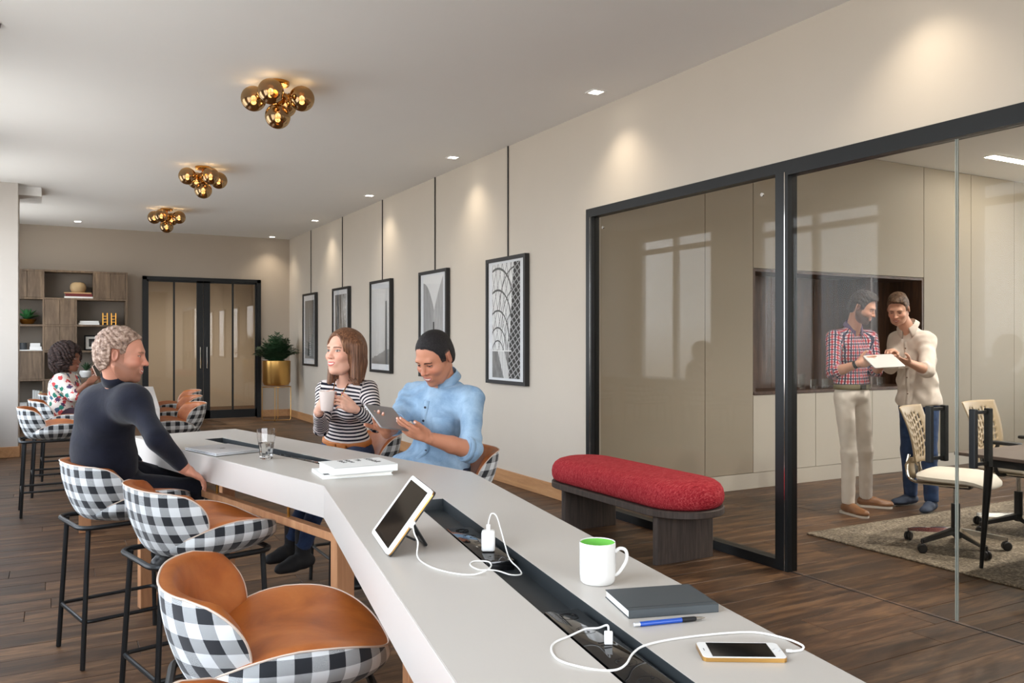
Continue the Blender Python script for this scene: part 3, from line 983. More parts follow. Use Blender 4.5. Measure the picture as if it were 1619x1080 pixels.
for i in range(120):
    az = r.random() * 2 * PI; out_ = 0.08 + 0.34 * r.random() ** 0.7; hgt = 0.60 * (1 - 0.45 * (out_ / 0.42) ** 2) * (0.65 + 0.35 * r.random())
    pts = []
    for k in range(9):
        q = k / 8
        rad = 0.03 + out_ * q ** 1.3
        pts.append(Vector((math.cos(az) * rad, math.sin(az) * rad, hgt * (q - 0.28 * q ** 3 * (out_ / 0.3)) * 1.1)))
    for k in range(2, 9):
        d = (pts[k] - pts[k - 1]).normalized(); sd = d.cross(Vector((0, 0, 1))).normalized()
        L = 0.075 * math.sin(PI * (0.15 + 0.8 * k / 9)) + 0.015
        for sgn in (-1, 1):
            for h in (0.0, 0.5):
                p = pts[k - 1].lerp(pts[k], h); w = d * 0.014
                tip = p + sd * sgn * L + d * 0.03 + Vector((0, 0, r.uniform(-0.02, 0.02)))
                b = len(m.v); m.v += [tuple(p - w), tuple(p + w), tuple(tip + w * 0.35), tuple(tip - w * 0.35)]
                m.face((b, b + 1, b + 2, b + 3))
fo = m.obj('fronds', leaf_dark, fern, 0); fo['kind'] = 'stuff'

# ---------------------------------------------------------------- shelf unit
sh = thing('shelf_unit', 'tall brown wooden shelf unit with open and closed compartments on the far wall', 'shelf', (0, 0, 0))
SY0, SY1 = 15.42, BY - 0.02
zs = [0.0, 0.10, 0.50, 0.78, 1.235, 1.66, 2.095, 2.545]
zs = [0.08, 0.34, 0.78, 1.235, 1.66, 2.095, 2.545]
xs = [-0.98, -0.56, -0.10, 0.365, 0.63, 1.12]
TH = 0.03
for i, z in enumerate(zs):
    MB().rbox(xs[0], xs[-1], SY0 + 0.001, SY1, z - TH / 2, z + TH / 2, 0.002, 1).obj('shelf_board', shelf_wood, sh)
for x in (xs[0], xs[-1]):
    MB().rbox(x - TH / 2, x + TH / 2, SY0, SY1, 0, zs[-1] + TH / 2, 0.002, 1).obj('side_panel', shelf_wood, sh)
MB().box(xs[0], xs[-1], SY1 - 0.012, SY1, 0.05, zs[-1]).obj('back_panel', shelf_back, sh, 0)
def upright(x, k): MB().rbox(x - TH / 2, x + TH / 2, SY0 + 0.002, SY1 - 0.012, zs[k] + TH / 2, zs[k + 1] - TH / 2, 0.002, 1).obj('upright', shelf_wood, sh)
def cdoor(x0, x1, k, n=1):
    w = (x1 - x0 - TH) / n
    for i in range(n):
        a = x0 + TH / 2 + i * w
        MB().rbox(a + 0.002, a + w - 0.002, SY0, SY0 + 0.02, zs[k] + TH / 2 + 0.002, zs[k + 1] - TH / 2 - 0.002, 0.002, 1).obj('cupboard_door', shelf_wood, sh)
for k in range(6): upright(-0.10, k)
for k in (0, 2): upright(0.63, k)
for k in (5,): upright(0.63, k)
for k in (3, 4): upright(0.365, k)
upright(-0.56, 0)
cdoor(-0.10, 0.63, 0, 3); cdoor(0.63, 1.12, 0, 2); cdoor(-0.98, -0.56, 0); cdoor(-0.56, -0.10, 0)
cdoor(-0.10, 0.63, 1, 3); upright(0.63, 1); cdoor(0.63, 1.12, 1, 2)
cdoor(-0.98, -0.10, 2, 2); cdoor(0.63, 1.12, 2, 2)
cdoor(-0.10, 0.365, 3, 2); cdoor(-0.10, 0.365, 4, 2)
cdoor(-0.98, -0.10, 5, 4); cdoor(0.63, 1.12, 5, 2)

def book(name, label, cat, cx, cyy, z, lx, ly, h, rot, cover, group=None, pages=paper_mat, spine_side=-1):
    b = thing(name, label, cat, (cx, cyy, z), rot, group)
    c = 0.003
    m = MB(); m.rbox(-lx / 2, lx / 2, -ly / 2, ly / 2, 0, c, 0.001, 1); m.rbox(-lx / 2, lx / 2, -ly / 2, ly / 2, h - c, h, 0.001, 1)
    m.rbox(-lx / 2, lx / 2, spine_side * ly / 2 - (c if spine_side > 0 else 0), spine_side * ly / 2 + (c if spine_side < 0 else 0), 0, h, 0.001, 1)
    m.obj('cover', cover, b)
    MB().box(-lx / 2 + 0.004, lx / 2 - 0.004, -ly / 2 + 0.004, ly / 2 - 0.004, c, h - c).obj('pages', pages, b, 0)
    return b
red_cover = plain('maroon_cover', rgb(104, 34, 34), 0.6); tan_cover = plain('tan_cover', rgb(196, 156, 112), 0.6)
sy = SY0 + 0.16
z5 = zs[5] + TH / 2; z4 = zs[4] + TH / 2; z3 = zs[3] + TH / 2; z2 = zs[2] + TH / 2; z1 = zs[1] + TH / 2
GB = 'books stacked on the top shelf'
book('book', 'white book at the bottom of the stack under the woven vase', 'book', 0.405, sy, z5, 0.42, 0.26, 0.030, 0, cover_white, GB)
book('book', 'maroon book in the middle of the stack under the woven vase', 'book', 0.405, sy, z5 + 0.031, 0.40, 0.25, 0.045, 0.02, red_cover, GB)
book('book', 'thin tan book on top of the stack, directly under the woven vase', 'book', 0.395, sy, z5 + 0.077, 0.40, 0.24, 0.020, -0.02, tan_cover, GB)
va = thing('woven_vase', 'round beige woven vase standing on the stacked books', 'vase', (0.40, sy, z5 + 0.098))
wv = plain('woven_straw', rgb(172, 148, 112), 0.9, vary=0.2, bump=0.6, bscale=120)
MB().lathe([(0.085, 0.0), (0.10, 0.012), (0.118, 0.055), (0.122, 0.09), (0.112, 0.135), (0.085, 0.165), (0.05, 0.172), (0.045, 0.16), (0.0, 0.15)], 32).obj('body', wv, va)
bk = book('book', 'white book lying on the shelf beside the brass bookends, lower one', 'book', 0.555, sy, z4, 0.31, 0.22, 0.035, 0, cover_white, 'white books on the second shelf')
bk = book('book', 'slightly smaller white book lying on top beside the brass bookends', 'book', 0.56, sy, z4 + 0.036, 0.28, 0.20, 0.030, 0.03, cover_white, 'white books on the second shelf')
for i, x in enumerate((0.80, 0.93)):
    be = thing('ladder_ornament', ['left brass ladder-shaped ornament on the second shelf', 'right brass ladder-shaped ornament on the second shelf'][i], 'ornament', (x, sy, z4), 0, 'brass ladder ornaments')
    for s in (-0.033, 0.033):
        MB().rbox(s - 0.009, s + 0.009, -0.03, 0.03, 0, 0.205, 0.002, 1).obj('rail', brass, be)
    for q in (0.05, 0.10, 0.15): MB().rbox(-0.024, 0.024, -0.025, 0.025, q - 0.006, q + 0.006, 0.002, 1).obj('rung', brass, be)
def leafplant(name, label, cat, loc, n, L, w, mat, up=0.8, pot=None):
    p = thing(name, label, cat, loc)
    r = random.Random(int(loc[0] * 1000) + n)
    for i in range(n):
        az = 2 * PI * i / n * 2.4 + r.random() * 0.4; tl = 0.25 + 0.75 * (i / n) * up
        m = MB(); b = 0
        LL = L * (0.8 + 0.3 * r.random())
        for k in range(6):
            q = k / 5; ww = w * math.sin(PI * (0.18 + 0.80 * q)) * 0.5 + 0.0008
            rr = LL * q * math.sin(tl) ; zz = LL * q * math.cos(tl) - 0.12 * LL * q * q * math.sin(tl)
            c = Vector((math.cos(az) * rr, math.sin(az) * rr, zz)); sd = Vector((-math.sin(az), math.cos(az), 0))
            nn = Vector((-math.cos(az) * math.cos(tl), -math.sin(az) * math.cos(tl), math.sin(tl)))
            m.v += [tuple(c - sd * ww + nn * ww * 0.4), tuple(c - nn * 0.003), tuple(c + sd * ww + nn * ww * 0.4)]
        for k in range(5):
            m.face((3 * k, 3 * k + 1, 3 * k + 4, 3 * k + 3)); m.face((3 * k + 1, 3 * k + 2, 3 * k + 5, 3 * k + 4))
        m.obj('leaf', mat, p, 60)
    return p
g = thing('gold_bowl', 'faceted gold bowl planter on the left of the second shelf', 'bowl', (-0.33, sy, z4))
MB().lathe([(0.06, 0), (0.085, 0.01), (0.135, 0.085), (0.128, 0.085), (0.12, 0.075), (0, 0.07)], 12).obj('body', brass, g, 20)
MB().lathe([(0.0, 0.074), (0.119, 0.076)], 12).obj('soil', soil_mat, g)
leafplant('agave_plant', 'spiky green agave growing in the gold bowl', 'plant', (-0.33, sy, z4 + 0.076), 30, 0.21, 0.05, leaf_green, 1.35)
g = thing('white_pot', 'white pot with a grey-green rim on the shelf behind the curly-haired woman', 'pot', (0.52, sy, z2))
MB().lathe([(0.05, 0), (0.075, 0.01), (0.105, 0.07), (0.108, 0.10), (0.10, 0.10), (0.095, 0.125), (0.085, 0.125), (0.0, 0.115)], 28).obj('body', white_ceramic, g)
leafplant('succulent_plant', 'small upright green succulent in the white pot', 'plant', (0.52, sy, z2 + 0.116), 26, 0.15, 0.04, leaf_dark, 0.9)
g = thing('tray', 'flat white tray on the third shelf', 'tray', (-0.30, sy, z3))
MB().rbox(-0.19, 0.19, -0.13, 0.13, 0, 0.018, 0.004, 1).obj('plate', white_plastic, g)
g = thing('cup', 'dark grey cup standing on the white tray', 'cup', (-0.385, sy, z3 + 0.0185))
MB().lathe([(0.048, 0), (0.052, 0.005), (0.052, 0.11), (0.048, 0.11), (0.047, 0.012), (0.0, 0.01)], 24).obj('body', plain('dark_cup', rgb(58, 62, 66), 0.6), g)
g = thing('box', 'white box with a stepped lid on the white tray', 'box', (-0.21, sy, z3 + 0.0185))
MB().rbox(-0.085, 0.085, -0.08, 0.08, 0, 0.05, 0.003, 1).obj('body', white_plastic, g); MB().rbox(-0.078, 0.065, -0.07, 0.07, 0.0505, 0.105, 0.003, 1).obj('lid', white_plastic, g)
g = thing('picture_frame', 'small black picture frame with white mat on the third shelf', 'picture frame', (0.605, sy + 0.05, z3), (math.radians(-6), 0, 0))
MB().box(-0.105, 0.105, -0.005, 0.010, 0.0, 0.245).obj('backing', black_matte, g, 0)
m = MB(); 
for a in ((-0.115, -0.092, 0, 0.255), (0.092, 0.115, 0, 0.255), (-0.092, 0.092, 0, 0.023), (-0.092, 0.092, 0.232, 0.255)): m.box(a[0], a[1], -0.018, 0.010, a[2], a[3])
m.obj('frame', black_matte, g, 0)
MB().box(-0.092, 0.092, -0.009, -0.006, 0.023, 0.232).obj('mat', paper_mat, g, 0)
MB().box(-0.045, 0.045, -0.012, -0.0095, 0.062, 0.195).obj('photo', black_gloss, g, 0)
MB().lathe([(0.0, 0.0), (0.018, 0.0), (0.018, 0.001), (0.0, 0.001)], 16, M=Matrix.Translation((0.008, -0.0125, 0.13)) @ Matrix.Rotation(PI / 2, 4, 'X') @ Matrix.Diagonal((1, 1.5, 1, 1))).obj('portrait', plain('grey_print', rgb(120, 120, 120), 0.7), g)
for i in range(5):
    x = -0.24 + i * 0.034; h = (0.26, 0.255, 0.25, 0.235, 0.25)[i]
    b = thing('book', ['first', 'second', 'third', 'fourth', 'fifth'][i] + ' of the five books standing on the low shelf, counted from the left', 'book', (x, sy, z1), 0, 'white books standing on the low shelf')
    c = cover_white if i != 3 else plain('cream_cover', rgb(226, 210, 150), 0.6)
    m = MB(); m.rbox(-0.015, -0.012, -0.10, 0.10, 0, h, 0.0008, 1); m.rbox(0.012, 0.015, -0.10, 0.10, 0, h, 0.0008, 1); m.rbox(-0.015, 0.015, -0.103, -0.10, 0, h, 0.0008, 1)
    m.obj('cover', c, b); MB().box(-0.0115, 0.0115, -0.099, 0.096, 0.004, h - 0.004).obj('pages', paper_mat, b, 0)
b = book('book', 'white book lying flat at the left end of the low shelf', 'book', -0.41, sy, z1, 0.16, 0.22, 0.06, 0, cover_white)

# ---------------------------------------------------------------- hanging pictures
def art(name, kind):
    t = NT(name)
    co = t.n('ShaderNodeTexCoord'); sp = t.n('ShaderNodeSeparateXYZ'); t.l(co.outputs['UV'], sp.inputs[0])
    u, v = sp.outputs[0], sp.outputs[1]
    def M(op, a, b=0.0, c=0.0): return t.math(op, a, b, c)
    def step(a, b): return M('GREATER_THAN', a, b)
    def inr(x, a, b): return M('MULTIPLY', M('GREATER_THAN', x, a), M('LESS_THAN', x, b))
    g = lambda x: (x, x, x * 0.98, 1)
    mp = t.n('ShaderNodeMapping'); t.l(co.outputs['UV'], mp.inputs[0])
    if kind == 0:      # slim tower against a dark sky
        mp.inputs[3].default_value = (3, 8, 1); n = t.noise(mp.outputs[0], 2.0, 3.0)
        sky = t.mix(v, g(0.30), g(0.10)); sky = t.mix(M('MULTIPLY', n, 0.3), sky, g(0.3))
        w = M('MULTIPLY_ADD', M('POWER', M('MAXIMUM', M('SUBTRACT', 0.82, v), 0.0), 1.4), 0.26, 0.006)
        tower = M('LESS_THAN', M('ABSOLUTE', M('SUBTRACT', u, 0.5)), w)
        lit = t.mix(step(u, 0.49), g(0.06), g(0.55))
        st = M('FRACT', M('MULTIPLY', v, 26)); lit = t.mix(M('MULTIPLY', step(st, 0.7), 0.5), lit, g(0.03))
        c = t.mix(M('MULTIPLY', tower, M('LESS_THAN', v, 0.84)), sky, lit)
        c = t.mix(M('LESS_THAN', v, 0.05), c, g(0.25))
    elif kind == 1:    # tall misty trunks
        mp.inputs[3].default_value = (9, 1.2, 1); n = t.noise(mp.outputs[0], 1.6, 6.0, 0.7, 0.6)
        c = t.ramp(n, [(0.35, g(0.02)), (0.5, g(0.12)), (0.62, g(0.62))])
    elif kind == 2:    # foggy lattice tower
        mp.inputs[3].default_value = (5, 3, 1); n = t.noise(mp.outputs[0], 1.5, 5.0, 0.6)
        sky = t.mix(v, t.mix(n, g(0.32), g(0.62)), g(0.68))
        w = M('MULTIPLY_ADD', M('SUBTRACT', 0.9, v), 0.03, 0.035)
        x = M('SUBTRACT', u, 0.80)
        tw = M('MULTIPLY', M('LESS_THAN', M('ABSOLUTE', x), w), M('LESS_THAN', v, 0.83))
        lat = M('GREATER_THAN', M('SINE', M('MULTIPLY', M('ADD', v, M('ABSOLUTE', x)), 190)), -0.5)
        c = t.mix(M('MULTIPLY', tw, M('MULTIPLY_ADD', lat, 0.5, 0.5)), sky, g(0.05))
        hill = M('LESS_THAN', v, M('MULTIPLY_ADD', u, 0.12, M('MULTIPLY_ADD', n, 0.16, 0.0)))
        c = t.mix(M('MULTIPLY', hill, 0.85), c, g(0.13))
    elif kind == 3:    # curved concrete walls and a bright gap
        mp.inputs[3].default_value = (6, 2, 1); n = t.noise(mp.outputs[0], 2.0, 5.0, 0.6)
        c1 = M('LESS_THAN', v, M('MULTIPLY_ADD', M('POWER', u, 2.0), -0.95, 0.93))
        c2 = M('LESS_THAN', v, M('MULTIPLY_ADD', M('POWER', M('MAXIMUM', M('SUBTRACT', u, 0.40), 0.0), 0.6), 0.85, 0.36))
        base = t.mix(v, g(0.55), g(0.80))
        c = t.mix(c1, base, t.mix(n, g(0.20), g(0.48)))
        c = t.mix(M('MULTIPLY', c2, step(u, 0.52)), c, t.mix(n, g(0.26), g(0.60)))
        c = t.mix(M('MULTIPLY', inr(u, 0.50, 0.56), inr(v, 0.28, 0.52)), c, g(0.02))
        c = t.mix(M('LESS_THAN', v, M('MULTIPLY_ADD', u, 0.5, -0.12)), c, g(0.7))
    else:              # lattice of glazed arches
        fall = M('SUBTRACT', 1.02, v)
        x = M('SUBTRACT', u, 0.26)
        lines = None
        for i, (cy_, R) in enumerate(((0.60, 0.36), (0.46, 0.31), (0.34, 0.25), (0.25, 0.19), (0.185, 0.14), (0.14, 0.10))):
            dx = M('MULTIPLY', M('SUBTRACT', u, 0.20), 0.62); dy = M('SUBTRACT', v, cy_)
            d = M('SQRT', M('ADD', M('MULTIPLY', dx, dx), M('MULTIPLY', dy, dy)))
            l = M('MULTIPLY', M('LESS_THAN', M('ABSOLUTE', M('SUBTRACT', d, R)), 0.010 - i * 0.001), M('GREATER_THAN', dy, -0.02))
            dx2 = M('MULTIPLY', M('SUBTRACT', u, 0.86), 0.62)
            d2 = M('SQRT', M('ADD', M('MULTIPLY', dx2, dx2), M('MULTIPLY', dy, dy)))
            l2 = M('MULTIPLY', M('LESS_THAN', M('ABSOLUTE', M('SUBTRACT', d2, R)), 0.007 - i * 0.0006), M('GREATER_THAN', dy, -0.02))
            l = M('MAXIMUM', l, l2); lines = l if lines is None else M('MAXIMUM', lines, l)
        for k, sl in ((7, 2.2), (6, -2.6)):
            q = M('FRACT', M('ADD', M('MULTIPLY', u, k), M('MULTIPLY', v, sl * 2)))
            lines = M('MAXIMUM', lines, M('LESS_THAN', q, 0.08))
        mp.inputs[3].default_value = (4, 4, 1); n = t.noise(mp.outputs[0], 2.0, 4.0)
        c = t.mix(n, g(0.55), g(0.95)); c = t.mix(M('MULTIPLY', lines, 0.9), c, g(0.02))
        dark = step(M('ADD', u, M('MULTIPLY', v, -0.22)), 0.56)
        a1 = M('LESS_THAN', M('FRACT', M('ADD', M('MULTIPLY', u, 7), M('MULTIPLY', v, 14))), 0.2)
        a2 = M('LESS_THAN', M('FRACT', M('ADD', M('MULTIPLY', u, -5), M('MULTIPLY', v, 17))), 0.2)
        dc = t.mix(M('MAXIMUM', a1, a2), g(0.018), g(0.42))
        c = t.mix(dark, c, dc)
        low = M('LESS_THAN', v, 0.235)
        lc = t.mix(inr(M('ADD', u, M('MULTIPLY', v, 0.9)), 0.42, 0.66), t.mix(n, g(0.03), g(0.4)), t.mix(step(M('FRACT', M('MULTIPLY', u, 18)), 0.75), g(0.75), g(0.25)))
        c = t.mix(M('MULTIPLY', low, M('LESS_THAN', u, 0.60)), c, lc)
        c = t.mix(M('MULTIPLY', inr(v, 0.232, 0.242), M('LESS_THAN', u, 0.7)), c, g(0.8))
    t.set(col=c, rough=0.6)
    return t.m
frame_black = plain('frame_black', rgb(30, 30, 30), 0.5, vary=0)
mat_white = plain('picture_mat', rgb(226, 228, 230), 0.8, vary=0)
PL = [('nearest and largest-looking framed print of arched steel lattice, hung on the picture wall', 7.19, 4, (0.285, 0.565)),
      ('framed black and white print of curved concrete walls behind the man in denim', 8.97, 3, (0.285, 0.565)),
      ('framed black and white print of a foggy lattice tower, middle of the five', 10.74, 2, (0.355, 0.51)),
      ('framed dark print of tall misty shapes, hung above the woman in the striped top', 12.51, 1, (0.285, 0.52)),
      ('farthest framed print of a slim tower, beside the corner planter', 14.28, 0, (0.285, 0.50))]
for i, (lb, yc, kind, (hw, hh_)) in enumerate(PL):
    p = thing('framed_picture', lb, 'picture', (WX, yc, 1.605), 0, 'framed prints hung along the picture wall')
    w, h, f = 0.405, 0.625, 0.036
    m = MB()
    for a in ((-w, -w + f, -h, h), (w - f, w, -h, h), (-w + f, w - f, -h, -h + f), (-w + f, w - f, h - f, h)):
        m.box(-0.052, -0.004, a[0], a[1], a[2], a[3])
    m.obj('frame', frame_black, p, 0)
    MB().box(-0.034, -0.02, -w + f, w - f, -h + f, h - f).obj('mat', mat_white, p, 0)
    iw, ih = hw, hh_
    V = [(-0.0352, iw, -ih), (-0.0352, -iw, -ih), (-0.0352, -iw, ih), (-0.0352, iw, ih)]
    uvmesh('print', V, [(0, 1, 2, 3)], [(0, 0), (1, 0), (1, 1), (0, 1)], art('art_%d' % kind, kind), p, 0)
    MB().box(-0.043, -0.041, -w + f, w - f, -h + f, h - f).obj('glazing', picture_glass, p, 0)
    MB().box(-0.012, -0.003, 0.0, 0.014, h, CZ - 1.605).obj('hanging_rod', frame_black, p, 0)

# ---------------------------------------------------------------- globe ceiling lamps
LB = ['nearest brass ceiling lamp with five amber glass globes', 'middle brass ceiling lamp with five amber glass globes', 'farthest brass ceiling lamp with five amber glass globes']
def sphere(r, c, n=24, m_=14):
    return [(max(1e-7, r * math.sin(PI * i / m_)), c - r * math.cos(PI * i / m_)) for i in range(m_ + 1)]
for i, (yy, rot) in enumerate(((6.24, -0.505), (9.68, -0.505 + PI / 4), (12.99, -0.505))):
    lp = thing('globe_ceiling_lamp', LB[i], 'ceiling lamp', (1.47, yy, CZ), rot, 'amber globe ceiling lamps')
    MB().lathe([(0.0, -0.028), (0.078, -0.028), (0.085, -0.02), (0.085, 0.0)], 32).obj('canopy', brass, lp)
    MB().lathe([(0.0, -0.13), (0.02, -0.125), (0.028, -0.10), (0.02, -0.075), (0.012, -0.028)], 20).obj('hub', brass, lp)
    P = [(0.178 * math.cos(k * PI / 2), 0.178 * math.sin(k * PI / 2), -0.125) for k in range(4)] + [(0, 0, -0.255)]
    for q, c in enumerate(P):
        M = Matrix.Translation(c)
        d = Vector((c[0], c[1], -0.02)).normalized() if q < 4 else Vector((0, 0, -1))
        g = MB().lathe(sphere(0.092, 0), 28, M=M).obj('globe', amber_glass, lp)
        MB().lathe(sphere(0.022, 0), 14, M=M).obj('bulb', bulb_mat, g)
        MB().tube([Vector((0, 0, -0.06 if q < 4 else -0.12)), Vector(c) - d * 0.088, Vector(c) - d * 0.03], 0.007, 8).obj('arm', brass, g)
        MB().tube([Vector(c) - d * 0.098, Vector(c) - d * 0.080], 0.03, 14).obj('collar', brass, g)
        pl_ = bpy.data.lights.new('bulb_light', 'POINT'); pl_.energy = 0.55; pl_.color = (1, 0.92, 0.80); pl_.shadow_soft_size = 0.02
        lo = bpy.data.objects.new('bulb_light', pl_); lo.parent = lp
        lo.location = (c[0], c[1], c[2] + 0.03); COL.objects.link(lo)
MB_ = MB().lathe([(0.0, -0.045), (0.05, -0.042), (0.06, -0.02), (0.062, 0.0)], 24)
g = MB_.obj('smoke_detector', plain('detector_grey', rgb(120, 112, 106), 0.5)); g.location = (-0.325, 5.92, CZ)
tag(g, 'small grey ceiling detector cut off by the left edge of the picture', 'detector')

# ---------------------------------------------------------------- office chairs and meeting table
beige_mesh = plain('beige_shell', rgb(168, 150, 122), 0.5, vary=0.02)
seat_white = plain('ivory_upholstery', rgb(222, 216, 204), 0.7, vary=0.02)
oc_black = plain('chair_black', rgb(28, 28, 30), 0.45, 0.1, vary=0)
def make_office(label, arms=True):
    c = thing('office_chair', label, 'office chair', (0, 0, 0), 0, 'office chairs at the meeting table')   # faces +x
    MB().tube([(0, 0, 0.085), (0, 0, 0.30)], 0.028, 16).obj('gas_lift_cover', oc_black, c)
    MB().tube([(0, 0, 0.30), (0, 0, 0.42)], 0.016, 12).obj('gas_lift', chrome, c)
    for k in range(5):
        a = 2 * PI * k / 5 + 0.5; d = Vector((math.cos(a), math.sin(a), 0)); s = Vector((-d.y, d.x, 0))
        m = MB(); b = 0
        for q in range(5):
            u = q / 4; p = d * (0.02 + 0.29 * u); z = 0.125 - 0.045 * u; w = 0.026 - 0.010 * u; h = 0.022 - 0.008 * u
            m.v += [tuple(p - s * w + Vector((0, 0, z - h))), tuple(p + s * w + Vector((0, 0, z - h))), tuple(p + s * w * 0.7 + Vector((0, 0, z + h * 0.6))), tuple(p - s * w * 0.7 + Vector((0, 0, z + h * 0.6)))]
        for q in range(4):
            for e in range(4): m.face((4 * q + e, 4 * q + (e + 1) % 4, 4 * q + 4 + (e + 1) % 4, 4 * q + 4 + e))
        m.face((3, 2, 1, 0)); m.face((16, 17, 18, 19))
        leg = m.obj('base_arm', oc_black if k % 2 else chrome, c, 30)
        cp = d * 0.31
        Mx = Matrix.Translation((cp.x, cp.y, 0.030)) @ Matrix.Rotation(a + 0.8 * k, 4, 'Z') @ Matrix.Rotation(PI / 2, 4, 'X')
        m = MB(); m.lathe([(0.0, -0.022), (0.024, -0.022), (0.030, -0.016), (0.030, -0.004), (0.012, -0.004), (0.012, 0.004), (0.030, 0.004), (0.030, 0.016), (0.024, 0.022), (0.0, 0.022)], 18, M=Mx)
        m.tube([(cp.x, cp.y, 0.03), (cp.x, cp.y, 0.085)], 0.008, 8)
        m.obj('caster', oc_black, leg)
    # mechanism and seat
    MB().rbox(-0.10, 0.10, -0.05, 0.05, 0.405, 0.440, 0.01, 2).obj('mechanism', oc_black, c)
    m = MB(); NX, NY = 12, 12
    for top in (0, 1):
        for i in range(NX + 1):
            for j in range(NY + 1):
                u = -1 + 2 * i / NX; v = -1 + 2 * j / NY
                x = 0.245 * u * math.sqrt(1 - 0.28 * v * v) + 0.02; yy = 0.245 * v * math.sqrt(1 - 0.28 * u * u)
                e = max(abs(u), abs(v)) ** 6
                z = 0.490 + 0.032 * (1 - e) - 0.035 * max(0, u - 0.3) ** 2 * 2 if top else 0.448 + 0.022 * e - 0.03 * max(0, u - 0.3) ** 2 * 2
                m.v.append((x, yy, z))
    n1 = (NX + 1) * (NY + 1)
    for i in range(NX):
        for j in range(NY):
            a = i * (NY + 1) + j; m.face((n1 + a, n1 + a + NY + 1, n1 + a + NY + 2, n1 + a + 1)); m.face((a, a + 1, a + NY + 2, a + NY + 1))
    ring_ = [(i, 0) for i in range(NX)] + [(NX, j) for j in range(NY)] + [(i, NY) for i in range(NX, 0, -1)] + [(0, j) for j in range(NY, 0, -1)]
    for k in range(len(ring_)):
        a = ring_[k][0] * (NY + 1) + ring_[k][1]; q = ring_[(k + 1) % len(ring_)]; b = q[0] * (NY + 1) + q[1]
        m.face((a, b, n1 + b, n1 + a))
    m.obj('seat', seat_white, c, 50)
    for s in (-1, 1):
        MB().tube(smoothpath([(0.10, s * 0.10, 0.435), (-0.10, s * 0.13, 0.435), (-0.23, s * 0.15, 0.45), (-0.265, s * 0.15, 0.52), (-0.255, s * 0.13, 0.62)], 5), 0.010, 8).obj('back_support', chrome, c)
    # spine and perforated back shell
    m = MB(); m.prism([(-0.262, -0.04), (-0.245, -0.04), (-0.245, 0.04), (-0.262, 0.04)], 0.48, 0.60); m.obj('spine', oc_black, c, 0)
    m = MB(); rows_, cols_ = 24, 22
    def bk(u, v):   # u across -1..1, v up 0..1
        w = 0.195 + 0.045 * v if v > 0.12 else 0.15 + 0.045 * (v / 0.12) ** 0.5 + 0.045 * v
        x = -0.235 - 0.09 * v + 0.045 * u * u - 0.03 * (1 - v) ** 3 * 0 + 0.02 * math.sin(v * PI)
        return Vector((x, u * w, 0.555 + 0.385 * v))
    idx = {}
    for i in range(rows_ + 1):
        for j in range(cols_ + 1):
            idx[(i, j)] = len(m.v); m.v.append(tuple(bk(-1 + 2 * j / cols_, i / rows_)))
    for i in range(rows_):
        for j in range(cols_):
            u = -1 + 2 * (j + 0.5) / cols_; v = (i + 0.5) / rows_
            diag = (i + abs(j - cols_ // 2)) % 3
            hole = 0.08 < v < 0.86 and abs(u) < 0.72 and j % 2 == 0 and diag != 0 and abs(u) < 0.95 - 0.3 * v
            if not hole: m.face((idx[(i, j)], idx[(i, j + 1)], idx[(i + 1, j + 1)], idx[(i + 1, j)]))
    o = m.obj('backrest', beige_mesh, c, 60)
    md = o.modifiers.new('thickness', 'SOLIDIFY'); md.thickness = 0.008
    # lower beige wings that join back and seat frame
    for s in (-1, 1):
        m = MB(); pp = [((-0.25, s * 0.16, 0.60), (-0.235, s * 0.05, 0.60)), ((-0.275, s * 0.165, 0.55), (-0.25, s * 0.06, 0.55)), ((-0.27, s * 0.155, 0.50), (-0.245, s * 0.07, 0.51)), ((-0.235, s * 0.15, 0.45), (-0.23, s * 0.08, 0.46))]
        for a, b in pp: m.v += [a, b]
        for k in range(3): m.face((2 * k, 2 * k + 1, 2 * k + 3, 2 * k + 2))
        o = m.obj('back_wing', beige_mesh, c, 60); md = o.modifiers.new('thickness', 'SOLIDIFY'); md.thickness = 0.010
    for s in ((-1, 1) if arms else ()):
        m = MB(); m.tube(smoothpath([(-0.02, s * 0.16, 0.43), (-0.03, s * 0.25, 0.45), (-0.05, s * 0.262, 0.56), (-0.02, s * 0.262, 0.655)], 5), 0.013, 8)
        m.rbox(-0.11, 0.13, s * 0.262 - 0.035, s * 0.262 + 0.035, 0.655, 0.680, 0.010, 2)
        m.obj('armrest', oc_black, c)
    return c
oc = make_office('beige office chair with ivory seat in full view through the glass doors', False)
oc.location = (5.31, 3.46, 0.015); oc.rotation_euler.z = math.radians(-70)
oc = make_office('second beige office chair, just right of the fully visible one behind the glass doors')
oc.location = (6.14, 3.52, 0.015); oc.rotation_euler.z = math.radians(-84)
dup(oc, (6.95, 3.50, 0.015), math.radians(-92), 'third beige office chair, cut off by the right edge of the picture')
mt = thing('meeting_table', 'dark brown meeting table with tapered black legs behind the glass doors', 'table', (0, 0, 0))
walnut_top = plain('meeting_top', rgb(96, 82, 74), 0.45)
MB().rbox(4.74, 8.0, 1.6, 3.10, 0.72, 0.74, 0.003, 1).obj('table_top', walnut_top, mt)
MB().rbox(4.86, 7.9, 1.7, 3.0, 0.66, 0.719, 0.003, 1).obj('frame', black_metal, mt)
for x, y in ((4.98, 3.08), (4.98, 1.72), (7.75, 3.0), (7.75, 1.72)):
    sx = -1 if x < 6 else 1; syy = 1 if y > 2.4 else -1
    m = MB(); m.tube([(x, y, 0.015), (x + 0.02 * -sx * 0, y - 0.05 * syy, 0.66)], 0.02, 10, rs=[0.011, 0.026]); m.obj('leg', black_metal, mt)
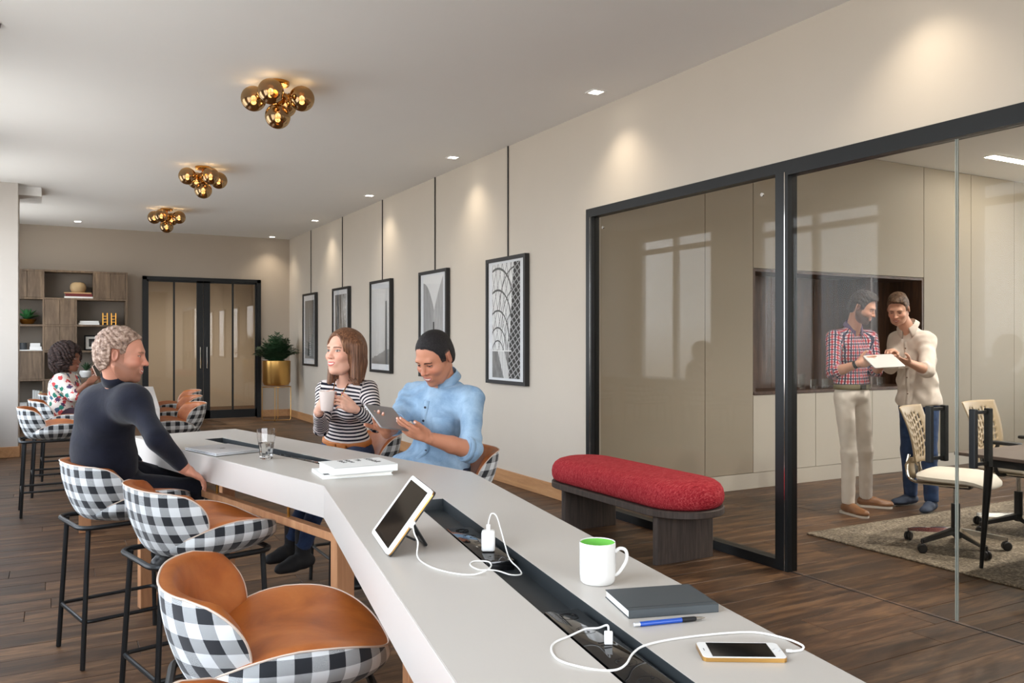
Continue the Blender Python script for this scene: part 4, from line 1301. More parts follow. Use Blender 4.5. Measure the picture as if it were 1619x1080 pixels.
# tumblers in the niche
TL = [('tall stemmed glass', 6.60), ('second tall stemmed glass', 6.68), ('tumbler', 6.78), ('tumbler', 6.86), ('tumbler', 6.95), ('tumbler', 7.03), ('tumbler', 7.80), ('tumbler', 7.90)]
ordn = ['leftmost tall glass in the wood niche', 'second tall glass from the left in the wood niche', 'third glass from the left in the wood niche, a low tumbler', 'fourth glass from the left in the wood niche', 'fifth glass from the left in the wood niche, near the plaid shirt',
        'sixth glass in the wood niche, half hidden by the plaid shirt', 'glass in the wood niche between the two standing men, left one', 'glass in the wood niche between the two standing men, right one']
for i, (k, x) in enumerate(TL):
    g = thing('drinking_glass', ordn[i], 'glass', (x, CY + 0.10 + 0.05 * (i % 2), 0.9205), 0, 'glasses in the wood niche')
    h, r0 = (0.15, 0.028) if 'stem' in k else (0.095, 0.033)
    MB().lathe([(0.0, 0.0), (r0 * 0.85, 0.0), (r0, h), (r0 - 0.002, h), (r0 * 0.83, 0.006), (0.0, 0.006)], 16).obj('bowl', tumbler_glass, g)
# ---------------------------------------------------------------- things on the angled table
def tubeobj(name, pts, r, mat, parent, n=8):
    return MB().tube(pts, r, n).obj(name, mat, parent)
# laptop
lp = thing('laptop', 'closed silver laptop lying beside the far cable channel', 'laptop', (0.684, 3.962, TZ), math.atan2(0.9555, -0.296))
MB().rbox(-0.150, 0.150, -0.106, 0.106, 0.002, 0.009, 0.003, 2).obj('base', silver, lp)
lid = MB().rbox(-0.150, 0.150, -0.106, 0.106, 0.0094, 0.0145, 0.002, 2).obj('lid', silver, lp)
m = MB(); pts = []
for i in range(40):
    a = 2 * PI * i / 40
    r = 0.0125 * (1 - 0.10 * math.cos(2 * a) - 0.12 * max(0, math.sin(a)) ** 8)
    p = Vector((r * math.cos(a), r * math.sin(a)))
    d = (p - Vector((0.0145, 0.001))).length
    if d < 0.006: p = Vector((0.0145, 0.001)) + (p - Vector((0.0145, 0.001))).normalized() * 0.006
    pts.append((p.x, p.y))
m.prism(pts, 0.0146, 0.0149); m.prism([(0.001, 0.0135), (0.004, 0.0145), (0.0065, 0.0195), (0.003, 0.0185)], 0.0146, 0.0149)
m.obj('emblem', plain('emblem_grey', rgb(84, 86, 90), 0.3, 0.6), lid, 0)
# water glass
wg = thing('water_glass', 'faceted glass half full of water between the laptop and the books', 'glass', (0.806, 3.625, TZ))
def facet(r, z0): return (r, z0)
g = MB(); g.lathe([(0.0, 0.0), (0.024, 0.0), (0.028, 0.004), (0.031, 0.045), (0.037, 0.085), (0.041, 0.126), (0.0395, 0.126), (0.0355, 0.085), (0.029, 0.045), (0.024, 0.016), (0.0, 0.013)], 10)
t = NT('clear_glass'); t.set(col=(1, 1, 1, 1), rough=0.0, trans=1.0, ior=1.45); clear = t.m
g.obj('tumbler', clear, wg, 20)
t = NT('water'); t.set(col=(0.93, 0.95, 0.95, 1), rough=0.0, trans=1.0, ior=1.33); water = t.m
MB().lathe([(0.0, 0.0135), (0.0235, 0.0165), (0.0285, 0.045), (0.0325, 0.068), (0.0, 0.068)], 10).obj('water', water, wg, 20)
# books
bl = book('magazine', 'thin white magazine with a dark picture on its cover, under the thick white book', 'book', 1.0, 3.065, TZ, 0.262, 0.20, 0.014, math.radians(-4), cover_white, 'white books on the angled table', spine_side=1)
MB().box(-0.122, -0.102, -0.085, -0.055, 0.0142, 0.0146).box(-0.098, -0.078, -0.090, -0.05, 0.0142, 0.0146).obj('cover_print', plain('dark_print', rgb(60, 60, 62), 0.6), bl, 0)
bt = book('book', 'thick white book with black lettering lying on the thin white magazine', 'book', 1.018, 3.05, TZ + 0.0145, 0.246, 0.195, 0.027, math.radians(1), cover_white, 'white books on the angled table')
def text(body, size, loc, rot, mat, parent, name='lettering', extr=0.0002, align='LEFT'):
    c = bpy.data.curves.new(name, 'FONT'); c.body = body; c.size = size; c.extrude = extr; c.align_x = align
    c.materials.append(mat)
    tmp = bpy.data.objects.new('tmp', c)
    me = bpy.data.meshes.new_from_object(tmp); me.name = name
    bpy.data.objects.remove(tmp); bpy.data.curves.remove(c)
    o = bpy.data.objects.new(name, me); COL.objects.link(o)
    o.parent = parent; o.location = loc; o.rotation_euler = rot
    return o
ink = plain('printing_ink', rgb(20, 20, 22), 0.6, vary=0)
for body, x, y, s in (('Kinfolk', 0.052, 0.085, 0.040), ('The', 0.008, 0.085, 0.034), ('Home', -0.030, 0.090, 0.034), ('Book', -0.056, 0.080, 0.030)):
    text(body, s, (x, y, 0.0273), (0, 0, -PI / 2 + 0.1), ink, bt)

# tablet on a stand
e0 = Vector((0.731, 2.06, TZ + 0.003)); e1 = Vector((0.685, 1.823, TZ + 0.003))
ex = (e1 - e0).normalized(); nh = Vector((0.98, -0.19, 0)).normalized(); tl = math.radians(53)
ey = Vector((nh.x * math.cos(tl), nh.y * math.cos(tl), math.sin(tl))); ez = ex.cross(ey)
if ez.x > 0: ez = -ez
tb2 = thing('tablet', 'white-framed tablet in a dark folding case propped up on the table', 'tablet', (0, 0, 0))
M = Matrix(((ex.x, ey.x, ez.x, e0.x), (ex.y, ey.y, ez.y, e0.y), (ex.z, ey.z, ez.z, e0.z), (0, 0, 0, 1)))
LW, LH = 0.2405, 0.178
def rpl(x0, x1, y0, y1, z0, z1, r=0.012):
    m = MB(); poly = [(x0 + (x1 - x0) / 2 + a, y0 + (y1 - y0) / 2 + b) for a, b in rrect((x1 - x0) / 2, (y1 - y0) / 2, r, 5)]
    m.prism(poly, z0, z1, M); return m
rpl(0, LW, 0, LH, 0.003, 0.0085).obj('bezel', white_plastic, tb2, 30, fix=True)
rpl(0.0003, LW - 0.0003, 0.0003, LH - 0.0003, -0.0005, 0.0029).obj('back_plate', gold_metal, tb2, 30, fix=True)
rpl(0.020, LW - 0.020, 0.011, LH - 0.011, 0.0086, 0.0090, 0.001).obj('screen', black_gloss, tb2, 30, fix=True)
case = rpl(-0.001, LW + 0.001, -0.001, LH + 0.001, -0.004, -0.0006).obj('case', plain('dark_case', rgb(44, 38, 36), 0.6), tb2, 30, fix=True)
def tp(x, y, z): return tuple(M @ Vector((x, y, z)))
foot = onz(674, 862, TZ + 0.004)
foot2 = foot + ex * -0.10
m = MB(); m.tube([tp(LW * 0.80, LH * 0.52, -0.005), tuple(foot)], 0.0035, 6); m.tube([tp(LW * 0.35, LH * 0.52, -0.005), tuple(foot2)], 0.0035, 6)
m.tube([tuple(foot), tuple(foot2)], 0.003, 6); a_ = Vector(tp(LW * 0.80, LH * 0.30, -0.005)); m.tube([tuple(a_), tuple(a_.lerp(foot, 0.55))], 0.003, 6)
m.obj('kickstand', stool_metal, tb2)
MB().add([tp(LW + 0.001, LH * 0.44, 0), tp(LW + 0.001, LH * 0.56, 0), tp(LW + 0.001, LH * 0.56, 0.008), tp(LW + 0.001, LH * 0.44, 0.008),
          tp(LW + 0.018, LH * 0.46, 0.001), tp(LW + 0.018, LH * 0.54, 0.001), tp(LW + 0.018, LH * 0.54, 0.007), tp(LW + 0.018, LH * 0.46, 0.007)],
         [(0, 1, 2, 3), (7, 6, 5, 4), (0, 4, 5, 1), (1, 5, 6, 2), (2, 6, 7, 3), (3, 7, 4, 0)]).obj('connector', white_plastic, tb2, 0)

# power strips inside the near channel
angN = math.atan2(ND.y, ND.x)
def strip(label, s0, s1, w0, w1):
    c = np_((s0 + s1) / 2, (w0 + w1) / 2); L = s1 - s0; w = w1 - w0
    p = thing('power_strip', label, 'power strip', (c.x, c.y, ZC + 0.0005), angN, 'power strips in the cable channel')
    MB().rbox(-L / 2, L / 2, -w / 2, w / 2, 0, 0.024, 0.003, 2).obj('housing', black_gloss, p)
    n = 5
    hole = plain('socket_hole', rgb(4, 4, 4), 0.8, vary=0)
    for i in range(n):
        x = -L / 2 + L * (i + 0.5) / n
        m = MB()
        if i != 2:
            for dx, dy in ((-0.008, -0.010), (-0.008, 0.010), (0.010, 0.0)):
                m.lathe([(0.0028, 0.0), (0.0028, 0.0004)], 10, (x + dx, dy, 0.0238))
            m.lathe([(0.018, 0.0), (0.018, 0.0002), (0.0174, 0.0002), (0.0174, 0.0)], 28, (x, 0, 0.0240), caps=False)
        else:
            for dx in (-0.012, 0.0, 0.012): m.box(x + dx - 0.0022, x + dx + 0.0022, -0.007, 0.007, 0.0239, 0.0243)
        m.obj('socket', hole, p, 0)
    return p
def strip_far():
    global np_, angN
    a, b = np_, angN
    np_, angN = fp, math.atan2(FD.y, FD.x)
    strip('black power strip in the far cable channel, between the water glass and the books', 1.08, 1.45, 0.258, 0.326)
    np_, angN = a, b
strip_far()
strip('black power strip carrying the white charger', 0.73, 1.10, 0.250, 0.322)
strip('black power strip nearest the camera, with the phone cable plugged in', 1.475, 1.865, 0.250, 0.322)
ad = onz(772, 872, TZ - 0.0115)
ch = thing('charger', 'white square charger plugged into the middle power strip', 'charger', (ad.x, ad.y, ZC + 0.0248), math.radians(-30))
m = MB(); m.rbox(-0.0165, 0.0165, -0.0135, 0.0135, 0.001, 0.052, 0.006, 3); m.obj('body', white_plastic, ch)
MB().rbox(-0.005, 0.005, -0.003, 0.003, 0.0522, 0.066, 0.0012, 1).obj('plug', white_plastic, ch)
z = TZ + 0.0022
top = Vector((ad.x, ad.y, ZC + 0.0248 + 0.066))
rt, fw = Vector((RGT[0], RGT[1], 0)), Vector((FWD[0], FWD[1], 0))
pts = [top, top + Vector((0, 0, 0.012)) + rt * 0.002, top + Vector((0, 0, 0.026)) + rt * 0.008, top + Vector((0, 0, 0.020)) + rt * 0.020, top + Vector((0, 0, -0.012)) + rt * 0.030, top + Vector((0, 0, -0.045)) + rt * 0.040 - fw * 0.01,
       onz(806, 884, TZ - 0.008), onz(820, 899, TZ - 0.015), onz(824, 908, TZ - 0.015), onz(808, 909, TZ - 0.008), onz(788, 903, TZ - 0.002), onz(772, 901, z), onz(757, 901, z), onz(744, 894, z), onz(747, 888, z), onz(762, 887, z), onz(774, 889, z + 0.002), onz(776, 896, z + 0.004), onz(764, 904, z + 0.004),
       onz(742, 909, z), onz(705, 904, z), onz(676, 894, z), onz(660, 880, z + 0.006)]
con = Vector(tp(LW + 0.018, LH * 0.5, 0.004))
pts += [con.lerp(pts[-1], 0.55) + rt * 0.006, con + rt * 0.004 - Vector((0, 0, 0.02)), con]
cb = MB().tube(smoothpath(pts, 6), 0.0017, 8).obj('charging_cable', white_plastic)
tag(cb, 'thin white cable looping from the white charger to the propped tablet', 'cable')
# second cable and phone
ph = thing('phone', 'gold-edged white phone lying face up at the near right of the table', 'phone', (0.965, 0.991, TZ + 0.0003), math.atan2(-0.063, 0.106))
def rp2(hx, hy, r, z0, z1, cx=0, cy_=0):
    m = MB(); m.prism(rrect(hx, hy, r, 6, cx, cy_), z0, z1); return m
rp2(0.0660, 0.0340, 0.009, 0.0, 0.0062).obj('case_back', gold_metal, ph, 30)
rp2(0.0652, 0.0332, 0.0085, 0.0063, 0.0070).obj('front_glass', white_plastic, ph, 30)
rp2(0.0490, 0.0295, 0.0005, 0.0071, 0.0074, -0.001).obj('screen', black_gloss, ph, 30)
m = MB(); m.lathe([(0.0055, 0), (0.0055, 0.0003), (0.0047, 0.0003), (0.0047, 0)], 24, (0.0570, 0, 0.0071), caps=False); m.obj('home_button', silver, ph)
MB().rbox(-0.0590, -0.0575, -0.005, 0.005, 0.0071, 0.0073, 0.0001, 1).obj('speaker_slot', plain('slot_grey', rgb(120, 120, 120), 0.6), ph)
us = onz(962, 1019, TZ - 0.0115)
up = thing('cable_plug', 'white plug standing in the nearest power strip', 'plug', (us.x, us.y, ZC + 0.0248), math.radians(-30))
MB().rbox(-0.007, 0.007, -0.0035, 0.0035, 0.0, 0.022, 0.001, 1).obj('body', white_plastic, up)
top = Vector((us.x, us.y, ZC + 0.0468))
pe = onz(1243, 1029, TZ + 0.004)
pts = [top, top + Vector((0, 0, 0.010)) - rt * 0.002, onz(946, 993, TZ + 0.006), onz(925, 995, TZ + 0.004), onz(900, 1006, z), onz(877, 1016, z), onz(872, 1029, z), onz(884, 1044, z), onz(915, 1054, z), onz(950, 1060, z - 0.002), onz(975, 1059, z), onz(990, 1050, z + 0.002), onz(1000, 1034, z + 0.002), onz(1016, 1022, z + 0.002), onz(1045, 1014, z), onz(1090, 1007, z),
       onz(1150, 1001, z), onz(1195, 1000, z), onz(1240, 1009, z), onz(1268, 1020, z), onz(1268, 1027, z), onz(1256, 1029.5, z), pe]
cb = MB().tube(smoothpath(pts, 6), 0.0018, 8).obj('charging_cable', white_plastic)
tag(cb, 'white cable running from the nearest power strip round to the phone', 'cable')
MB().tube([tuple(pe), tuple(onz(1252, 1029.5, TZ + 0.004))], 0.0026, 8).obj('connector', white_plastic, cb)

# mug
mg = thing('mug', 'white mug with a green inside standing near the notebook', 'mug', (0.9945, 1.432, TZ), math.atan2(-0.4837, 0.8752) - 0.25)
MB().lathe([(0.0, 0.001), (0.033, 0.001), (0.0365, 0.006), (0.0375, 0.02), (0.0375, 0.083), (0.0368, 0.0848), (0.0355, 0.083)], 48, caps=False).obj('body', white_ceramic, mg)
MB().lathe([(0.0355, 0.083), (0.0350, 0.02), (0.032, 0.008), (0.0, 0.006)], 48, caps=False).obj('lining', green_glaze, mg)
MB().tube(smoothpath([(0.0368, 0, 0.066), (0.046, 0, 0.073), (0.057, 0, 0.071), (0.061, 0, 0.060), (0.058, 0, 0.045), (0.050, 0, 0.031), (0.043, 0, 0.022), (0.0368, 0, 0.017)], 6), 0.0036, 10).obj('handle', white_ceramic, mg)
# notebook
nb_cov = plain('notebook_grey', rgb(66, 72, 75), 0.55, vary=0.03)
nb = thing('notebook', 'dark grey hardcover notebook between the mug and the pen', 'notebook', (1.014, 1.252, TZ), math.radians(-16.4))
m = MB(); m.rbox(-0.088, 0.088, -0.065, 0.065, 0, 0.0018, 0.0006, 1); m.rbox(-0.088, 0.088, -0.065, 0.065, 0.0138, 0.0156, 0.0006, 1); m.rbox(-0.088, 0.088, -0.0655, -0.0635, 0.0003, 0.0153, 0.0008, 1)
m.obj('cover', nb_cov, nb); MB().box(-0.086, 0.086, -0.063, 0.063, 0.0019, 0.0137).obj('pages', paper_mat, nb, 0)
MB().rbox(-0.088, 0.088, -0.052, -0.0505, 0.01561, 0.0161, 0.0001, 1).obj('hinge_crease', plain('notebook_dark', rgb(50, 55, 58), 0.6), nb, 0)
# pen
a = onz(1001.6, 988, TZ + 0.0045); b = onz(1115.7, 976.5, TZ + 0.0045); d = (b - a)
pn = thing('pen', 'blue pen with a black rubber grip in front of the notebook', 'pen', tuple(a), math.atan2(d.y, d.x))
L = d.length
X = Matrix.Rotation(PI / 2, 4, 'Y')
MB().lathe([(0.0, 0.0), (0.0034, 0.001), (0.0036, 0.012)], 14, M=X).obj('cap', silver, pn)
MB().lathe([(0.0040, 0.0122), (0.0043, 0.014), (0.0043, L * 0.66)], 14, M=X).obj('barrel', plain('blue_plastic', rgb(24, 74, 168), 0.3), pn)
MB().lathe([(0.0044, L * 0.661), (0.0047, L * 0.70), (0.0042, L * 0.84), (0.0036, L * 0.86)], 14, M=X).obj('grip', black_matte, pn)
MB().lathe([(0.0034, L * 0.861), (0.0024, L * 0.93), (0.0005, L * 0.995), (0.0, L)], 14, M=X).obj('tip', chrome, pn)
# ---------------------------------------------------------------- figures: implicit surfaces turned into meshes
def V3(*a): return np.array(a if len(a) > 1 else a[0], dtype=np.float64)
def unit(v): v = np.array(v, dtype=float); return v / (np.linalg.norm(v) + 1e-12)
def cap(a, b, r1, r2=None, k=0.02, sub=False, tag=0): return dict(t='cap', a=V3(a), b=V3(b), r1=r1, r2=r1 if r2 is None else r2, k=k, sub=sub, tag=tag)
def cylp(a, b, r1, r2=None, k=0.012, tag=0): return dict(t='cyl', a=V3(a), b=V3(b), r1=r1, r2=r1 if r2 is None else r2, k=k, sub=False, tag=tag)
def clip(ps, pt, n):
    return [dict(p, clip=(V3(pt), unit(n))) for p in ps]
def ell(c, r, R=None, k=0.02, sub=False, tag=0): return dict(t='ell', c=V3(c), r=V3(r), R=R, k=k, sub=sub, tag=tag)
def pdist(p, X, Y, Z):
    if 'clip' in p:
        c, n = p['clip']; q = {k_: v_ for k_, v_ in p.items() if k_ != 'clip'}
        return np.maximum(pdist(q, X, Y, Z), (X - c[0]) * n[0] + (Y - c[1]) * n[1] + (Z - c[2]) * n[2])
    if p['t'] == 'ell':
        dx, dy, dz = X - p['c'][0], Y - p['c'][1], Z - p['c'][2]
        if p['R'] is not None:
            R = p['R']
            dx, dy, dz = (R[0, 0] * dx + R[1, 0] * dy + R[2, 0] * dz, R[0, 1] * dx + R[1, 1] * dy + R[2, 1] * dz, R[0, 2] * dx + R[1, 2] * dy + R[2, 2] * dz)
        r = p['r']
        k0 = np.sqrt((dx / r[0]) ** 2 + (dy / r[1]) ** 2 + (dz / r[2]) ** 2)
        k1 = np.sqrt((dx / r[0] ** 2) ** 2 + (dy / r[1] ** 2) ** 2 + (dz / r[2] ** 2) ** 2)
        return k0 * (k0 - 1.0) / (k1 + 1e-9)
    a, b = p['a'], p['b']; ab = b - a; L2 = ab.dot(ab) + 1e-12
    dx, dy, dz = X - a[0], Y - a[1], Z - a[2]
    h0 = (dx * ab[0] + dy * ab[1] + dz * ab[2]) / L2
    h = np.clip(h0, 0, 1)
    q = np.sqrt((dx - ab[0] * h) ** 2 + (dy - ab[1] * h) ** 2 + (dz - ab[2] * h) ** 2)
    r = p['r1'] + (p['r2'] - p['r1']) * h
    if p['t'] == 'cap': return q - r
    rad = np.sqrt((dx - ab[0] * h0) ** 2 + (dy - ab[1] * h0) ** 2 + (dz - ab[2] * h0) ** 2) - r
    ax = (np.abs(h0 - 0.5) - 0.5) * math.sqrt(L2)
    return np.maximum(rad, ax)
def pbounds(p, m):
    if p['t'] == 'ell':
        R = float(max(p['r'])) + m
        if p['R'] is not None:
            e = np.abs(p['R']) @ p['r'] + m
            return p['c'] - e, p['c'] + e
        return p['c'] - p['r'] - m, p['c'] + p['r'] + m
    r = max(p['r1'], p['r2']) + m
    return np.minimum(p['a'], p['b']) - r, np.maximum(p['a'], p['b']) + r
def mesh_sdf(prims, h, post=None, disp=None):
    prims = [p for p in prims if p is not None]
    lo = np.min([pbounds(p, 0.03)[0] for p in prims if not p['sub']], axis=0); hi = np.max([pbounds(p, 0.03)[1] for p in prims if not p['sub']], axis=0)
    n = np.ceil((hi - lo) / h).astype(int) + 1
    ax = [lo[i] + h * np.arange(n[i]) for i in range(3)]
    F = np.full(tuple(n), 0.08, dtype=np.float32)
    for p in prims:
        m = p['k'] + 0.03
        a, b = pbounds(p, m)
        i0 = np.maximum(np.floor((a - lo) / h).astype(int), 0); i1 = np.minimum(np.ceil((b - lo) / h).astype(int) + 1, n)
        if np.any(i1 <= i0): continue
        sl = tuple(slice(i0[i], i1[i]) for i in range(3))
        X, Y, Z = ax[0][sl[0]][:, None, None], ax[1][sl[1]][None, :, None], ax[2][sl[2]][None, None, :]
        d = pdist(p, X, Y, Z); f = F[sl]; k = max(p['k'], 1e-5)
        if p['sub']:
            d = -d; hh_ = np.clip(0.5 - 0.5 * (d - f) / k, 0, 1)
            F[sl] = d * (1 - hh_) + f * hh_ + k * hh_ * (1 - hh_)
        else:
            hh_ = np.clip(0.5 + 0.5 * (d - f) / k, 0, 1)
            F[sl] = d * (1 - hh_) + f * hh_ - k * hh_ * (1 - hh_)
    if post is not None or disp is not None:
        X, Y, Z = np.meshgrid(ax[0], ax[1], ax[2], indexing='ij', sparse=True)
        if disp is not None: F = F + disp(X, Y, Z)
        if post is not None: F = post(F, X, Y, Z)
    return nets(F, lo, h)
CORN = [(0, 0, 0), (1, 0, 0), (0, 1, 0), (1, 1, 0), (0, 0, 1), (1, 0, 1), (0, 1, 1), (1, 1, 1)]
EDG = [(0, 1), (2, 3), (4, 5), (6, 7), (0, 2), (1, 3), (4, 6), (5, 7), (0, 4), (1, 5), (2, 6), (3, 7)]
def nets(F, lo, h):
    F = F.astype(np.float32)
    F[0] = F[-1] = 0.05; F[:, 0] = F[:, -1] = 0.05; F[:, :, 0] = F[:, :, -1] = 0.05
    S = F < 0
    nx, ny, nz = F.shape
    cs = [S[c[0]:nx - 1 + c[0], c[1]:ny - 1 + c[1], c[2]:nz - 1 + c[2]] for c in CORN]
    cnt = sum(c.astype(np.int8) for c in cs)
    act = (cnt > 0) & (cnt < 8)
    I = np.argwhere(act)
    idx = -np.ones(act.shape, dtype=np.int32); idx[act] = np.arange(len(I))
    vals = np.stack([F[I[:, 0] + c[0], I[:, 1] + c[1], I[:, 2] + c[2]] for c in CORN], 1)
    acc = np.zeros((len(I), 3)); w = np.zeros(len(I))
    C = np.array(CORN, dtype=float)
    for a, b in EDG:
        va, vb = vals[:, a], vals[:, b]
        m = (va < 0) != (vb < 0)
        t = np.where(m, va / np.where(m, va - vb, 1.0), 0.0)
        p = C[a] + (C[b] - C[a]) * t[:, None]
        acc += p * m[:, None]; w += m
    V = (I + acc / w[:, None]) * h + lo
    faces = []
    for axn in range(3):
        o1, o2 = [(1, 2), (2, 0), (0, 1)][axn]
        sh = [slice(None)] * 3; sh2 = [slice(None)] * 3
        sh[axn] = slice(0, -1); sh2[axn] = slice(1, None)
        ch = S[tuple(sh)] != S[tuple(sh2)]
        E = np.argwhere(ch)
        ok = (E[:, o1] > 0) & (E[:, o2] > 0) & (E[:, o1] < F.shape[o1] - 1) & (E[:, o2] < F.shape[o2] - 1)
        E = E[ok]
        s0 = S[E[:, 0], E[:, 1], E[:, 2]]
        d1 = np.zeros(3, int); d1[o1] = 1; d2 = np.zeros(3, int); d2[o2] = 1
        g = lambda q: idx[q[:, 0], q[:, 1], q[:, 2]]
        q = np.stack([g(E - d1 - d2), g(E - d2), g(E), g(E - d1)], 1)
        q[~s0] = q[~s0][:, ::-1]
        faces.append(q)
    Q = np.concatenate(faces) if faces else np.zeros((0, 4), int)
    Q = Q[(Q >= 0).all(1)]
    return V, Q
def relax(V, Q, it=2, lam=0.5):
    if len(V) == 0: return V
    E = np.concatenate([Q[:, [0, 1]], Q[:, [1, 2]], Q[:, [2, 3]], Q[:, [3, 0]]])
    E = np.concatenate([E, E[:, ::-1]])
    for _ in range(it):
        s = np.zeros_like(V); c = np.bincount(E[:, 0], minlength=len(V)).astype(float)
        for k in range(3): s[:, k] = np.bincount(E[:, 0], weights=V[E[:, 1], k], minlength=len(V))
        V = V + (s / np.maximum(c, 1)[:, None] - V) * lam
    return V
def build(name, V, Q, mats, parent, attrs=None, cols=None, org=None, smooth=True):
    me = bpy.data.meshes.new(name)
    if org is not None: V = V - np.array(org)
    me.vertices.add(len(V)); me.vertices.foreach_set('co', V.astype(np.float32).ravel())
    me.loops.add(len(Q) * 4); me.loops.foreach_set('vertex_index', Q.astype(np.int32).ravel())
    me.polygons.add(len(Q)); me.polygons.foreach_set('loop_start', np.arange(0, len(Q) * 4, 4, dtype=np.int32))
    me.update(calc_edges=True); me.validate()
    for m in (mats if isinstance(mats, list) else [mats]): me.materials.append(m)
    if attrs:
        for k, v in attrs.items():
            a = me.attributes.new(k, 'FLOAT', 'POINT'); a.data.foreach_set('value', v.astype(np.float32))
    if cols is not None:
        a = me.attributes.new('col', 'FLOAT_COLOR', 'POINT')
        a.data.foreach_set('color', np.concatenate([cols, np.ones((len(cols), 1))], 1).astype(np.float32).ravel())
    me.shade_smooth()
    o = bpy.data.objects.new(name, me); COL.objects.link(o)
    if parent is not None: o.parent = parent
    return o
def join(parts):
    Vs, Qs, Cs, n = [], [], [], 0
    for V, Q, C in parts:
        Vs.append(V); Qs.append(Q + n); Cs.append(C); n += len(V)
    return np.concatenate(Vs), np.concatenate(Qs), np.concatenate(Cs)
def basis(f, up):
    f = unit(f); l = unit(np.cross(up, f)); u = np.cross(f, l)
    return np.stack([f, l, u], 1)          # columns: forward, left, up
def linc(r, g, b): return np.array(rgb(r, g, b)[:3])
def wav(X, Y, Z, f, ax, sd=0.0):
    a, b, c = ax
    return np.sin(f * (a * X + b * Y + c * Z) + sd + 1.7 * np.sin(f * 0.43 * (b * X + c * Y + a * Z) + sd * 2) + 0.8 * np.sin(f * 0.9 * (c * X - a * Y + b * Z)))

t = NT('skin')
t.set(col=t.attr('col').outputs['Color'], rough=0.48, spec=0.35, sss=0.06)
t.b.inputs['Subsurface Radius'].default_value = (0.012, 0.005, 0.003)
t.bump(t.noise(t.coord(), 260.0, 2.0), 0.08, 0.001)
skin_mat = t.m
def hair_mat(name, a, b, c, stretch=(90, 90, 12), rough=0.5, bmp=0.5):
    t = NT(name); n = t.noise(t.coord(scale=stretch), 1.0, 4.0, 0.65, 0.3)
    t.set(col=t.ramp(n, [(0.32, a), (0.5, b), (0.68, c)]), rough=rough, spec=0.3)
    t.bump(n, bmp, 0.006)
    return t.m
def cloth(name, col, vary=0.12, scale=18.0, rough=0.85, bumps=0.25, wea=700.0, hi=None):
    t = NT(name); n = t.noise(t.coord(), scale, 5.0, 0.6, 0.4); w = t.noise(t.coord(), wea, 2.0)
    lo = tuple(v * (1 - vary) for v in col[:3]) + (1,); hh = hi or tuple(min(1, v * (1 + vary)) for v in col[:3]) + (1,)
    f = t.math('MULTIPLY_ADD', w, 0.35, t.math('MULTIPLY', n, 0.65))
    t.set(col=t.ramp(f, [(0.35, lo), (0.65, hh)]), rough=rough, spec=0.2, sheen=0.1)
    t.bump(n, bumps, 0.012)
    return t.m

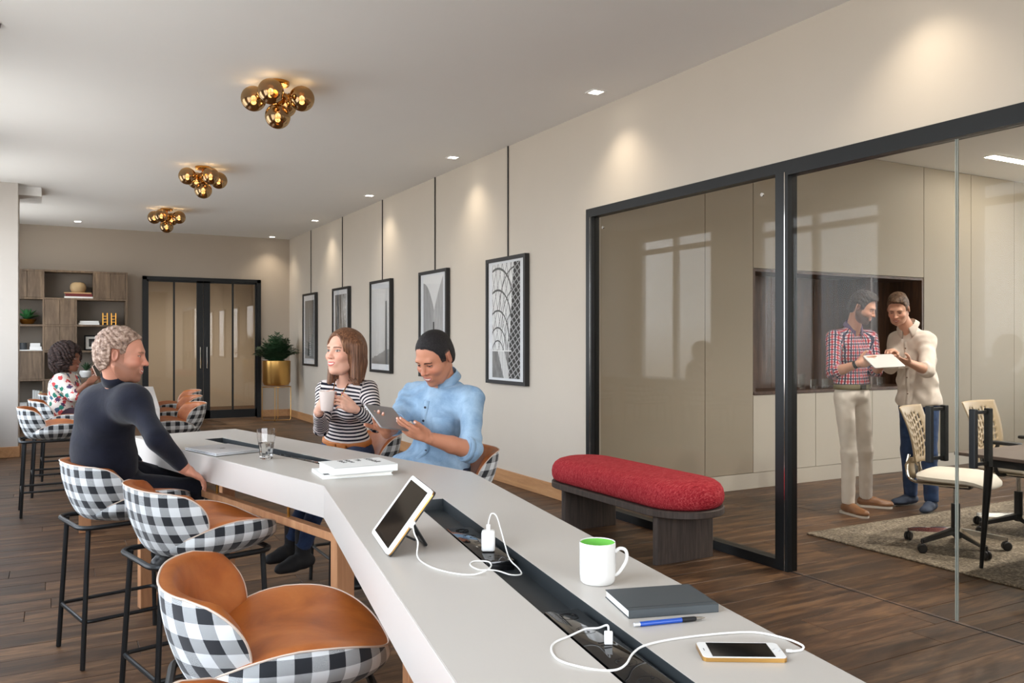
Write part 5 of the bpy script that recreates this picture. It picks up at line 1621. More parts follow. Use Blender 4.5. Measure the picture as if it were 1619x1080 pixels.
def head(center, fwd, up, skin, h=0.0025, scale=1.0, female=False, lips=(168, 92, 84), brow=(50, 36, 28), eye=(40, 28, 22), beard=0.0, beardcol=(60, 44, 34),
         smile=1.0, eyeopen=1.0, blush=0.25, brow_y=0.0, ears=True, scalp=None, line=None):
    P = []
    jw = 0.92 if female else 1.0
    P.append(ell((-0.014, 0, 0.030), (0.097, 0.077, 0.086), k=0.02))
    P.append(ell((0.020, 0, -0.030), (0.070, 0.061 * jw, 0.084), k=0.03))
    P.append(ell((0.030, 0, -0.074), (0.050, 0.046 * jw, 0.040), k=0.025))
    P.append(cap((-0.012, 0.056 * jw, -0.050), (0.045, 0.030 * jw, -0.092), 0.016, 0.014, k=0.03)); P.append(cap((-0.012, -0.056 * jw, -0.050), (0.045, -0.030 * jw, -0.092), 0.016, 0.014, k=0.03))
    P.append(ell((0.070, 0, -0.100), (0.018, 0.020, 0.016), k=0.02))
    P.append(cap((0.074, 0.034, 0.024), (0.076, -0.034, 0.024), 0.011 if not female else 0.008, k=0.018))
    for s in (-1, 1):
        P.append(ell((0.058, s * 0.040, -0.026), (0.024, 0.022, 0.020), k=0.02))
        P.append(ell((0.093, s * 0.031, 0.003), (0.018, 0.017, 0.012), k=0.014, sub=True))
        P.append(ell((0.0705, s * 0.031, 0.003), (0.0125, 0.0140, 0.0125), k=0.003))
    nl = 0.108 if not female else 0.102
    P.append(cap((0.080, 0, 0.016), (nl - 0.006, 0, -0.022), 0.0075, 0.0085, k=0.010))
    P.append(ell((nl - 0.005, 0, -0.028), (0.0125, 0.0115, 0.0100), k=0.008))
    for s in (-1, 1): P.append(ell((0.090, s * 0.0125, -0.031), (0.010, 0.0068, 0.0070), k=0.006))
    P.append(ell((0.077, 0, -0.062), (0.016, 0.028, 0.018), k=0.014))
    zc = lambda y: -0.063 + smile * 9.0 * y ** 2
    for q in range(-2, 3):
        y0, y1 = q * 0.0095 - 0.0047, q * 0.0095 + 0.0047
        if abs(q) > 2: continue
        xx = lambda y: 0.0905 - 14 * y * y
        P.append(cap((xx(y0), y0, zc(y0) + 0.0058), (xx(y1), y1, zc(y1) + 0.0058), 0.0042 - abs(q) * 0.0006, k=0.004))
        P.append(cap((xx(y0) - 0.001, y0, zc(y0) - 0.0062), (xx(y1) - 0.001, y1, zc(y1) - 0.0062), 0.0050 - abs(q) * 0.0008, k=0.004))
    if ears:
        for s in (-1, 1):
            Rm = basis((math.cos(0.35), s * 0.35, 0), (0, 0, 1))
            P.append(ell((-0.014, s * 0.079, -0.004), (0.017, 0.0072, 0.028), Rm, k=0.006))
            P.append(ell((-0.011, s * 0.086, -0.002), (0.009, 0.006, 0.018), Rm, k=0.004, sub=True))
    V, Q = mesh_sdf(P, h / scale)
    V = relax(V, Q, 1, 0.4)
    x, y, z = V[:, 0], V[:, 1], V[:, 2]; ay = np.abs(y)
    base = linc(*skin)
    n = 0.5 + 0.5 * wav(x, y, z, 90, (1, 0.7, -0.6))
    C = base[None, :] * (0.96 + 0.06 * n[:, None])
    def blend(m, c, a=1.0):
        mm = (np.clip(m, 0, 1) * a)[:, None]
        C[:] = C * (1 - mm) + linc(*c)[None, :] * mm
    front = x > 0.05
    red = tuple(min(255, int(v)) for v in (skin[0] * 1.02 + 4, skin[1] * 0.80, skin[2] * 0.78))
    blend(np.exp(-((ay - 0.042) ** 2 + (z + 0.022) ** 2) / (2 * 0.014 ** 2)) * front, red, blush)
    blend(np.exp(-(y ** 2 + (z + 0.028) ** 2) / (2 * 0.010 ** 2)) * (x > 0.088), red, blush * 0.9)
    if ears: blend(((ay > 0.076) & (np.abs(z) < 0.04) & (np.abs(x + 0.012) < 0.03)).astype(float), red, 0.2)
    if beard > 0:
        zb = -0.035 - 0.25 * np.clip(0.05 - x, 0, 1) * 0 + 0.5 * np.clip(0.045 - x, 0, 0.08)
        m = ((z < zb + 0.0) & (x > -0.012) & (z < -0.02)).astype(float)
        m = m * np.clip((zb - z) / 0.022, 0, 1)
        lipz = (ay < 0.027) & (np.abs(z - zc(np.minimum(ay, 0.03))) < 0.0125) & (x > 0.07)
        m[lipz] = 0
        m *= np.clip(1 - np.clip((z + 0.046) / 0.02, 0, 1) * ((ay > 0.030) & (x > 0.055)), 0, 1)
        side = (np.abs(x - 0.0) < 0.022) & (z < 0.03) & (z > -0.05) & (ay > 0.05)
        m = np.maximum(m, side * 0.8)
        blend(m, beardcol, beard)
    u = ay / 0.0245
    gap = 0.0032 * smile
    inm = (x > 0.07) & (ay < 0.026)
    dz = z - zc(ay)
    lipm = inm & (dz < 0.0105 * np.sqrt(np.clip(1 - u ** 2, 0, 1)) + 0.001) & (dz > -0.0115 * np.sqrt(np.clip(1 - u ** 2, 0, 1)) - 0.001)
    blend(lipm.astype(float), lips, 0.85)
    thm = inm & (np.abs(dz) < gap * np.sqrt(np.clip(1 - (ay / 0.021) ** 2, 0, 1)))
    blend(thm.astype(float), (226, 214, 204))
    if smile < 0.25: blend((inm & (np.abs(dz) < 0.0014)).astype(float), (96, 44, 42))
    # eyes
    for s in (-1, 1):
        du = (y - s * 0.031) / 0.0140; zz = z - 0.003 - 0.0008 * du * s
        hgt = 0.0058 * eyeopen
        e = (x > 0.062) & (np.abs(du) < 1)
        arc = np.sqrt(np.clip(1 - du ** 2, 0, 1))
        blend((e & (np.abs(zz) < hgt * arc)).astype(float), (196, 184, 174))
        blend((e & (((y - s * 0.031 - 0.0008) ** 2 + (zz) ** 2) < 0.0056 ** 2) & (np.abs(zz) < hgt * arc)).astype(float), eye)
        blend((e & (np.abs(zz - hgt * arc - 0.0006) < 0.0017)).astype(float), (38, 26, 22), 0.9)
        blend((e & (np.abs(zz + hgt * arc) < 0.0012)).astype(float), (110, 72, 60), 0.45)
        bz = 0.0215 + brow_y - 70 * (ay - 0.028) ** 2 * 0.10 + 0.04 * (ay - 0.03)
        bm = (x > 0.045) & (ay > 0.012) & (ay < 0.048) & (y * s > 0) & (np.abs(z - bz - 0.001) < 0.0034 * (1 - 0.4 * np.clip((ay - 0.012) / 0.036, 0, 1)) + 0.0006)
        blend(bm.astype(float), brow, 0.85)
        blend(((x > 0.08) & (((y - s * 0.0085) ** 2 + (z + 0.037) ** 2) < 0.0032 ** 2)).astype(float), (70, 34, 30), 0.8)
    if scalp is not None:
        zm = np.interp(x, *(line or HAIRLINE)) + 0.0015 * wav(x, y, z, 400, (1, 1, 0.2))
        blend(np.clip((z - zm) / 0.005 + 0.5, 0, 1), scalp)
    R = basis(fwd, up)
    W = V * scale
    W = W @ R.T + V3(center)
    return W, Q, C
HAIRLINE = ([-0.13, -0.08, -0.050, -0.034, -0.031, 0.003, 0.006, 0.033, 0.038, 0.048, 0.060, 0.1], [-0.075, -0.070, -0.058, -0.040, 0.025, 0.025, -0.012, -0.004, 0.036, 0.062, 0.080, 0.094])
def short_hair(name, mat, me_, Hc, hf, hu, base, scale=1.0, top=0.006, side=0.003, bump_=0.001, freq=300, line=None, h=0.0028, fringe=0.0, back=0.0, sd=0.0):
    ln = line or HAIRLINE
    def hpost(F, X, Y, Z):
        zm = np.interp(X[:, 0, 0], ln[0], ln[1])[:, None, None] + 0.0025 * wav(X, Y, Z, 220, (1, 1, 0.1))
        return np.maximum(F + 0.0045 * np.clip(1 - (Z - zm) / 0.016, 0, 1), (zm - Z) * 0.8)
    pr = [ell((-0.014, 0, 0.030 + top * 0.5), (0.097 + side, 0.077 + side, 0.086 + top), k=0.02), ell((-0.030, 0, -0.02), (0.076 + side + back, 0.069 + side, 0.070), k=0.03)]
    if fringe > 0:
        pr += [ell((0.045, 0.005, 0.085 + fringe * 0.4), (0.045, 0.055, 0.022 + fringe), k=0.03), ell((-0.01, 0, 0.10), (0.07, 0.06, 0.022 + fringe), k=0.03)]
    V, Q = mesh_sdf(pr, h / scale, post=hpost, disp=wrinkle(bump_, freq, sd))
    V = relax(V, Q, 1, 0.3)
    return build(name, (V * scale) @ basis(hf, hu).T + V3(Hc), Q, mat, me_, org=base)
def slab(c, u, half):
    c = V3(c); u = unit(u)
    def post(F, X, Y, Z): return np.maximum(F, np.abs((X - c[0]) * u[0] + (Y - c[1]) * u[1] + (Z - c[2]) * u[2]) - half)
    return post
def below(z, f=None):
    def post(F, X, Y, Z): return np.maximum(F, z - Z + (0 if f is None else f(X, Y, Z)))
    return post
def headpt(center, fwd, up, p, scale=1.0):
    return basis(fwd, up) @ (V3(p) * scale) + V3(center)

def hand(wrist, fdir, dors, right=True, curl=(0.5, 0.5, 0.55, 0.6), thumb=(0.75, 0.62, -0.25), tcurl=0.3, scale=1.0, skin=(220, 170, 150), h=0.0028, spread=0.0, nails=(228, 190, 176)):
    s = 1.0 if right else -1.0
    P = [ell((0.048, 0, 0), (0.050, 0.040, 0.0145), k=0.012), ell((0.030, 0.018 * s, -0.006), (0.030, 0.020, 0.014), k=0.012), cap((-0.012, 0, 0), (0.02, 0, 0), 0.0245, 0.022, k=0.02)]
    L = (0.068, 0.076, 0.070, 0.055); ys = (0.030, 0.0105, -0.0095, -0.028); r0 = (0.0090, 0.0094, 0.0088, 0.0078)
    tips = []
    for i in range(4):
        p = np.array([0.085 - (0.006 if i == 3 else 0) - (0.002 if i == 0 else 0), ys[i] * s, 0.001]); ang = 0.0; base = p.copy()
        P.append(cap((0.045, ys[i] * 0.75 * s, 0.001), p, 0.0095, r0[i] * 1.06, k=0.008))
        sy_ = spread * (1.5 - i) * s
        for j, fr in enumerate((0.46, 0.30, 0.24)):
            ang += curl[i] * (0.9, 1.1, 0.7)[j]
            d = np.array([math.cos(ang), sy_ * math.cos(ang), -math.sin(ang)])
            q = p + d * L[i] * fr
            ra, rb = r0[i] * (1 - 0.10 * j), r0[i] * (0.90 - 0.10 * j)
            P.append(cap(p, q, ra, rb, k=0.0025)); p = q
        tips.append((p, d))
    td = unit((thumb[0], thumb[1] * s, thumb[2])); p = np.array([0.018, 0.026 * s, -0.004])
    q = p + td * 0.040; P.append(cap(p, q, 0.0140, 0.0112, k=0.010))
    td2 = unit(td + tcurl * np.array([0.7, -0.8 * s, -0.3])); q2 = q + td2 * 0.030; P.append(cap(q, q2, 0.0108, 0.0096, k=0.003))
    td3 = unit(td2 + tcurl * np.array([0.6, -0.7 * s, -0.2])); q3 = q2 + td3 * 0.020; P.append(cap(q2, q3, 0.0096, 0.0078, k=0.003))
    tips.append((q3, td3))
    V, Q = mesh_sdf(P, h / scale)
    V = relax(V, Q, 1, 0.3)
    C = np.tile(linc(*skin)[None, :], (len(V), 1)) * (0.97 + 0.05 * wav(V[:, 0], V[:, 1], V[:, 2], 160, (1, 0.8, 0.5)))[:, None]
    for p, d in tips:
        up_ = np.array([d[2] * -1.0, 0, d[0]]); up_ = unit(up_)
        c = p + up_ * 0.006 + d * 0.002
        m = (np.linalg.norm(V - c, axis=1) < 0.0062) & (((V - p) @ up_) > 0.002)
        C[m] = linc(*nails)
    R = basis(fdir, dors)
    return (V * scale) @ R.T + V3(wrist), Q, C

def limb(prims, skin, h=0.005, disp=None):
    V, Q = mesh_sdf(prims, h, disp=disp); V = relax(V, Q, 1, 0.4)
    n = wav(V[:, 0], V[:, 1], V[:, 2], 40, (1, 0.6, -0.5))
    C = linc(*skin)[None, :] * (0.98 + 0.03 * n[:, None])
    return V, Q, C

def torso_prims(P, Cc, N, SR, SL, front, k=1.0, female=False, grow=0.0, belly=0.0):
    """P pelvis, Cc chest, N neck base"""
    P, Cc, N, SR, SL = map(V3, (P, Cc, N, SR, SL))
    lat = unit(SL - SR); up1 = unit(N - P)
    f1 = unit(np.cross(lat, up1)); 
    if f1.dot(V3(front)) < 0: f1 = -f1
    R = np.stack([f1, np.cross(up1, f1), up1], 1)
    g = grow; W = P * 0.55 + Cc * 0.45
    w = 0.90 if female else 1.0
    out = [ell(P + up1 * 0.02, (0.112 * k + g, 0.160 * k + g, 0.115 * k + g), R, k=0.04),
           ell(W, ((0.095 + belly) * k * w + g, (0.122 if female else 0.142) * k + g, 0.13 * k), R, k=0.05),
           ell(Cc, (0.112 * k * w + g, 0.158 * k * w + g, 0.155 * k), R, k=0.05),
           cap(SR * 0.93 + SL * 0.07 - up1 * 0.015, SL * 0.93 + SR * 0.07 - up1 * 0.015, 0.058 * k * w + g, k=0.035),
           cap(N - up1 * 0.02, SR * 0.6 + N * 0.4 - up1 * 0.012, 0.040 * k * w + g, k=0.03), cap(N - up1 * 0.02, SL * 0.6 + N * 0.4 - up1 * 0.012, 0.040 * k * w + g, k=0.03)]
    for S_ in (SR, SL): out.append(cap(Cc + up1 * 0.05 - f1 * 0.015, S_ * 0.8 + N * 0.2 - up1 * 0.035, 0.066 * k * w + g, 0.056 * k * w + g, k=0.05))
    if female:
        for s in (-1, 1): out.append(ell(Cc + f1 * 0.075 + R[:, 1] * s * 0.062 + up1 * 0.01, (0.052 + g, 0.056 + g, 0.054 + g), R, k=0.03))
    return out, R
def wrinkle(amp, f=38.0, sd=0.0, ax=(0.6, 0.5, 1.0)):
    def d(X, Y, Z):
        a = wav(X, Y, Z, f, ax, sd); b = wav(X, Y, Z, f * 1.9, (ax[1], -ax[0], ax[2]), sd + 1.3)
        return (amp * (0.7 * np.abs(a) ** 1.5 + 0.35 * b)).astype(np.float32)
    return d
def along(V, segs):
    """for cloth patterns: nearest bone, distance along it and angle round it"""
    best = np.full(len(V), 1e9); sv = np.zeros(len(V)); su = np.zeros(len(V))
    for a, b, r, ref, off in segs:
        a, b = V3(a), V3(b); d = unit(b - a); L = np.linalg.norm(b - a)
        h = np.clip((V - a) @ d, 0, L)
        q = V - a - h[:, None] * d[None, :]
        dist = np.linalg.norm(q, axis=1) / r
        e1 = unit(V3(ref) - d * (V3(ref) @ d)); e2 = np.cross(d, e1)
        m = dist < best
        best[m] = dist[m]
        hh_ = (V - a) @ d
        sv[m] = hh_[m] + off; su[m] = (np.arctan2(q @ e2, q @ e1) * r)[m]
    return sv, su
def collar(name, mat, parent, N, up, front, r=0.066, hgt=0.042, flare=0.012, open_=0.5, wing=0.05, th=0.003, org=None):
    """stand collar with two pointed wings in front"""
    up = unit(up); f = unit(V3(front) - up * (V3(front) @ up)); l = np.cross(up, f)
    m = MB(); n = 28; Vs = []
    for k in range(n + 1):
        a = open_ + (2 * PI - 2 * open_) * k / n
        d = f * math.cos(a) + l * math.sin(a)
        fr = max(0.0, math.cos(a))
        base = V3(N) + d * r * (1.02) + up * (-0.010 - 0.022 * fr)
        topp = V3(N) + d * (r * 0.93) + up * (hgt - 0.026 * fr)
        e = min(k, n - k) / n
        drop = hgt * 0.95 + wing * max(0.0, 1 - e * 7)
        outp = V3(N) + d * (r + flare + 0.014 * max(0.0, 1 - e * 7)) + up * (hgt - 0.026 * fr - drop)
        for p in (base, topp, outp): m.v.append(tuple(p if org is None else p - V3(org)))
    for k in range(n):
        for q in range(2): m.face((3 * k + q, 3 * k + q + 1, 3 * k + 4 + q, 3 * k + 3 + q))
    o = m.obj(name, mat, parent, 60)
    md = o.modifiers.new('thickness', 'SOLIDIFY'); md.thickness = th; md.offset = 0
    return o
def shoe(V_ank, toe_dir, L=0.28, w=0.048, h_=0.09, boot=0.0, tag=0):
    """prims of one shoe; V_ank is the point on the sole under the ankle"""
    a = V3(V_ank); d = unit(toe_dir); u = V3(0, 0, 1)
    P = [cap(a - d * 0.035 + u * 0.035, a + d * 0.06 + u * 0.036, 0.036, 0.038, k=0.02),
         cap(a + d * 0.06 + u * 0.034, a + d * (L - 0.105) + u * 0.026, 0.040, 0.026, k=0.02),
         ell(a + d * (L - 0.15) + u * 0.018, (0.075, w, 0.022), basis(d, u), k=0.015),
         cap(a + u * 0.04, a + u * (h_ + boot), 0.040, 0.042, k=0.02)]
    return P
def neck_cut(N, nk, R, r=0.064, h=0.055):
    u = unit(nk - N)
    return ell(N + u * (h * 0.80) + R[:, 0] * 0.012, (r + 0.006, r, h), basis(R[:, 0], u), k=0.006, sub=True)
def placket(shirt, V, Q, N, P, R, base, mat, but, lo=0.06, hi=1.0, n=5, w=0.015, lean=0.0):
    from mathutils.bvhtree import BVHTree
    f1, lat = R[:, 0], R[:, 1]
    bv = BVHTree.FromPolygons([tuple(v) for v in V], [tuple(q) for q in Q])
    def on(p):
        hit = bv.ray_cast(Vector(p + f1 * 0.35), Vector(-f1))
        return V3(hit[0]) if hit[0] is not None else p
    L_ = [on(N * (1 - q) + P * q - R[:, 2] * 0.02) + f1 * 0.0015 for q in np.linspace(lo, hi, 24)]
    m = MB()
    for p in L_:
        for s in (-w, w): m.v.append(tuple(p + lat * s - V3(base)))
    for k in range(len(L_) - 1): m.face((2 * k, 2 * k + 1, 2 * k + 3, 2 * k + 2))
    o = m.obj('button_placket', mat, shirt, 60); md = o.modifiers.new('thickness', 'SOLIDIFY'); md.thickness = 0.004; md.offset = 0
    for k in np.linspace(2, 21, n).astype(int):
        p = L_[k] + f1 * 0.003 - V3(base)
        MB().tube([p, p + f1 * 0.003], 0.0058, 12).obj('button', but, shirt)
    return on
def flatsole(z0):
    def post(F, X, Y, Z): return np.maximum(F, (z0 - Z) + 0 * F)
    return post
# ---------------------------------------------------------------- man in the denim shirt
def person(label, base):
    return thing('person', label, 'person', tuple(base))
SK = (192, 132, 104)
def man_denim():
    base = (1.67, 3.84, 0.0); me_ = person('seated man in a light blue denim shirt looking down at the tablet in his hands', base)
    P = V3(at(697, 742, 4.20)); P[2] = 0.80
    Cc = V3(at(696, 652, 4.10)); N = V3(at(703, 604, 4.09))
    SR, SL = V3(at(651, 626, 4.19)), V3(at(746, 632, 3.98))
    ER, WR = V3(at(624, 668, 3.98)), V3(at(611, 684, 3.76))
    EL, WL = V3(at(744, 712, 3.80)), V3(at(676, 692, 3.66))
    front = V3(math.cos(math.radians(-148)), math.sin(math.radians(-148)), 0)
    Hc = V3(at(687, 565, 3.99)); hf = V3(math.cos(math.radians(-155)), math.sin(math.radians(-155)), -0.60); hu = V3(-0.50, -0.30, 1.0)
    parts = [head(Hc, hf, hu, SK, 0.0023, 1.03, lips=(170, 96, 86), brow=(34, 26, 24), eyeopen=0.42, smile=1.0, beard=0.22, beardcol=(74, 54, 46), blush=0.3, scalp=(52, 42, 40))]
    tp_, R = torso_prims(P, Cc, N, SR, SL, front, 0.98)
    nk = headpt(Hc, hf, hu, (-0.02, 0, -0.06))
    parts.append(limb([cap(nk, N - V3(0, 0, 0.03), 0.052, 0.062, k=0.02)] + [dict(p, r=p['r'] * 0.9) if p['t'] == 'ell' else dict(p, r1=p['r1'] * 0.8, r2=p['r2'] * 0.8) for p in tp_], SK, 0.007))
    parts.append(limb([cap(EL, EL * 0.55 + WL * 0.45, 0.042, 0.039, k=0.01), cap(EL * 0.55 + WL * 0.45, WL, 0.039, 0.026, k=0.01)], SK, 0.004))
    parts.append(limb([cap(ER, ER * 0.5 + WR * 0.5, 0.040, 0.037, k=0.01), cap(ER * 0.5 + WR * 0.5, WR, 0.037, 0.026, k=0.01)], SK, 0.004))
    parts.append(hand(WL, V3(at(640, 677, 3.62)) - WL, (0.1, -0.55, -0.75), right=False, curl=(0.16, 0.22, 0.30, 0.36), thumb=(0.85, 0.55, 0.15), tcurl=0.1, scale=1.02, skin=SK))
    parts.append(hand(WR, V3(at(594, 661, 3.62)) - WR, (-0.7, -0.5, -0.3), right=True, curl=(0.30, 0.34, 0.38, 0.42), thumb=(0.8, 0.5, 0.35), tcurl=0.1, scale=1.0, skin=SK))
    V, Q, C = join(parts); build('body', V, Q, skin_mat, me_, cols=C, org=base)
    black_hair = hair_mat('short_black_hair', rgb(14, 12, 13), rgb(26, 23, 24), rgb(44, 39, 40), (160, 160, 160), 0.6, 0.6)
    short_hair('hair', black_hair, me_, Hc, hf, hu, base, 1.03, 0.007, 0.0022, 0.0008, 320)
    # shirt
    den = cloth('denim_shirt_cloth', rgb(122, 156, 190), 0.20, 9.0, 0.85, 0.35, 900, hi=rgb(166, 194, 218))
    g = 0.012
    sp_, R = torso_prims(P, Cc, N, SR, SL, front, 0.98, grow=g)
    def sleeve(S, E, W_, end):
        return [cap(S, E, 0.056, 0.052, k=0.05), cap(E, E + (W_ - E) * 0.02, 0.055, 0.052, k=0.02), cylp(E, E + (W_ - E) * end, 0.057, 0.054, k=0.01)]
    hem = P - R[:, 2] * 0.045 + R[:, 0] * 0.05
    prims = sp_ + [ell(P + R[:, 0] * 0.14 - R[:, 2] * 0.025, (0.165, 0.205, 0.105), R, k=0.04)] + sleeve(SR, ER, WR, 0.16) + sleeve(SL, EL, WL, 0.14) + [ell(hem - R[:, 2] * 0.03 + R[:, 0] * 0.05, (0.20, 0.20, 0.105), R, k=0.04)]
    prims.append(neck_cut(N, nk, R))
    Vs, Qs = mesh_sdf(prims, 0.0055, disp=wrinkle(0.0065, 30, 0.6))
    sh_ = build('shirt', relax(Vs, Qs, 1, 0.4), Qs, den, me_, org=base)
    cu_ = unit(nk - N); cq = unit(cu_ * 0.45 + R[:, 2] * 0.55); collar('collar', den, me_, N + cq * 0.024 + front * 0.008, cq, front, 0.070, 0.036, 0.016, 0.26, 0.040, org=base)
    f1 = R[:, 0]; up1 = R[:, 2]
    but = plain('dark_button', rgb(48, 50, 60), 0.4)
    lat = R[:, 1]
    on = placket(sh_, Vs, Qs, N, P, R, base, den, but, 0.10)
    m = MB()
    pk = [on(Cc + lat * a + up1 * b) + f1 * 0.004 - V3(base) for b in (0.02, -0.02, -0.06, -0.105) for a in (0.045, 0.09, 0.135)]
    m.v = [tuple(p) for p in pk]
    for i in range(3):
        for j in range(2): m.face((3 * i + j, 3 * i + j + 1, 3 * i + j + 4, 3 * i + j + 3))
    o = m.obj('chest_pocket', den, sh_, 60); md = o.modifiers.new('thickness', 'SOLIDIFY'); md.thickness = 0.004; md.offset = 0
    for E, W_, a, b in ((EL, WL, 0.05, 0.16), (ER, WR, 0.08, 0.18)):
        mm = MB(); c0, c1 = E + (W_ - E) * a - V3(base), E + (W_ - E) * b - V3(base)
        mm.tube([c0, c0 * 0.5 + c1 * 0.5, c1], 0.0585, 28, rs=[0.058, 0.060, 0.058], caps=False); o = mm.obj('rolled_cuff', den, sh_)
        md = o.modifiers.new('thickness', 'SOLIDIFY'); md.thickness = 0.005
    # trousers, shoes
    fd = V3(-math.cos(math.radians(13)), -math.sin(math.radians(13)), 0); lt = V3(-fd[1], fd[0], 0)
    tr = []; sh2 = []
    for s in (-1, 1):
        H = P + lt * s * 0.09 + V3(0, 0, -0.03); K = H + fd * 0.40 + V3(0, 0, -0.105) + lt * s * 0.03; A = K + V3(0, 0, -0.33) - fd * 0.12; A[2] = 0.31
        tr += [cap(H, K, 0.078, 0.058, k=0.03), cap(K, A, 0.056, 0.042, k=0.02)]
        sh2 += shoe(A - V3(0, 0, 0.095), fd, 0.27)
    tr.append(ell(P - V3(0, 0, 0.02), (0.13, 0.165, 0.10), R, k=0.03))
    Vt, Qt = mesh_sdf(tr, 0.009, disp=wrinkle(0.003, 30)); build('trousers', relax(Vt, Qt, 1), Qt, cloth('dark_jeans', rgb(34, 44, 66), 0.2), me_, org=base)
    Vt, Qt = mesh_sdf(sh2, 0.008); build('shoes', relax(Vt, Qt, 1), Qt, plain('black_shoe', rgb(24, 24, 26), 0.4), me_, org=base)
    # tablet in his hands
    q = [at(585, 640, 3.70), at(615, 650, 3.74), at(634, 674, 3.62), at(613, 678, 3.56)]
    c = (q[0] + q[1] + q[2] + q[3]) / 4
    ex = ((q[3] - q[0]) + (q[2] - q[1])).normalized(); ey_ = ((q[1] - q[0]) + (q[2] - q[3])); ey_ = (ey_ - ex * ey_.dot(ex)).normalized(); ez_ = ex.cross(ey_)
    tt = thing('handheld_tablet', 'grey tablet held by the seated man in the denim shirt', 'tablet', tuple(c))
    M = Matrix(((ex.x, ey_.x, ez_.x), (ex.y, ey_.y, ez_.y), (ex.z, ey_.z, ez_.z))).to_4x4()
    tt.rotation_euler = M.to_euler()
    s = 1 if ez_.dot(Vector((0, 0, 0)) + cam.location - c) > 0 else -1
    m = MB(); m.prism(rrect(0.100, 0.072, 0.010), -0.0035, 0.0035); m.obj('back', plain('tablet_grey', rgb(150, 148, 148), 0.35, 0.6), tt, 30)
    m = MB(); m.prism(rrect(0.0985, 0.0705, 0.009), -s * 0.0037 - 0.0003, -s * 0.0037 + 0.0003); m.obj('screen', black_gloss, tt, 30)
    return me_
man_denim()
def trousers(me_, base, mat, P, R, legs, lat_r=(0.13, 0.165, 0.10), h=0.008, thigh=0.078, knee=0.056, ank=0.042, amp=0.003, post=None):
    pr = [ell(P - V3(0, 0, 0.02), lat_r, R, k=0.03)]
    for H, K, A in legs:
        pr += [cap(H, K, thigh, knee, k=0.03), cylp(K, A, knee, ank, k=0.02), cap(K, K * 0.9 + A * 0.1, knee, knee * 0.98, k=0.02)]
    V, Q = mesh_sdf(pr, h, disp=wrinkle(amp, 32), post=post)
    return build('trousers', relax(V, Q, 1), Q, mat, me_, org=base)
def angdir(deg, z=0.0): return V3(math.cos(math.radians(deg)), math.sin(math.radians(deg)), z)

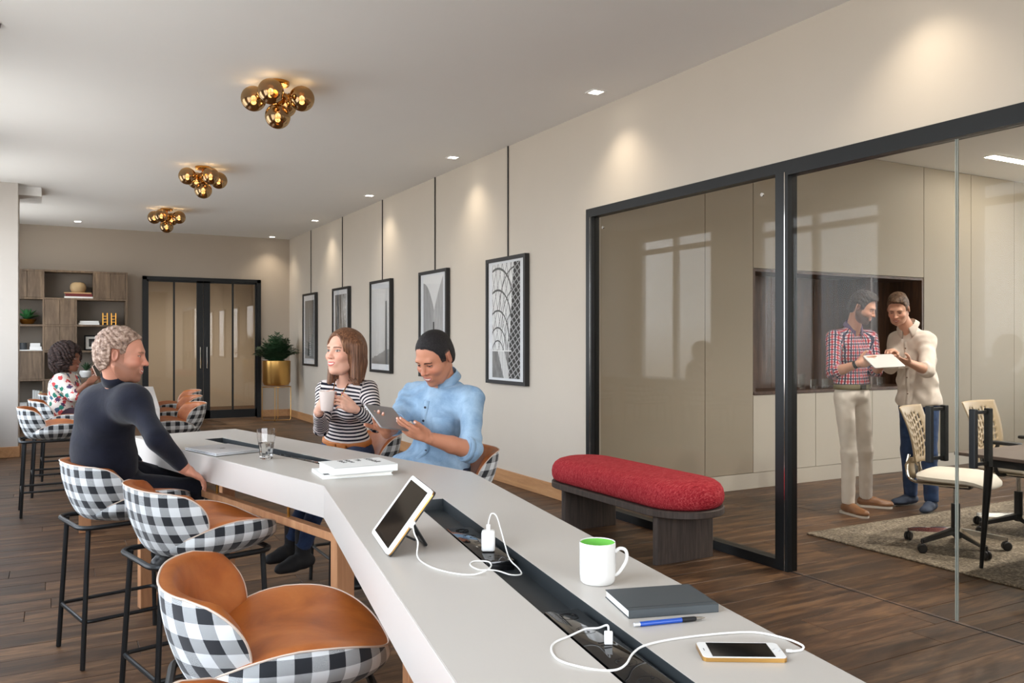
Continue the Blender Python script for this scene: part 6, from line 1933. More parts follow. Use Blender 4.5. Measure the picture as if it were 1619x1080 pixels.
# ---------------------------------------------------------------- woman in the striped top
def woman_striped():
    base = (1.49, 4.70, 0.0); me_ = person('seated long-haired woman in a striped top holding a cup', base)
    sk = (224, 172, 148)
    P = V3(at(549, 708, 4.86)); Cc = V3(at(547, 644, 4.80)); N = V3(at(546, 603, 4.76))
    SR, SL = V3(at(514, 616, 4.80)), V3(at(583, 616, 4.72))
    ER, WR = V3(at(508, 678, 4.64)), V3(at(504, 652, 4.42))
    EL, WL = V3(at(595, 672, 4.58)), V3(at(561, 647, 4.42))
    front = angdir(-126)
    Hc = V3(at(544, 557, 4.66)); hf = angdir(-152, 0.06); hu = V3(0.02, 0.0, 1.0)
    parts = [head(Hc, hf, hu, sk, 0.0025, 1.08, female=True, lips=(192, 92, 88), brow=(120, 86, 66), eye=(70, 58, 52), smile=1.0, eyeopen=0.9, blush=0.35, ears=False)]
    tp_, R = torso_prims(P, Cc, N, SR, SL, front, 0.88, True)
    nk = headpt(Hc, hf, hu, (-0.025, 0, -0.05), 1.05)
    parts.append(limb([cap(nk, N - V3(0, 0, 0.02), 0.043, 0.050, k=0.02)] + [dict(p, r=p['r'] * 0.93) if p['t'] == 'ell' else dict(p, r1=p['r1'] * 0.9, r2=p['r2'] * 0.9) for p in tp_], sk, 0.007))
    for E, W in ((ER, WR), (EL, WL)): parts.append(limb([cap(E, W, 0.034, 0.022, k=0.01)], sk, 0.004))
    mugc = V3(at(517, 634, 4.37))
    vd = unit(V3(cam.location) - mugc)
    parts.append(hand(WR + V3(0, 0, 0.012), V3(RGT[0], RGT[1], 0) * 0.45 + vd * 0.35 + V3(0, 0, 0.75), unit(vd * 0.62 - V3(RGT[0], RGT[1], 0) * 0.75), right=True, curl=(0.50, 0.52, 0.55, 0.6), thumb=(0.7, 0.45, -0.5), tcurl=0.4, scale=0.92, skin=sk, nails=(150, 60, 70)))
    parts.append(hand(WL, V3(at(533, 633, 4.36)) - WL, unit(vd * 0.85 + V3(RGT[0], RGT[1], 0) * 0.2 + V3(0, 0, 0.4)), right=False, curl=(0.5, 0.6, 0.7, 0.8), thumb=(0.8, 0.45, 0.0), tcurl=0.2, scale=0.92, skin=sk, nails=(150, 60, 70)))
    V, Q, C = join(parts); build('body', V, Q, skin_mat, me_, cols=C, org=base)
    # long straight hair
    hm = hair_mat('long_brown_hair', rgb(64, 40, 28), rgb(104, 68, 46), rgb(150, 108, 78), (150, 150, 5), 0.42, 0.4)
    pr = [ell((-0.016, 0, 0.036), (0.107, 0.089, 0.094), k=0.02), ell((-0.050, 0.0, -0.03), (0.072, 0.092, 0.12), k=0.04),
          cap((-0.005, 0.078, 0.03), (0.004, 0.092, -0.185), 0.036, 0.022, k=0.03), cap((-0.012, -0.074, 0.03), (0.004, -0.082, -0.175), 0.032, 0.020, k=0.03),
          cap((-0.05, 0.05, -0.06), (-0.045, 0.070, -0.18), 0.045, 0.026, k=0.03), cap((-0.05, -0.05, -0.06), (-0.045, -0.06, -0.18), 0.045, 0.026, k=0.03),
          ell((0.100, 0.0, 0.000), (0.068, 0.060, 0.094), k=0.010, sub=True), ell((0.03, 0, -0.15), (0.07, 0.055, 0.08), k=0.02, sub=True)]
    def strands(X, Y, Z):
        a = np.arctan2(Y, X + 0.02)
        w_ = np.clip((0.085 - Z) / 0.09, 0, 1)
        return (w_ * (0.0015 * np.sin(a * 40 + 3 * np.sin(Z * 12) + 2 * np.sin(a * 9)) + 0.0007 * np.sin(a * 90 + 2 * np.sin(Z * 20)))).astype(np.float32)
    def ends(F, X, Y, Z):
        a = np.arctan2(Y, X + 0.02); return np.maximum(F, -0.148 + 0.016 * np.sin(a * 7) + 0.006 * np.sin(a * 31) - Z)
    V, Q = mesh_sdf(pr, 0.0028, disp=strands, post=ends)
    build('hair', (relax(V, Q, 1, 0.3) * 1.08) @ basis(hf, hu).T + Hc, Q, hm, me_, org=base)
    # striped top
    t = NT('striped_jersey'); sv = t.attr('sv').outputs['Fac']
    f = t.math('GREATER_THAN', t.math('FRACT', t.math('MULTIPLY', sv, 1 / 0.0205)), 0.52)
    t.set(col=t.mix(f, rgb(222, 212, 208), rgb(30, 28, 40)), rough=0.85, spec=0.2); t.bump(t.noise(t.coord(), 30.0, 3.0), 0.2, 0.01)
    g = 0.009
    sp_, R = torso_prims(P, Cc, N, SR, SL, front, 0.88, True, grow=g)
    def sl(S, E, W): return [cap(S, E, 0.052, 0.041, k=0.03), cylp(E, E * 0.06 + W * 0.94, 0.042, 0.031, k=0.012), cap(E, E * 0.9 + W * 0.1, 0.042, 0.041, k=0.01)]
    prims = clip(sp_, P + R[:, 2] * 0.064, -R[:, 2]) + sl(SR, ER, WR) + sl(SL, EL, WL)
    nb = N + R[:, 2] * 0.012 + R[:, 0] * 0.03
    prims.append(ell(nb + R[:, 2] * 0.035, (0.085, 0.105, 0.045), R, k=0.012, sub=True))
    V, Q = mesh_sdf(prims, 0.005, disp=wrinkle(0.0028, 40, 1.1))
    V = relax(V, Q, 1, 0.4)
    sv, su = along(V, [(P - R[:, 2] * 0.2, N, 0.125, front, 0.0), (SR, ER, 0.05, front, 0.35), (ER, WR, 0.042, front, 0.64), (SL, EL, 0.05, front, 0.35), (EL, WL, 0.042, front, 0.62)])
    build('striped_top', V, Q, t.m, me_, attrs={'sv': sv}, org=base)
    # belt and jeans
    tb_, R2 = torso_prims(P, Cc, N, SR, SL, front, 0.88, True, grow=0.013)
    bc = P + R[:, 2] * 0.052
    V, Q = mesh_sdf(tb_[:2], 0.006, post=slab(bc, R[:, 2], 0.015))
    tan = plain('tan_belt', rgb(186, 112, 52), 0.5)
    bo = build('belt', V, Q, tan, me_, org=base)
    fp_ = bc + R[:, 0] * 0.128
    Mx = Matrix(((R[0, 0], R[0, 1], R[0, 2], fp_[0] - base[0]), (R[1, 0], R[1, 1], R[1, 2], fp_[1] - base[1]), (R[2, 0], R[2, 1], R[2, 2], fp_[2] - base[2]), (0, 0, 0, 1)))
    MB().rbox(-0.008, 0.012, 0.004, 0.058, -0.019, 0.019, 0.006, 2, Mx).rbox(-0.008, 0.012, -0.058, -0.004, -0.019, 0.019, 0.006, 2, Mx).obj('buckle', tan, bo)
    HR, HL = P - R[:, 1] * 0.085 - V3(0, 0, 0.02), P + R[:, 1] * 0.085 - V3(0, 0, 0.02)
    KR, KL = V3(at(497, 766, 4.50)), V3(at(515, 766, 4.38)); AR, AL = V3(at(462, 850, 4.56)), V3(at(479, 864, 4.44))
    jeans = cloth('dark_blue_jeans', rgb(34, 46, 74), 0.25, 14, hi=rgb(58, 78, 116))
    trousers(me_, base, jeans, P, R, [(HR, KR, AR), (HL, KL, AL)], (0.122, 0.155, 0.10), 0.007, 0.074, 0.054, 0.044)
    bts = []
    for A, tdir in ((AR, angdir(-160)), (AL, angdir(-160))):
        s0 = A.copy(); s0[2] -= 0.115
        bts += shoe(s0, tdir, 0.245, 0.036, 0.09, 0.105)
    V, Q = mesh_sdf(bts, 0.006); build('boots', relax(V, Q, 1), Q, plain('black_suede', rgb(26, 25, 28), 0.75), me_, org=base)
    # necklace
    gm = MB(); a1 = N + R[:, 1] * 0.045 + R[:, 0] * 0.03 + R[:, 2] * 0.02; a2 = N - R[:, 1] * 0.045 + R[:, 0] * 0.03 + R[:, 2] * 0.02; lo_ = N + R[:, 0] * 0.112 - R[:, 2] * 0.10
    for a, dd in ((a1, 0.007), (a2, -0.007)):
        gm.tube(smoothpath([tuple(a - V3(base)), tuple((a * 0.5 + lo_ * 0.5) + R[:, 0] * 0.020 + R[:, 1] * dd - V3(base)), tuple(lo_ + R[:, 1] * dd + R[:, 0] * 0.01 - V3(base))], 6), 0.0028, 6)
    gm.obj('necklace', brass, me_)
    c = thing('cup', 'white cup held in both hands by the woman in the striped top', 'cup', tuple(mugc - V3(0, 0, 0.052)))
    MB().lathe([(0.0, 0.0), (0.028, 0.0), (0.032, 0.006), (0.042, 0.104), (0.0395, 0.104), (0.030, 0.010), (0.0, 0.008)], 36).obj('body', plain('cup_glaze', rgb(232, 216, 208), 0.25), c)
woman_striped()

# ---------------------------------------------------------------- man in the navy sweater
def man_navy():
    base = (0.285, 4.225, 0.0); me_ = person('seated man in a dark navy sweater seen from behind, laughing to the right', base)
    sk = (206, 146, 122)
    P = V3(at(170, 742, 3.83)); Cc = V3(at(166, 662, 3.74)); N = V3(at(190, 602, 3.68))
    SR, SL = V3(at(213, 636, 3.57)), V3(at(152, 634, 3.86))
    ER, WR = V3(at(248, 693, 3.45)), V3(at(292, 741, 3.58))
    EL, WL = V3(at(180, 702, 4.02)), V3(at(222, 738, 4.06))
    front = angdir(20)
    Hc = V3(at(194, 562, 3.64)); hf = angdir(-17, -0.12); hu = V3(0.10, 0.02, 1.0)
    parts = [head(Hc, hf, hu, sk, 0.0025, 0.96, lips=(176, 92, 84), brow=(150, 104, 76), smile=1.0, eyeopen=0.35, beard=0.6, beardcol=(112, 72, 50), blush=0.45)]
    tp_, R = torso_prims(P, Cc, N, SR, SL, front, 0.98)
    nk = headpt(Hc, hf, hu, (-0.03, 0, -0.05), 0.96)
    parts.append(limb([cap(nk, N - V3(0, 0, 0.03), 0.052, 0.060, k=0.02)] + [dict(p, r=p['r'] * 0.93) if p['t'] == 'ell' else dict(p, r1=p['r1'] * 0.85, r2=p['r2'] * 0.85) for p in tp_], sk, 0.007))
    for E, W in ((ER, WR), (EL, WL)): parts.append(limb([cap(E, W, 0.038, 0.026, k=0.01)], sk, 0.004))
    parts.append(hand(WR, V3(at(318, 756, 3.64)) - WR, (0.1, -0.25, 0.95), right=True, curl=(0.28, 0.30, 0.34, 0.4), thumb=(0.85, 0.5, -0.1), scale=0.98, skin=sk))
    parts.append(hand(WL, V3(at(250, 748, 4.12)) - WL, (0, 0, 1), right=False, curl=(0.28, 0.30, 0.34, 0.4), scale=0.98, skin=sk, h=0.004))
    V, Q, C = join(parts); build('body', V, Q, skin_mat, me_, cols=C, org=base)
    hm = hair_mat('ash_blond_curls', rgb(92, 72, 62), rgb(150, 124, 108), rgb(200, 178, 162), (60, 60, 60), 0.6, 0.6)
    ln = ([-0.13, -0.08, -0.050, -0.034, -0.031, 0.003, 0.006, 0.026, 0.030, 0.045, 0.060, 0.1], [-0.085, -0.080, -0.066, -0.045, 0.025, 0.025, 0.0, 0.012, 0.046, 0.066, 0.080, 0.10])
    def curls(X, Y, Z):
        w = lambda a, b: wav(X, Y, Z, a, b)
        return (-0.006 * np.abs(w(70, (1, 0.8, 0.6))) - 0.004 * np.abs(w(120, (0.5, -1, 0.8))) + 0.004).astype(np.float32)
    def hpost(F, X, Y, Z):
        zm = np.interp(X[:, 0, 0], ln[0], ln[1])[:, None, None]
        return np.maximum(F, (zm - Z) * 0.8)
    V, Q = mesh_sdf([ell((-0.022, 0, 0.040), (0.102, 0.086, 0.090), k=0.02), ell((-0.045, 0, -0.005), (0.075, 0.078, 0.085), k=0.03)], 0.003, post=hpost, disp=curls)
    build('hair', (relax(V, Q, 1, 0.25) * 0.96) @ basis(hf, hu).T + Hc, Q, hm, me_, org=base)
    nav = cloth('navy_knit', rgb(17, 19, 30), 0.15, 10, 0.9, 0.3, 800, hi=rgb(27, 29, 43))
    sp_, R = torso_prims(P, Cc, N, SR, SL, front, 0.98, grow=0.012)
    def sl(S, E, W): return [cap(S, E, 0.052, 0.049, k=0.09), cylp(E, E * 0.04 + W * 0.96, 0.050, 0.036, k=0.012), cap(E, E * 0.9 + W * 0.1, 0.050, 0.048, k=0.012)]
    prims = sp_ + sl(SR, ER, WR) + sl(SL, EL, WL) + [ell(P * 0.6 + Cc * 0.4 - R[:, 0] * 0.02, (0.128, 0.165, 0.15), R, k=0.05)]
    prims.append(neck_cut(N, nk, R, 0.055, 0.040))
    V, Q = mesh_sdf(prims, 0.0055, disp=wrinkle(0.005, 22, 2.2))
    build('sweater', relax(V, Q, 40, 0.6), Q, nav, me_, org=base)
    u = unit(nk - N); c0 = N + u * 0.014 - V3(base)
    o = MB().tube([c0, c0 + u * 0.022, c0 + u * 0.040], 0.06, 32, rs=[0.074, 0.068, 0.064], caps=False).obj('neckband', nav, me_)
    md = o.modifiers.new('thickness', 'SOLIDIFY'); md.thickness = 0.005
    HR, HL = P - R[:, 1] * 0.09 - V3(0, 0, 0.035), P + R[:, 1] * 0.09 - V3(0, 0, 0.035)
    KR, KL = V3(at(303, 777, 3.96)), V3(at(292, 768, 4.22))
    AR, AL = V3(at(262, 868, 3.92)), V3(at(262, 852, 4.15))
    nt = cloth('navy_trousers', rgb(22, 24, 34), 0.15)
    trousers(me_, base, nt, P, R, [(HR, KR, AR), (HL, KL, AL)], (0.13, 0.165, 0.11), 0.008, 0.078, 0.060)
    sh2 = []
    for A in (AR, AL): s0 = A.copy(); s0[2] -= 0.10; sh2 += shoe(s0, angdir(13), 0.27)
    V, Q = mesh_sdf(sh2, 0.008); build('shoes', relax(V, Q, 1), Q, MATS['black_shoe'], me_, org=base)
man_navy()

# ---------------------------------------------------------------- curly-haired woman at the far table
def woman_far():
    base = (0.06, 8.80, 0.0); me_ = person('curly-haired woman in a floral blouse sitting at the far table with a phone', base)
    sk = (122, 78, 58)
    P = V3(at(97, 652, 7.75)); Cc = V3(at(98, 617, 7.72)); N = V3(at(104, 591, 7.70))
    fr = angdir(-18); rt_ = V3(fr[1], -fr[0], 0)
    SR, SL = N + rt_ * 0.15 - V3(0, 0, 0.06), N - rt_ * 0.15 - V3(0, 0, 0.06)
    ER, WR = V3(at(116, 625, 7.55)), V3(at(140, 605, 7.58)); EL, WL = V3(at(120, 622, 7.85)), V3(at(147, 602, 7.75))
    Hc = V3(at(109, 567, 7.68)); hf = angdir(-28, -0.08); hu = V3(0.05, 0, 1)
    parts = [head(Hc, hf, hu, sk, 0.004, 0.98, female=True, lips=(140, 64, 60), brow=(30, 22, 20), smile=0.3, eyeopen=0.8, blush=0.1, ears=False)]
    tp_, R = torso_prims(P, Cc, N, SR, SL, fr, 0.88, True)
    nk = headpt(Hc, hf, hu, (-0.025, 0, -0.05))
    parts.append(limb([cap(nk, N - V3(0, 0, 0.02), 0.042, 0.048, k=0.02)] + [dict(p, r=p['r'] * 0.9) if p['t'] == 'ell' else dict(p, r1=p['r1'] * 0.85, r2=p['r2'] * 0.85) for p in tp_], sk, 0.01))
    for E, W in ((ER, WR), (EL, WL)): parts.append(limb([cap(E, W, 0.036, 0.023, k=0.01)], sk, 0.006))
    parts.append(hand(WR, V3(at(150, 598, 7.62)) - WR, (0.2, -0.4, 0.9), right=True, curl=(0.5, 0.7, 0.8, 0.8), scale=0.92, skin=sk, h=0.004, nails=(190, 120, 100)))
    parts.append(hand(WL, V3(at(153, 588, 7.72)) - WL, (0.8, 0.2, -0.2), right=False, curl=(0.5, 0.6, 0.6, 0.6), scale=0.92, skin=sk, h=0.004, nails=(190, 120, 100)))
    V, Q, C = join(parts); build('body', V, Q, skin_mat, me_, cols=C, org=base)
    hm = hair_mat('dark_curls', rgb(20, 14, 14), rgb(42, 30, 28), rgb(78, 60, 54), (60, 60, 60), 0.8, 1.0)
    def curls(X, Y, Z): return (-0.014 * np.abs(wav(X, Y, Z, 60, (1, 0.8, 0.6))) - 0.010 * np.abs(wav(X, Y, Z, 110, (0.5, -1, 0.8))) + 0.009).astype(np.float32)
    V, Q = mesh_sdf([ell((-0.035, 0, 0.030), (0.128, 0.135, 0.128), k=0.02), ell((-0.060, 0, -0.055), (0.090, 0.115, 0.095), k=0.04), ell((0.110, 0, -0.020), (0.085, 0.085, 0.095), k=0.01, sub=True)], 0.005, disp=curls)
    build('hair', V @ basis(hf, hu).T + Hc, Q, hm, me_, org=base)
    t = NT('floral_cloth'); co = t.coord(scale=(21, 21, 21))
    vo = t.n('ShaderNodeTexVoronoi'); t.l(co, vo.inputs['Vector']); vo.inputs['Scale'].default_value = 1.0
    sp = t.n('ShaderNodeSeparateColor'); t.l(vo.outputs['Color'], sp.inputs[0])
    n = t.noise(co, 3.0, 2.0)
    m_ = t.math('LESS_THAN', t.math('MULTIPLY_ADD', n, 0.9, vo.outputs['Distance']), 0.92)
    m_ = t.math('MULTIPLY', m_, t.math('GREATER_THAN', sp.outputs[1], 0.15))
    fc = t.ramp(sp.outputs[0], [(0.0, rgb(176, 44, 56)), (0.42, rgb(206, 84, 84)), (0.5, rgb(34, 122, 98)), (0.72, rgb(40, 96, 120)), (1.0, rgb(96, 44, 84))])
    t.set(col=t.mix(m_, rgb(226, 218, 210), fc), rough=0.8)
    sp_, R = torso_prims(P, Cc, N, SR, SL, fr, 0.90, True, grow=0.022)
    def sl(S, E, W): return [cap(S, E, 0.068, 0.062, k=0.03), cylp(E * 1.0, E * 0.86 + W * 0.14, 0.060, 0.052, k=0.012)]
    V, Q = mesh_sdf(sp_ + sl(SR, ER, WR) + sl(SL, EL, WL), 0.008, disp=wrinkle(0.004, 30), post=below(float(P[2]) - 0.03))
    build('blouse', relax(V, Q, 1), Q, t.m, me_, org=base)
    HR, HL = P + rt_ * 0.085 - V3(0, 0, 0.01), P - rt_ * 0.085 - V3(0, 0, 0.01)
    legs = []; sh2 = []
    for H in (HR, HL):
        K = H + fr * 0.40 + V3(0, 0, -0.03); K[1] = min(max(K[1], 8.6), 8.95); A = K - fr * 0.12; A[2] = 0.33; legs.append((H, K, A)); s0 = A.copy(); s0[2] = 0.225; sh2 += shoe(s0, fr, 0.24, 0.04)
    trousers(me_, base, cloth('dark_plum_trousers', rgb(52, 34, 44), 0.15), P, R, legs, (0.12, 0.155, 0.10), 0.01, 0.074, 0.054)
    V, Q = mesh_sdf(sh2, 0.01); build('shoes', relax(V, Q, 1), Q, MATS['black_shoe'], me_, org=base)
    pc = at(153.5, 588, 7.66)
    p = thing('handheld_phone', 'pale phone held up by the curly-haired woman', 'phone', tuple(pc), (math.radians(75), math.radians(-18), math.radians(60)))
    MB().prism(rrect(0.036, 0.070, 0.008), -0.004, 0.003).obj('case_back', plain('pale_phone', rgb(206, 178, 164), 0.4), p, 30); MB().prism(rrect(0.033, 0.067, 0.007), 0.0032, 0.0036).obj('screen', black_gloss, p, 30)
woman_far()

# ---------------------------------------------------------------- the two men behind the glass
def standing(label, base, sk, P, Cc, N, SR, SL, arms, front, Hc, hf, hu, headkw, torso_k=0.98, hs=1.0, hands=()):
    me_ = person(label, base)
    parts = [head(Hc, hf, hu, sk, 0.0032, hs, **headkw)]
    tp_, R = torso_prims(P, Cc, N, SR, SL, front, torso_k)
    nk = headpt(Hc, hf, hu, (-0.025, 0, -0.055), hs)
    parts.append(limb([cap(nk, N - V3(0, 0, 0.03), 0.052, 0.058, k=0.02)] + [dict(p, r=p['r'] * 0.9) if p['t'] == 'ell' else dict(p, r1=p['r1'] * 0.82, r2=p['r2'] * 0.82) for p in tp_], sk, 0.009))
    for E, W in arms: parts.append(limb([cap(E, E * 0.6 + W * 0.4, 0.041, 0.038, k=0.01), cap(E * 0.6 + W * 0.4, W, 0.038, 0.026, k=0.01)], sk, 0.005))
    for a, kw in hands: parts.append(hand(*a, **kw))
    V, Q, C = join(parts); build('body', V, Q, skin_mat, me_, cols=C, org=base)
    return me_, R
def man_plaid():
    base = (5.70, 4.52, 0.0); sk = (206, 154, 128)
    P = V3(at(1347, 618, 6.76)); Cc = V3(at(1345, 562, 6.76)); N = V3(at(1348, 519, 6.74))
    SR, SL = V3(at(1318, 535, 6.67)), V3(at(1375, 534, 6.83)); ER, WR = V3(at(1317, 590, 6.50)), V3(at(1357, 575, 6.36)); EL, WL = V3(at(1384, 586, 6.72)), V3(at(1394, 577, 6.50))
    front = angdir(-100); Hc = V3(at(1364, 487, 6.64)); hf = angdir(-68, -0.42); hu = V3(0.12, -0.35, 1)
    hk = dict(lips=(176, 92, 88), brow=(34, 26, 24), smile=0.9, eyeopen=0.55, beard=0.85, beardcol=(44, 34, 30), scalp=(44, 36, 34))
    me_, R = standing('standing bearded man in a red and blue checked shirt and cream trousers', base, sk, P, Cc, N, SR, SL, ((ER, WR), (EL, WL)), front, Hc, hf, hu, hk, 0.96, 1.0,
        (((WR, V3(at(1378, 570, 6.34)) - WR, (0.0, -0.8, 0.3)), dict(right=True, curl=(0.25, 0.3, 0.35, 0.4), thumb=(0.6, 0.7, 0.2), skin=sk, h=0.004)),
         ((WL, V3(at(1412, 570, 6.42)) - WL, (0.2, 0.3, -0.9)), dict(right=False, curl=(0.2, 0.25, 0.3, 0.3), skin=sk, h=0.004))))
    hm = hair_mat('dark_wavy_hair', rgb(26, 20, 18), rgb(48, 38, 34), rgb(90, 74, 64), (60, 60, 60), 0.5, 0.6)
    short_hair('hair', hm, me_, Hc, hf, hu, base, 1.0, 0.018, 0.008, 0.005, 75, h=0.004, fringe=0.012, back=0.006)
    t = NT('checked_cloth'); sv = t.attr('sv').outputs['Fac']; su = t.attr('su').outputs['Fac']; Pp = 0.046
    fu = t.math('FRACT', t.math('MULTIPLY', su, 1 / Pp)); fv = t.math('FRACT', t.math('MULTIPLY', sv, 1 / Pp))
    def band(f, a, b): return t.math('MULTIPLY', t.math('GREATER_THAN', f, a), t.math('LESS_THAN', f, b))
    red, blu, wh_ = rgb(196, 44, 72), rgb(38, 46, 92), rgb(226, 216, 222)
    cu = t.mix(band(fu, 0.02, 0.30), wh_, red); cu = t.mix(band(fu, 0.52, 0.80), cu, blu)
    cv = t.mix(band(fv, 0.02, 0.30), wh_, red); cv = t.mix(band(fv, 0.52, 0.80), cv, blu)
    mx = t.n('ShaderNodeMix', data_type='RGBA', blend_type='MULTIPLY'); mx.inputs[0].default_value = 0.85; t.l(cu, mx.inputs[6]); t.l(cv, mx.inputs[7])
    t.set(col=mx.outputs[2], rough=0.85)
    sp_, R = torso_prims(P, Cc, N, SR, SL, front, 0.96, grow=0.012)
    def sl(S, E, W, e): return [cap(S, E, 0.064, 0.054, k=0.03), cylp(E, E * (1 - e) + W * e, 0.055, 0.050, k=0.012), cap(E, E * 0.95 + W * 0.05, 0.054, 0.052, k=0.01)]
    nk = headpt(Hc, hf, hu, (-0.025, 0, -0.055)); cu_ = unit(nk - N)
    V, Q = mesh_sdf(sp_ + sl(SR, ER, WR, 0.30) + sl(SL, EL, WL, 0.3) + [neck_cut(N, nk, R)], 0.0065, disp=wrinkle(0.004, 34, 0.4), post=below(float(P[2]) + 0.055, lambda X, Y, Z: np.where(np.hypot(X - P[0], Y - P[1]) < 0.2, 0, -1)))
    V = relax(V, Q, 1)
    sv_, su_ = along(V, [(P - R[:, 2] * 0.2, N, 0.15, -front, 0.0), (SR, ER, 0.06, -front, 0.3), (ER, WR, 0.055, -front, 0.6), (SL, EL, 0.06, -front, 0.3), (EL, WL, 0.055, -front, 0.6)])
    build('shirt', V, Q, t.m, me_, attrs={'sv': sv_, 'su': su_}, org=base)
    ck = cloth('blue_lilac_cloth', rgb(112, 92, 130), 0.3, 60); collar('collar', ck, me_, N + cu_ * 0.016, cu_, front, 0.066, 0.038, 0.012, 0.35, 0.034, org=base)
    tb_, _ = torso_prims(P, Cc, N, SR, SL, front, 0.96, grow=0.010)
    V, Q = mesh_sdf(tb_[:2], 0.007, post=slab(P + V3(0, 0, 0.035), (0, 0, 1), 0.022)); bo = build('belt', V, Q, plain('olive_belt', rgb(116, 108, 78), 0.8), me_, org=base)
    fp_ = P + front * 0.128 + V3(0, 0, 0.035) - V3(base); MB().box(-0.022, 0.022, -0.008, 0.008, -0.020, 0.020, Matrix.Translation(fp_) @ Matrix.Rotation(math.radians(-10), 4, 'Z')).obj('buckle', plain('buckle_dark', rgb(70, 66, 56), 0.3, 0.8), bo, 0)
    F1, F2 = V3(onz(1341, 812, 0)), V3(onz(1369, 801, 0))
    F1[2] = F2[2] = 0.085
    cr = cloth('cream_denim', rgb(234, 226, 218), 0.03, 10, hi=rgb(244, 240, 234))
    H1, H2 = P - R[:, 1] * 0.085 - V3(0, 0, 0.06), P + R[:, 1] * 0.085 - V3(0, 0, 0.06)
    trousers(me_, base, cr, P - V3(0, 0, 0.0), R, [(H1, (H1 * 0.5 + F1 * 0.5) + front * 0.03, F1), (H2, (H2 * 0.5 + F2 * 0.5) + front * 0.03, F2)], (0.118, 0.150, 0.095), 0.008, 0.080, 0.058, 0.052, 0.002)
    for nm_, F_, d_ in (('shoe', F1, angdir(-98)), ('shoe', F2, angdir(-52))):
        s0 = F_.copy(); s0[2] = 0.012
        V, Q = mesh_sdf(shoe(s0, d_, 0.29, 0.046, 0.085), 0.006, post=below(0.012)); so = build(nm_, relax(V, Q, 1), Q, plain('tan_leather_shoe', rgb(140, 98, 66), 0.45), me_, org=base)
        mm = MB(); L_, a_ = 0.29, math.atan2(d_[1], d_[0])
        pl_ = [(x, y) for x, y in stadium(0.047, 0.095, 8)]; c_ = s0 + d_ * 0.065 - V3(base)
        mm.prism(pl_, 0.0, 0.016, Matrix.Translation((c_[0], c_[1], 0)) @ Matrix.Rotation(a_ - PI / 2, 4, 'Z')); mm.obj('sole', plain('white_sole', rgb(214, 208, 200), 0.6), so)
    w0 = ER * 0.10 + WR * 0.90 - V3(base); wd = unit(WR - ER)
    MB().tube([w0 - wd * 0.012, w0 + wd * 0.012], 0.031, 20).obj('watch', black_matte, me_)
    c = at(1396.5, 571, 6.34); q = [at(1370, 562, 6.38), at(1425, 558.5, 6.44), at(1421.5, 581, 6.26), at(1372, 583, 6.20)]
    ex = ((q[1] - q[0]) + (q[2] - q[3])).normalized(); ey_ = ((q[0] - q[3]) + (q[1] - q[2])); ey_ = (ey_ - ex * ey_.dot(ex)).normalized(); ez_ = ex.cross(ey_)
    tt = thing('handheld_tablet', 'white tablet the two standing men look at', 'tablet', tuple((q[0] + q[1] + q[2] + q[3]) / 4)); tt.rotation_euler = Matrix(((ex.x, ey_.x, ez_.x), (ex.y, ey_.y, ez_.y), (ex.z, ey_.z, ez_.z))).to_4x4().to_euler()
    MB().prism(rrect(0.130, 0.088, 0.010), -0.004, 0.003).obj('back', plain('tablet_white', rgb(206, 206, 206), 0.35), tt, 30)
    MB().prism(rrect(0.128, 0.086, 0.009), -0.0052, -0.0042).obj('screen', black_gloss, tt, 30)
man_plaid()

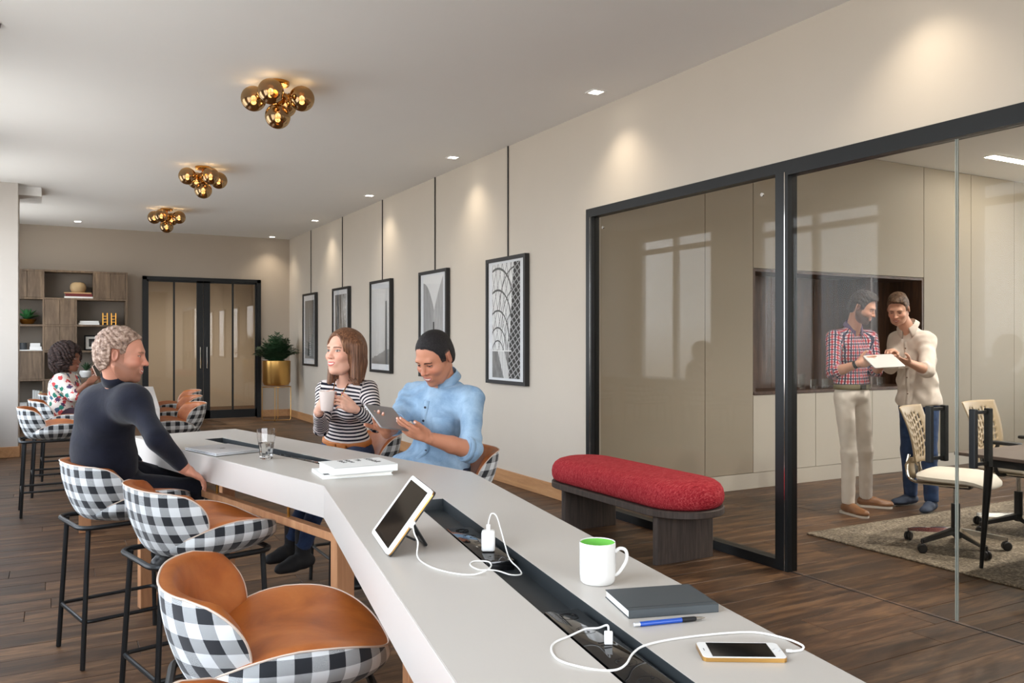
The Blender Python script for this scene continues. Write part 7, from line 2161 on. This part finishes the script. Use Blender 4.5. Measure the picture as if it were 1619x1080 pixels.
def man_cream():
    base = (6.30, 4.50, 0.0); sk = (214, 168, 146)
    P = V3(at(1453, 634, 6.98)); Cc = V3(at(1447, 566, 6.96)); N = V3(at(1438, 520, 6.92))
    SR, SL = V3(at(1418, 538, 7.04)), V3(at(1466, 538, 6.80)); ER, WR = V3(at(1408, 580, 6.92)), V3(at(1412, 556, 6.70)); EL, WL = V3(at(1466, 586, 6.66)), V3(at(1436, 573, 6.52))
    front = angdir(-166); Hc = V3(at(1420, 489, 6.82)); hf = angdir(-158, -0.50); hu = V3(-0.42, -0.2, 1)
    hk = dict(lips=(172, 96, 88), brow=(60, 44, 34), smile=0.8, eyeopen=0.5, beard=0.12, beardcol=(70, 52, 44), scalp=(70, 54, 44))
    me_, R = standing('standing man in a loose cream shirt and blue jeans pointing at the white tablet', base, sk, P, Cc, N, SR, SL, ((ER, WR), (EL, WL)), front, Hc, hf, hu, hk, 0.98, 1.0,
        (((WR, V3(at(1398, 553, 6.55)) - WR, (0, 0, 1)), dict(right=True, curl=(0.2, 0.9, 1.0, 1.0), skin=sk, h=0.004)),
         ((WL, V3(at(1418, 570, 6.46)) - WL, (0.1, -0.5, -0.8)), dict(right=False, curl=(0.2, 0.25, 0.3, 0.3), skin=sk, h=0.004))))
    hm = hair_mat('brown_short_hair', rgb(48, 36, 28), rgb(84, 64, 50), rgb(126, 100, 80), (60, 60, 60), 0.5, 0.5)
    short_hair('hair', hm, me_, Hc, hf, hu, base, 1.0, 0.014, 0.004, 0.003, 90, h=0.004, fringe=0.010)
    cm = cloth('cream_linen', rgb(216, 204, 194), 0.06, 9, hi=rgb(234, 226, 218))
    sp_, R = torso_prims(P, Cc, N, SR, SL, front, 1.0, grow=0.018)
    def sl(S, E, W, e): return [cap(S, E, 0.070, 0.062, k=0.03), cylp(E, E * (1 - e) + W * e, 0.062, 0.056, k=0.012), cap(E, E * 0.95 + W * 0.05, 0.062, 0.060, k=0.01)]
    low = P - V3(0, 0, 0.02)
    V, Q = mesh_sdf(sp_ + sl(SR, ER, WR, 0.28) + sl(SL, EL, WL, 0.22) + [neck_cut(N, headpt(Hc, hf, hu, (-0.025, 0, -0.055)), R), ell(low, (0.150, 0.185, 0.16), R, k=0.05), ell(P * 0.5 + Cc * 0.5, (0.125, 0.165, 0.18), R, k=0.05)], 0.0065, disp=wrinkle(0.006, 26, 0.9),
                    post=below(float(P[2]) - 0.055, lambda X, Y, Z: 0.05 * np.clip(1 - np.abs((X - P[0]) * R[0, 1] + (Y - P[1]) * R[1, 1]) / 0.16, 0, 1) * -1 + 0.03))
    V = relax(V, Q, 1); so_ = build('shirt', V, Q, cm, me_, org=base)
    placket(so_, V, Q, N, P, R, base, cm, plain('brown_button', rgb(110, 90, 74), 0.4), 0.12, 1.12, 5)
    cu_ = unit(headpt(Hc, hf, hu, (-0.025, 0, -0.055)) - N); cq = unit(cu_ * 0.5 + R[:, 2] * 0.5); collar('collar', cm, me_, N + cq * 0.024 + front * 0.010, cq, front, 0.073, 0.036, 0.018, 0.36, 0.040, org=base)
    F1, F2 = V3(onz(1440, 798, 0)), V3(onz(1473, 810, 0)); F1[2] = F2[2] = 0.085
    H1, H2 = P - R[:, 1] * 0.085 - V3(0, 0, 0.03), P + R[:, 1] * 0.085 - V3(0, 0, 0.03)
    trousers(me_, base, cloth('blue_jeans', rgb(36, 56, 92), 0.25, 12, hi=rgb(60, 84, 126)), P - V3(0, 0, 0.02), R, [(H1, (H1 * 0.5 + F1 * 0.5) + front * 0.03, F1), (H2, (H2 * 0.5 + F2 * 0.5) + front * 0.03, F2)], (0.125, 0.160, 0.095), 0.008, 0.086, 0.064, 0.056)
    for F_, d_ in ((F1, angdir(170)), (F2, angdir(-165))):
        s0 = F_.copy(); s0[2] = 0.012 if F_ is F1 else 0.020
        V, Q = mesh_sdf(shoe(s0, d_, 0.28, 0.044, 0.085), 0.006, post=below(s0[2] - 0.01)); build('shoe', relax(V, Q, 1), Q, plain('blue_suede_shoe', rgb(50, 62, 84), 0.7), me_, org=base)
man_cream()
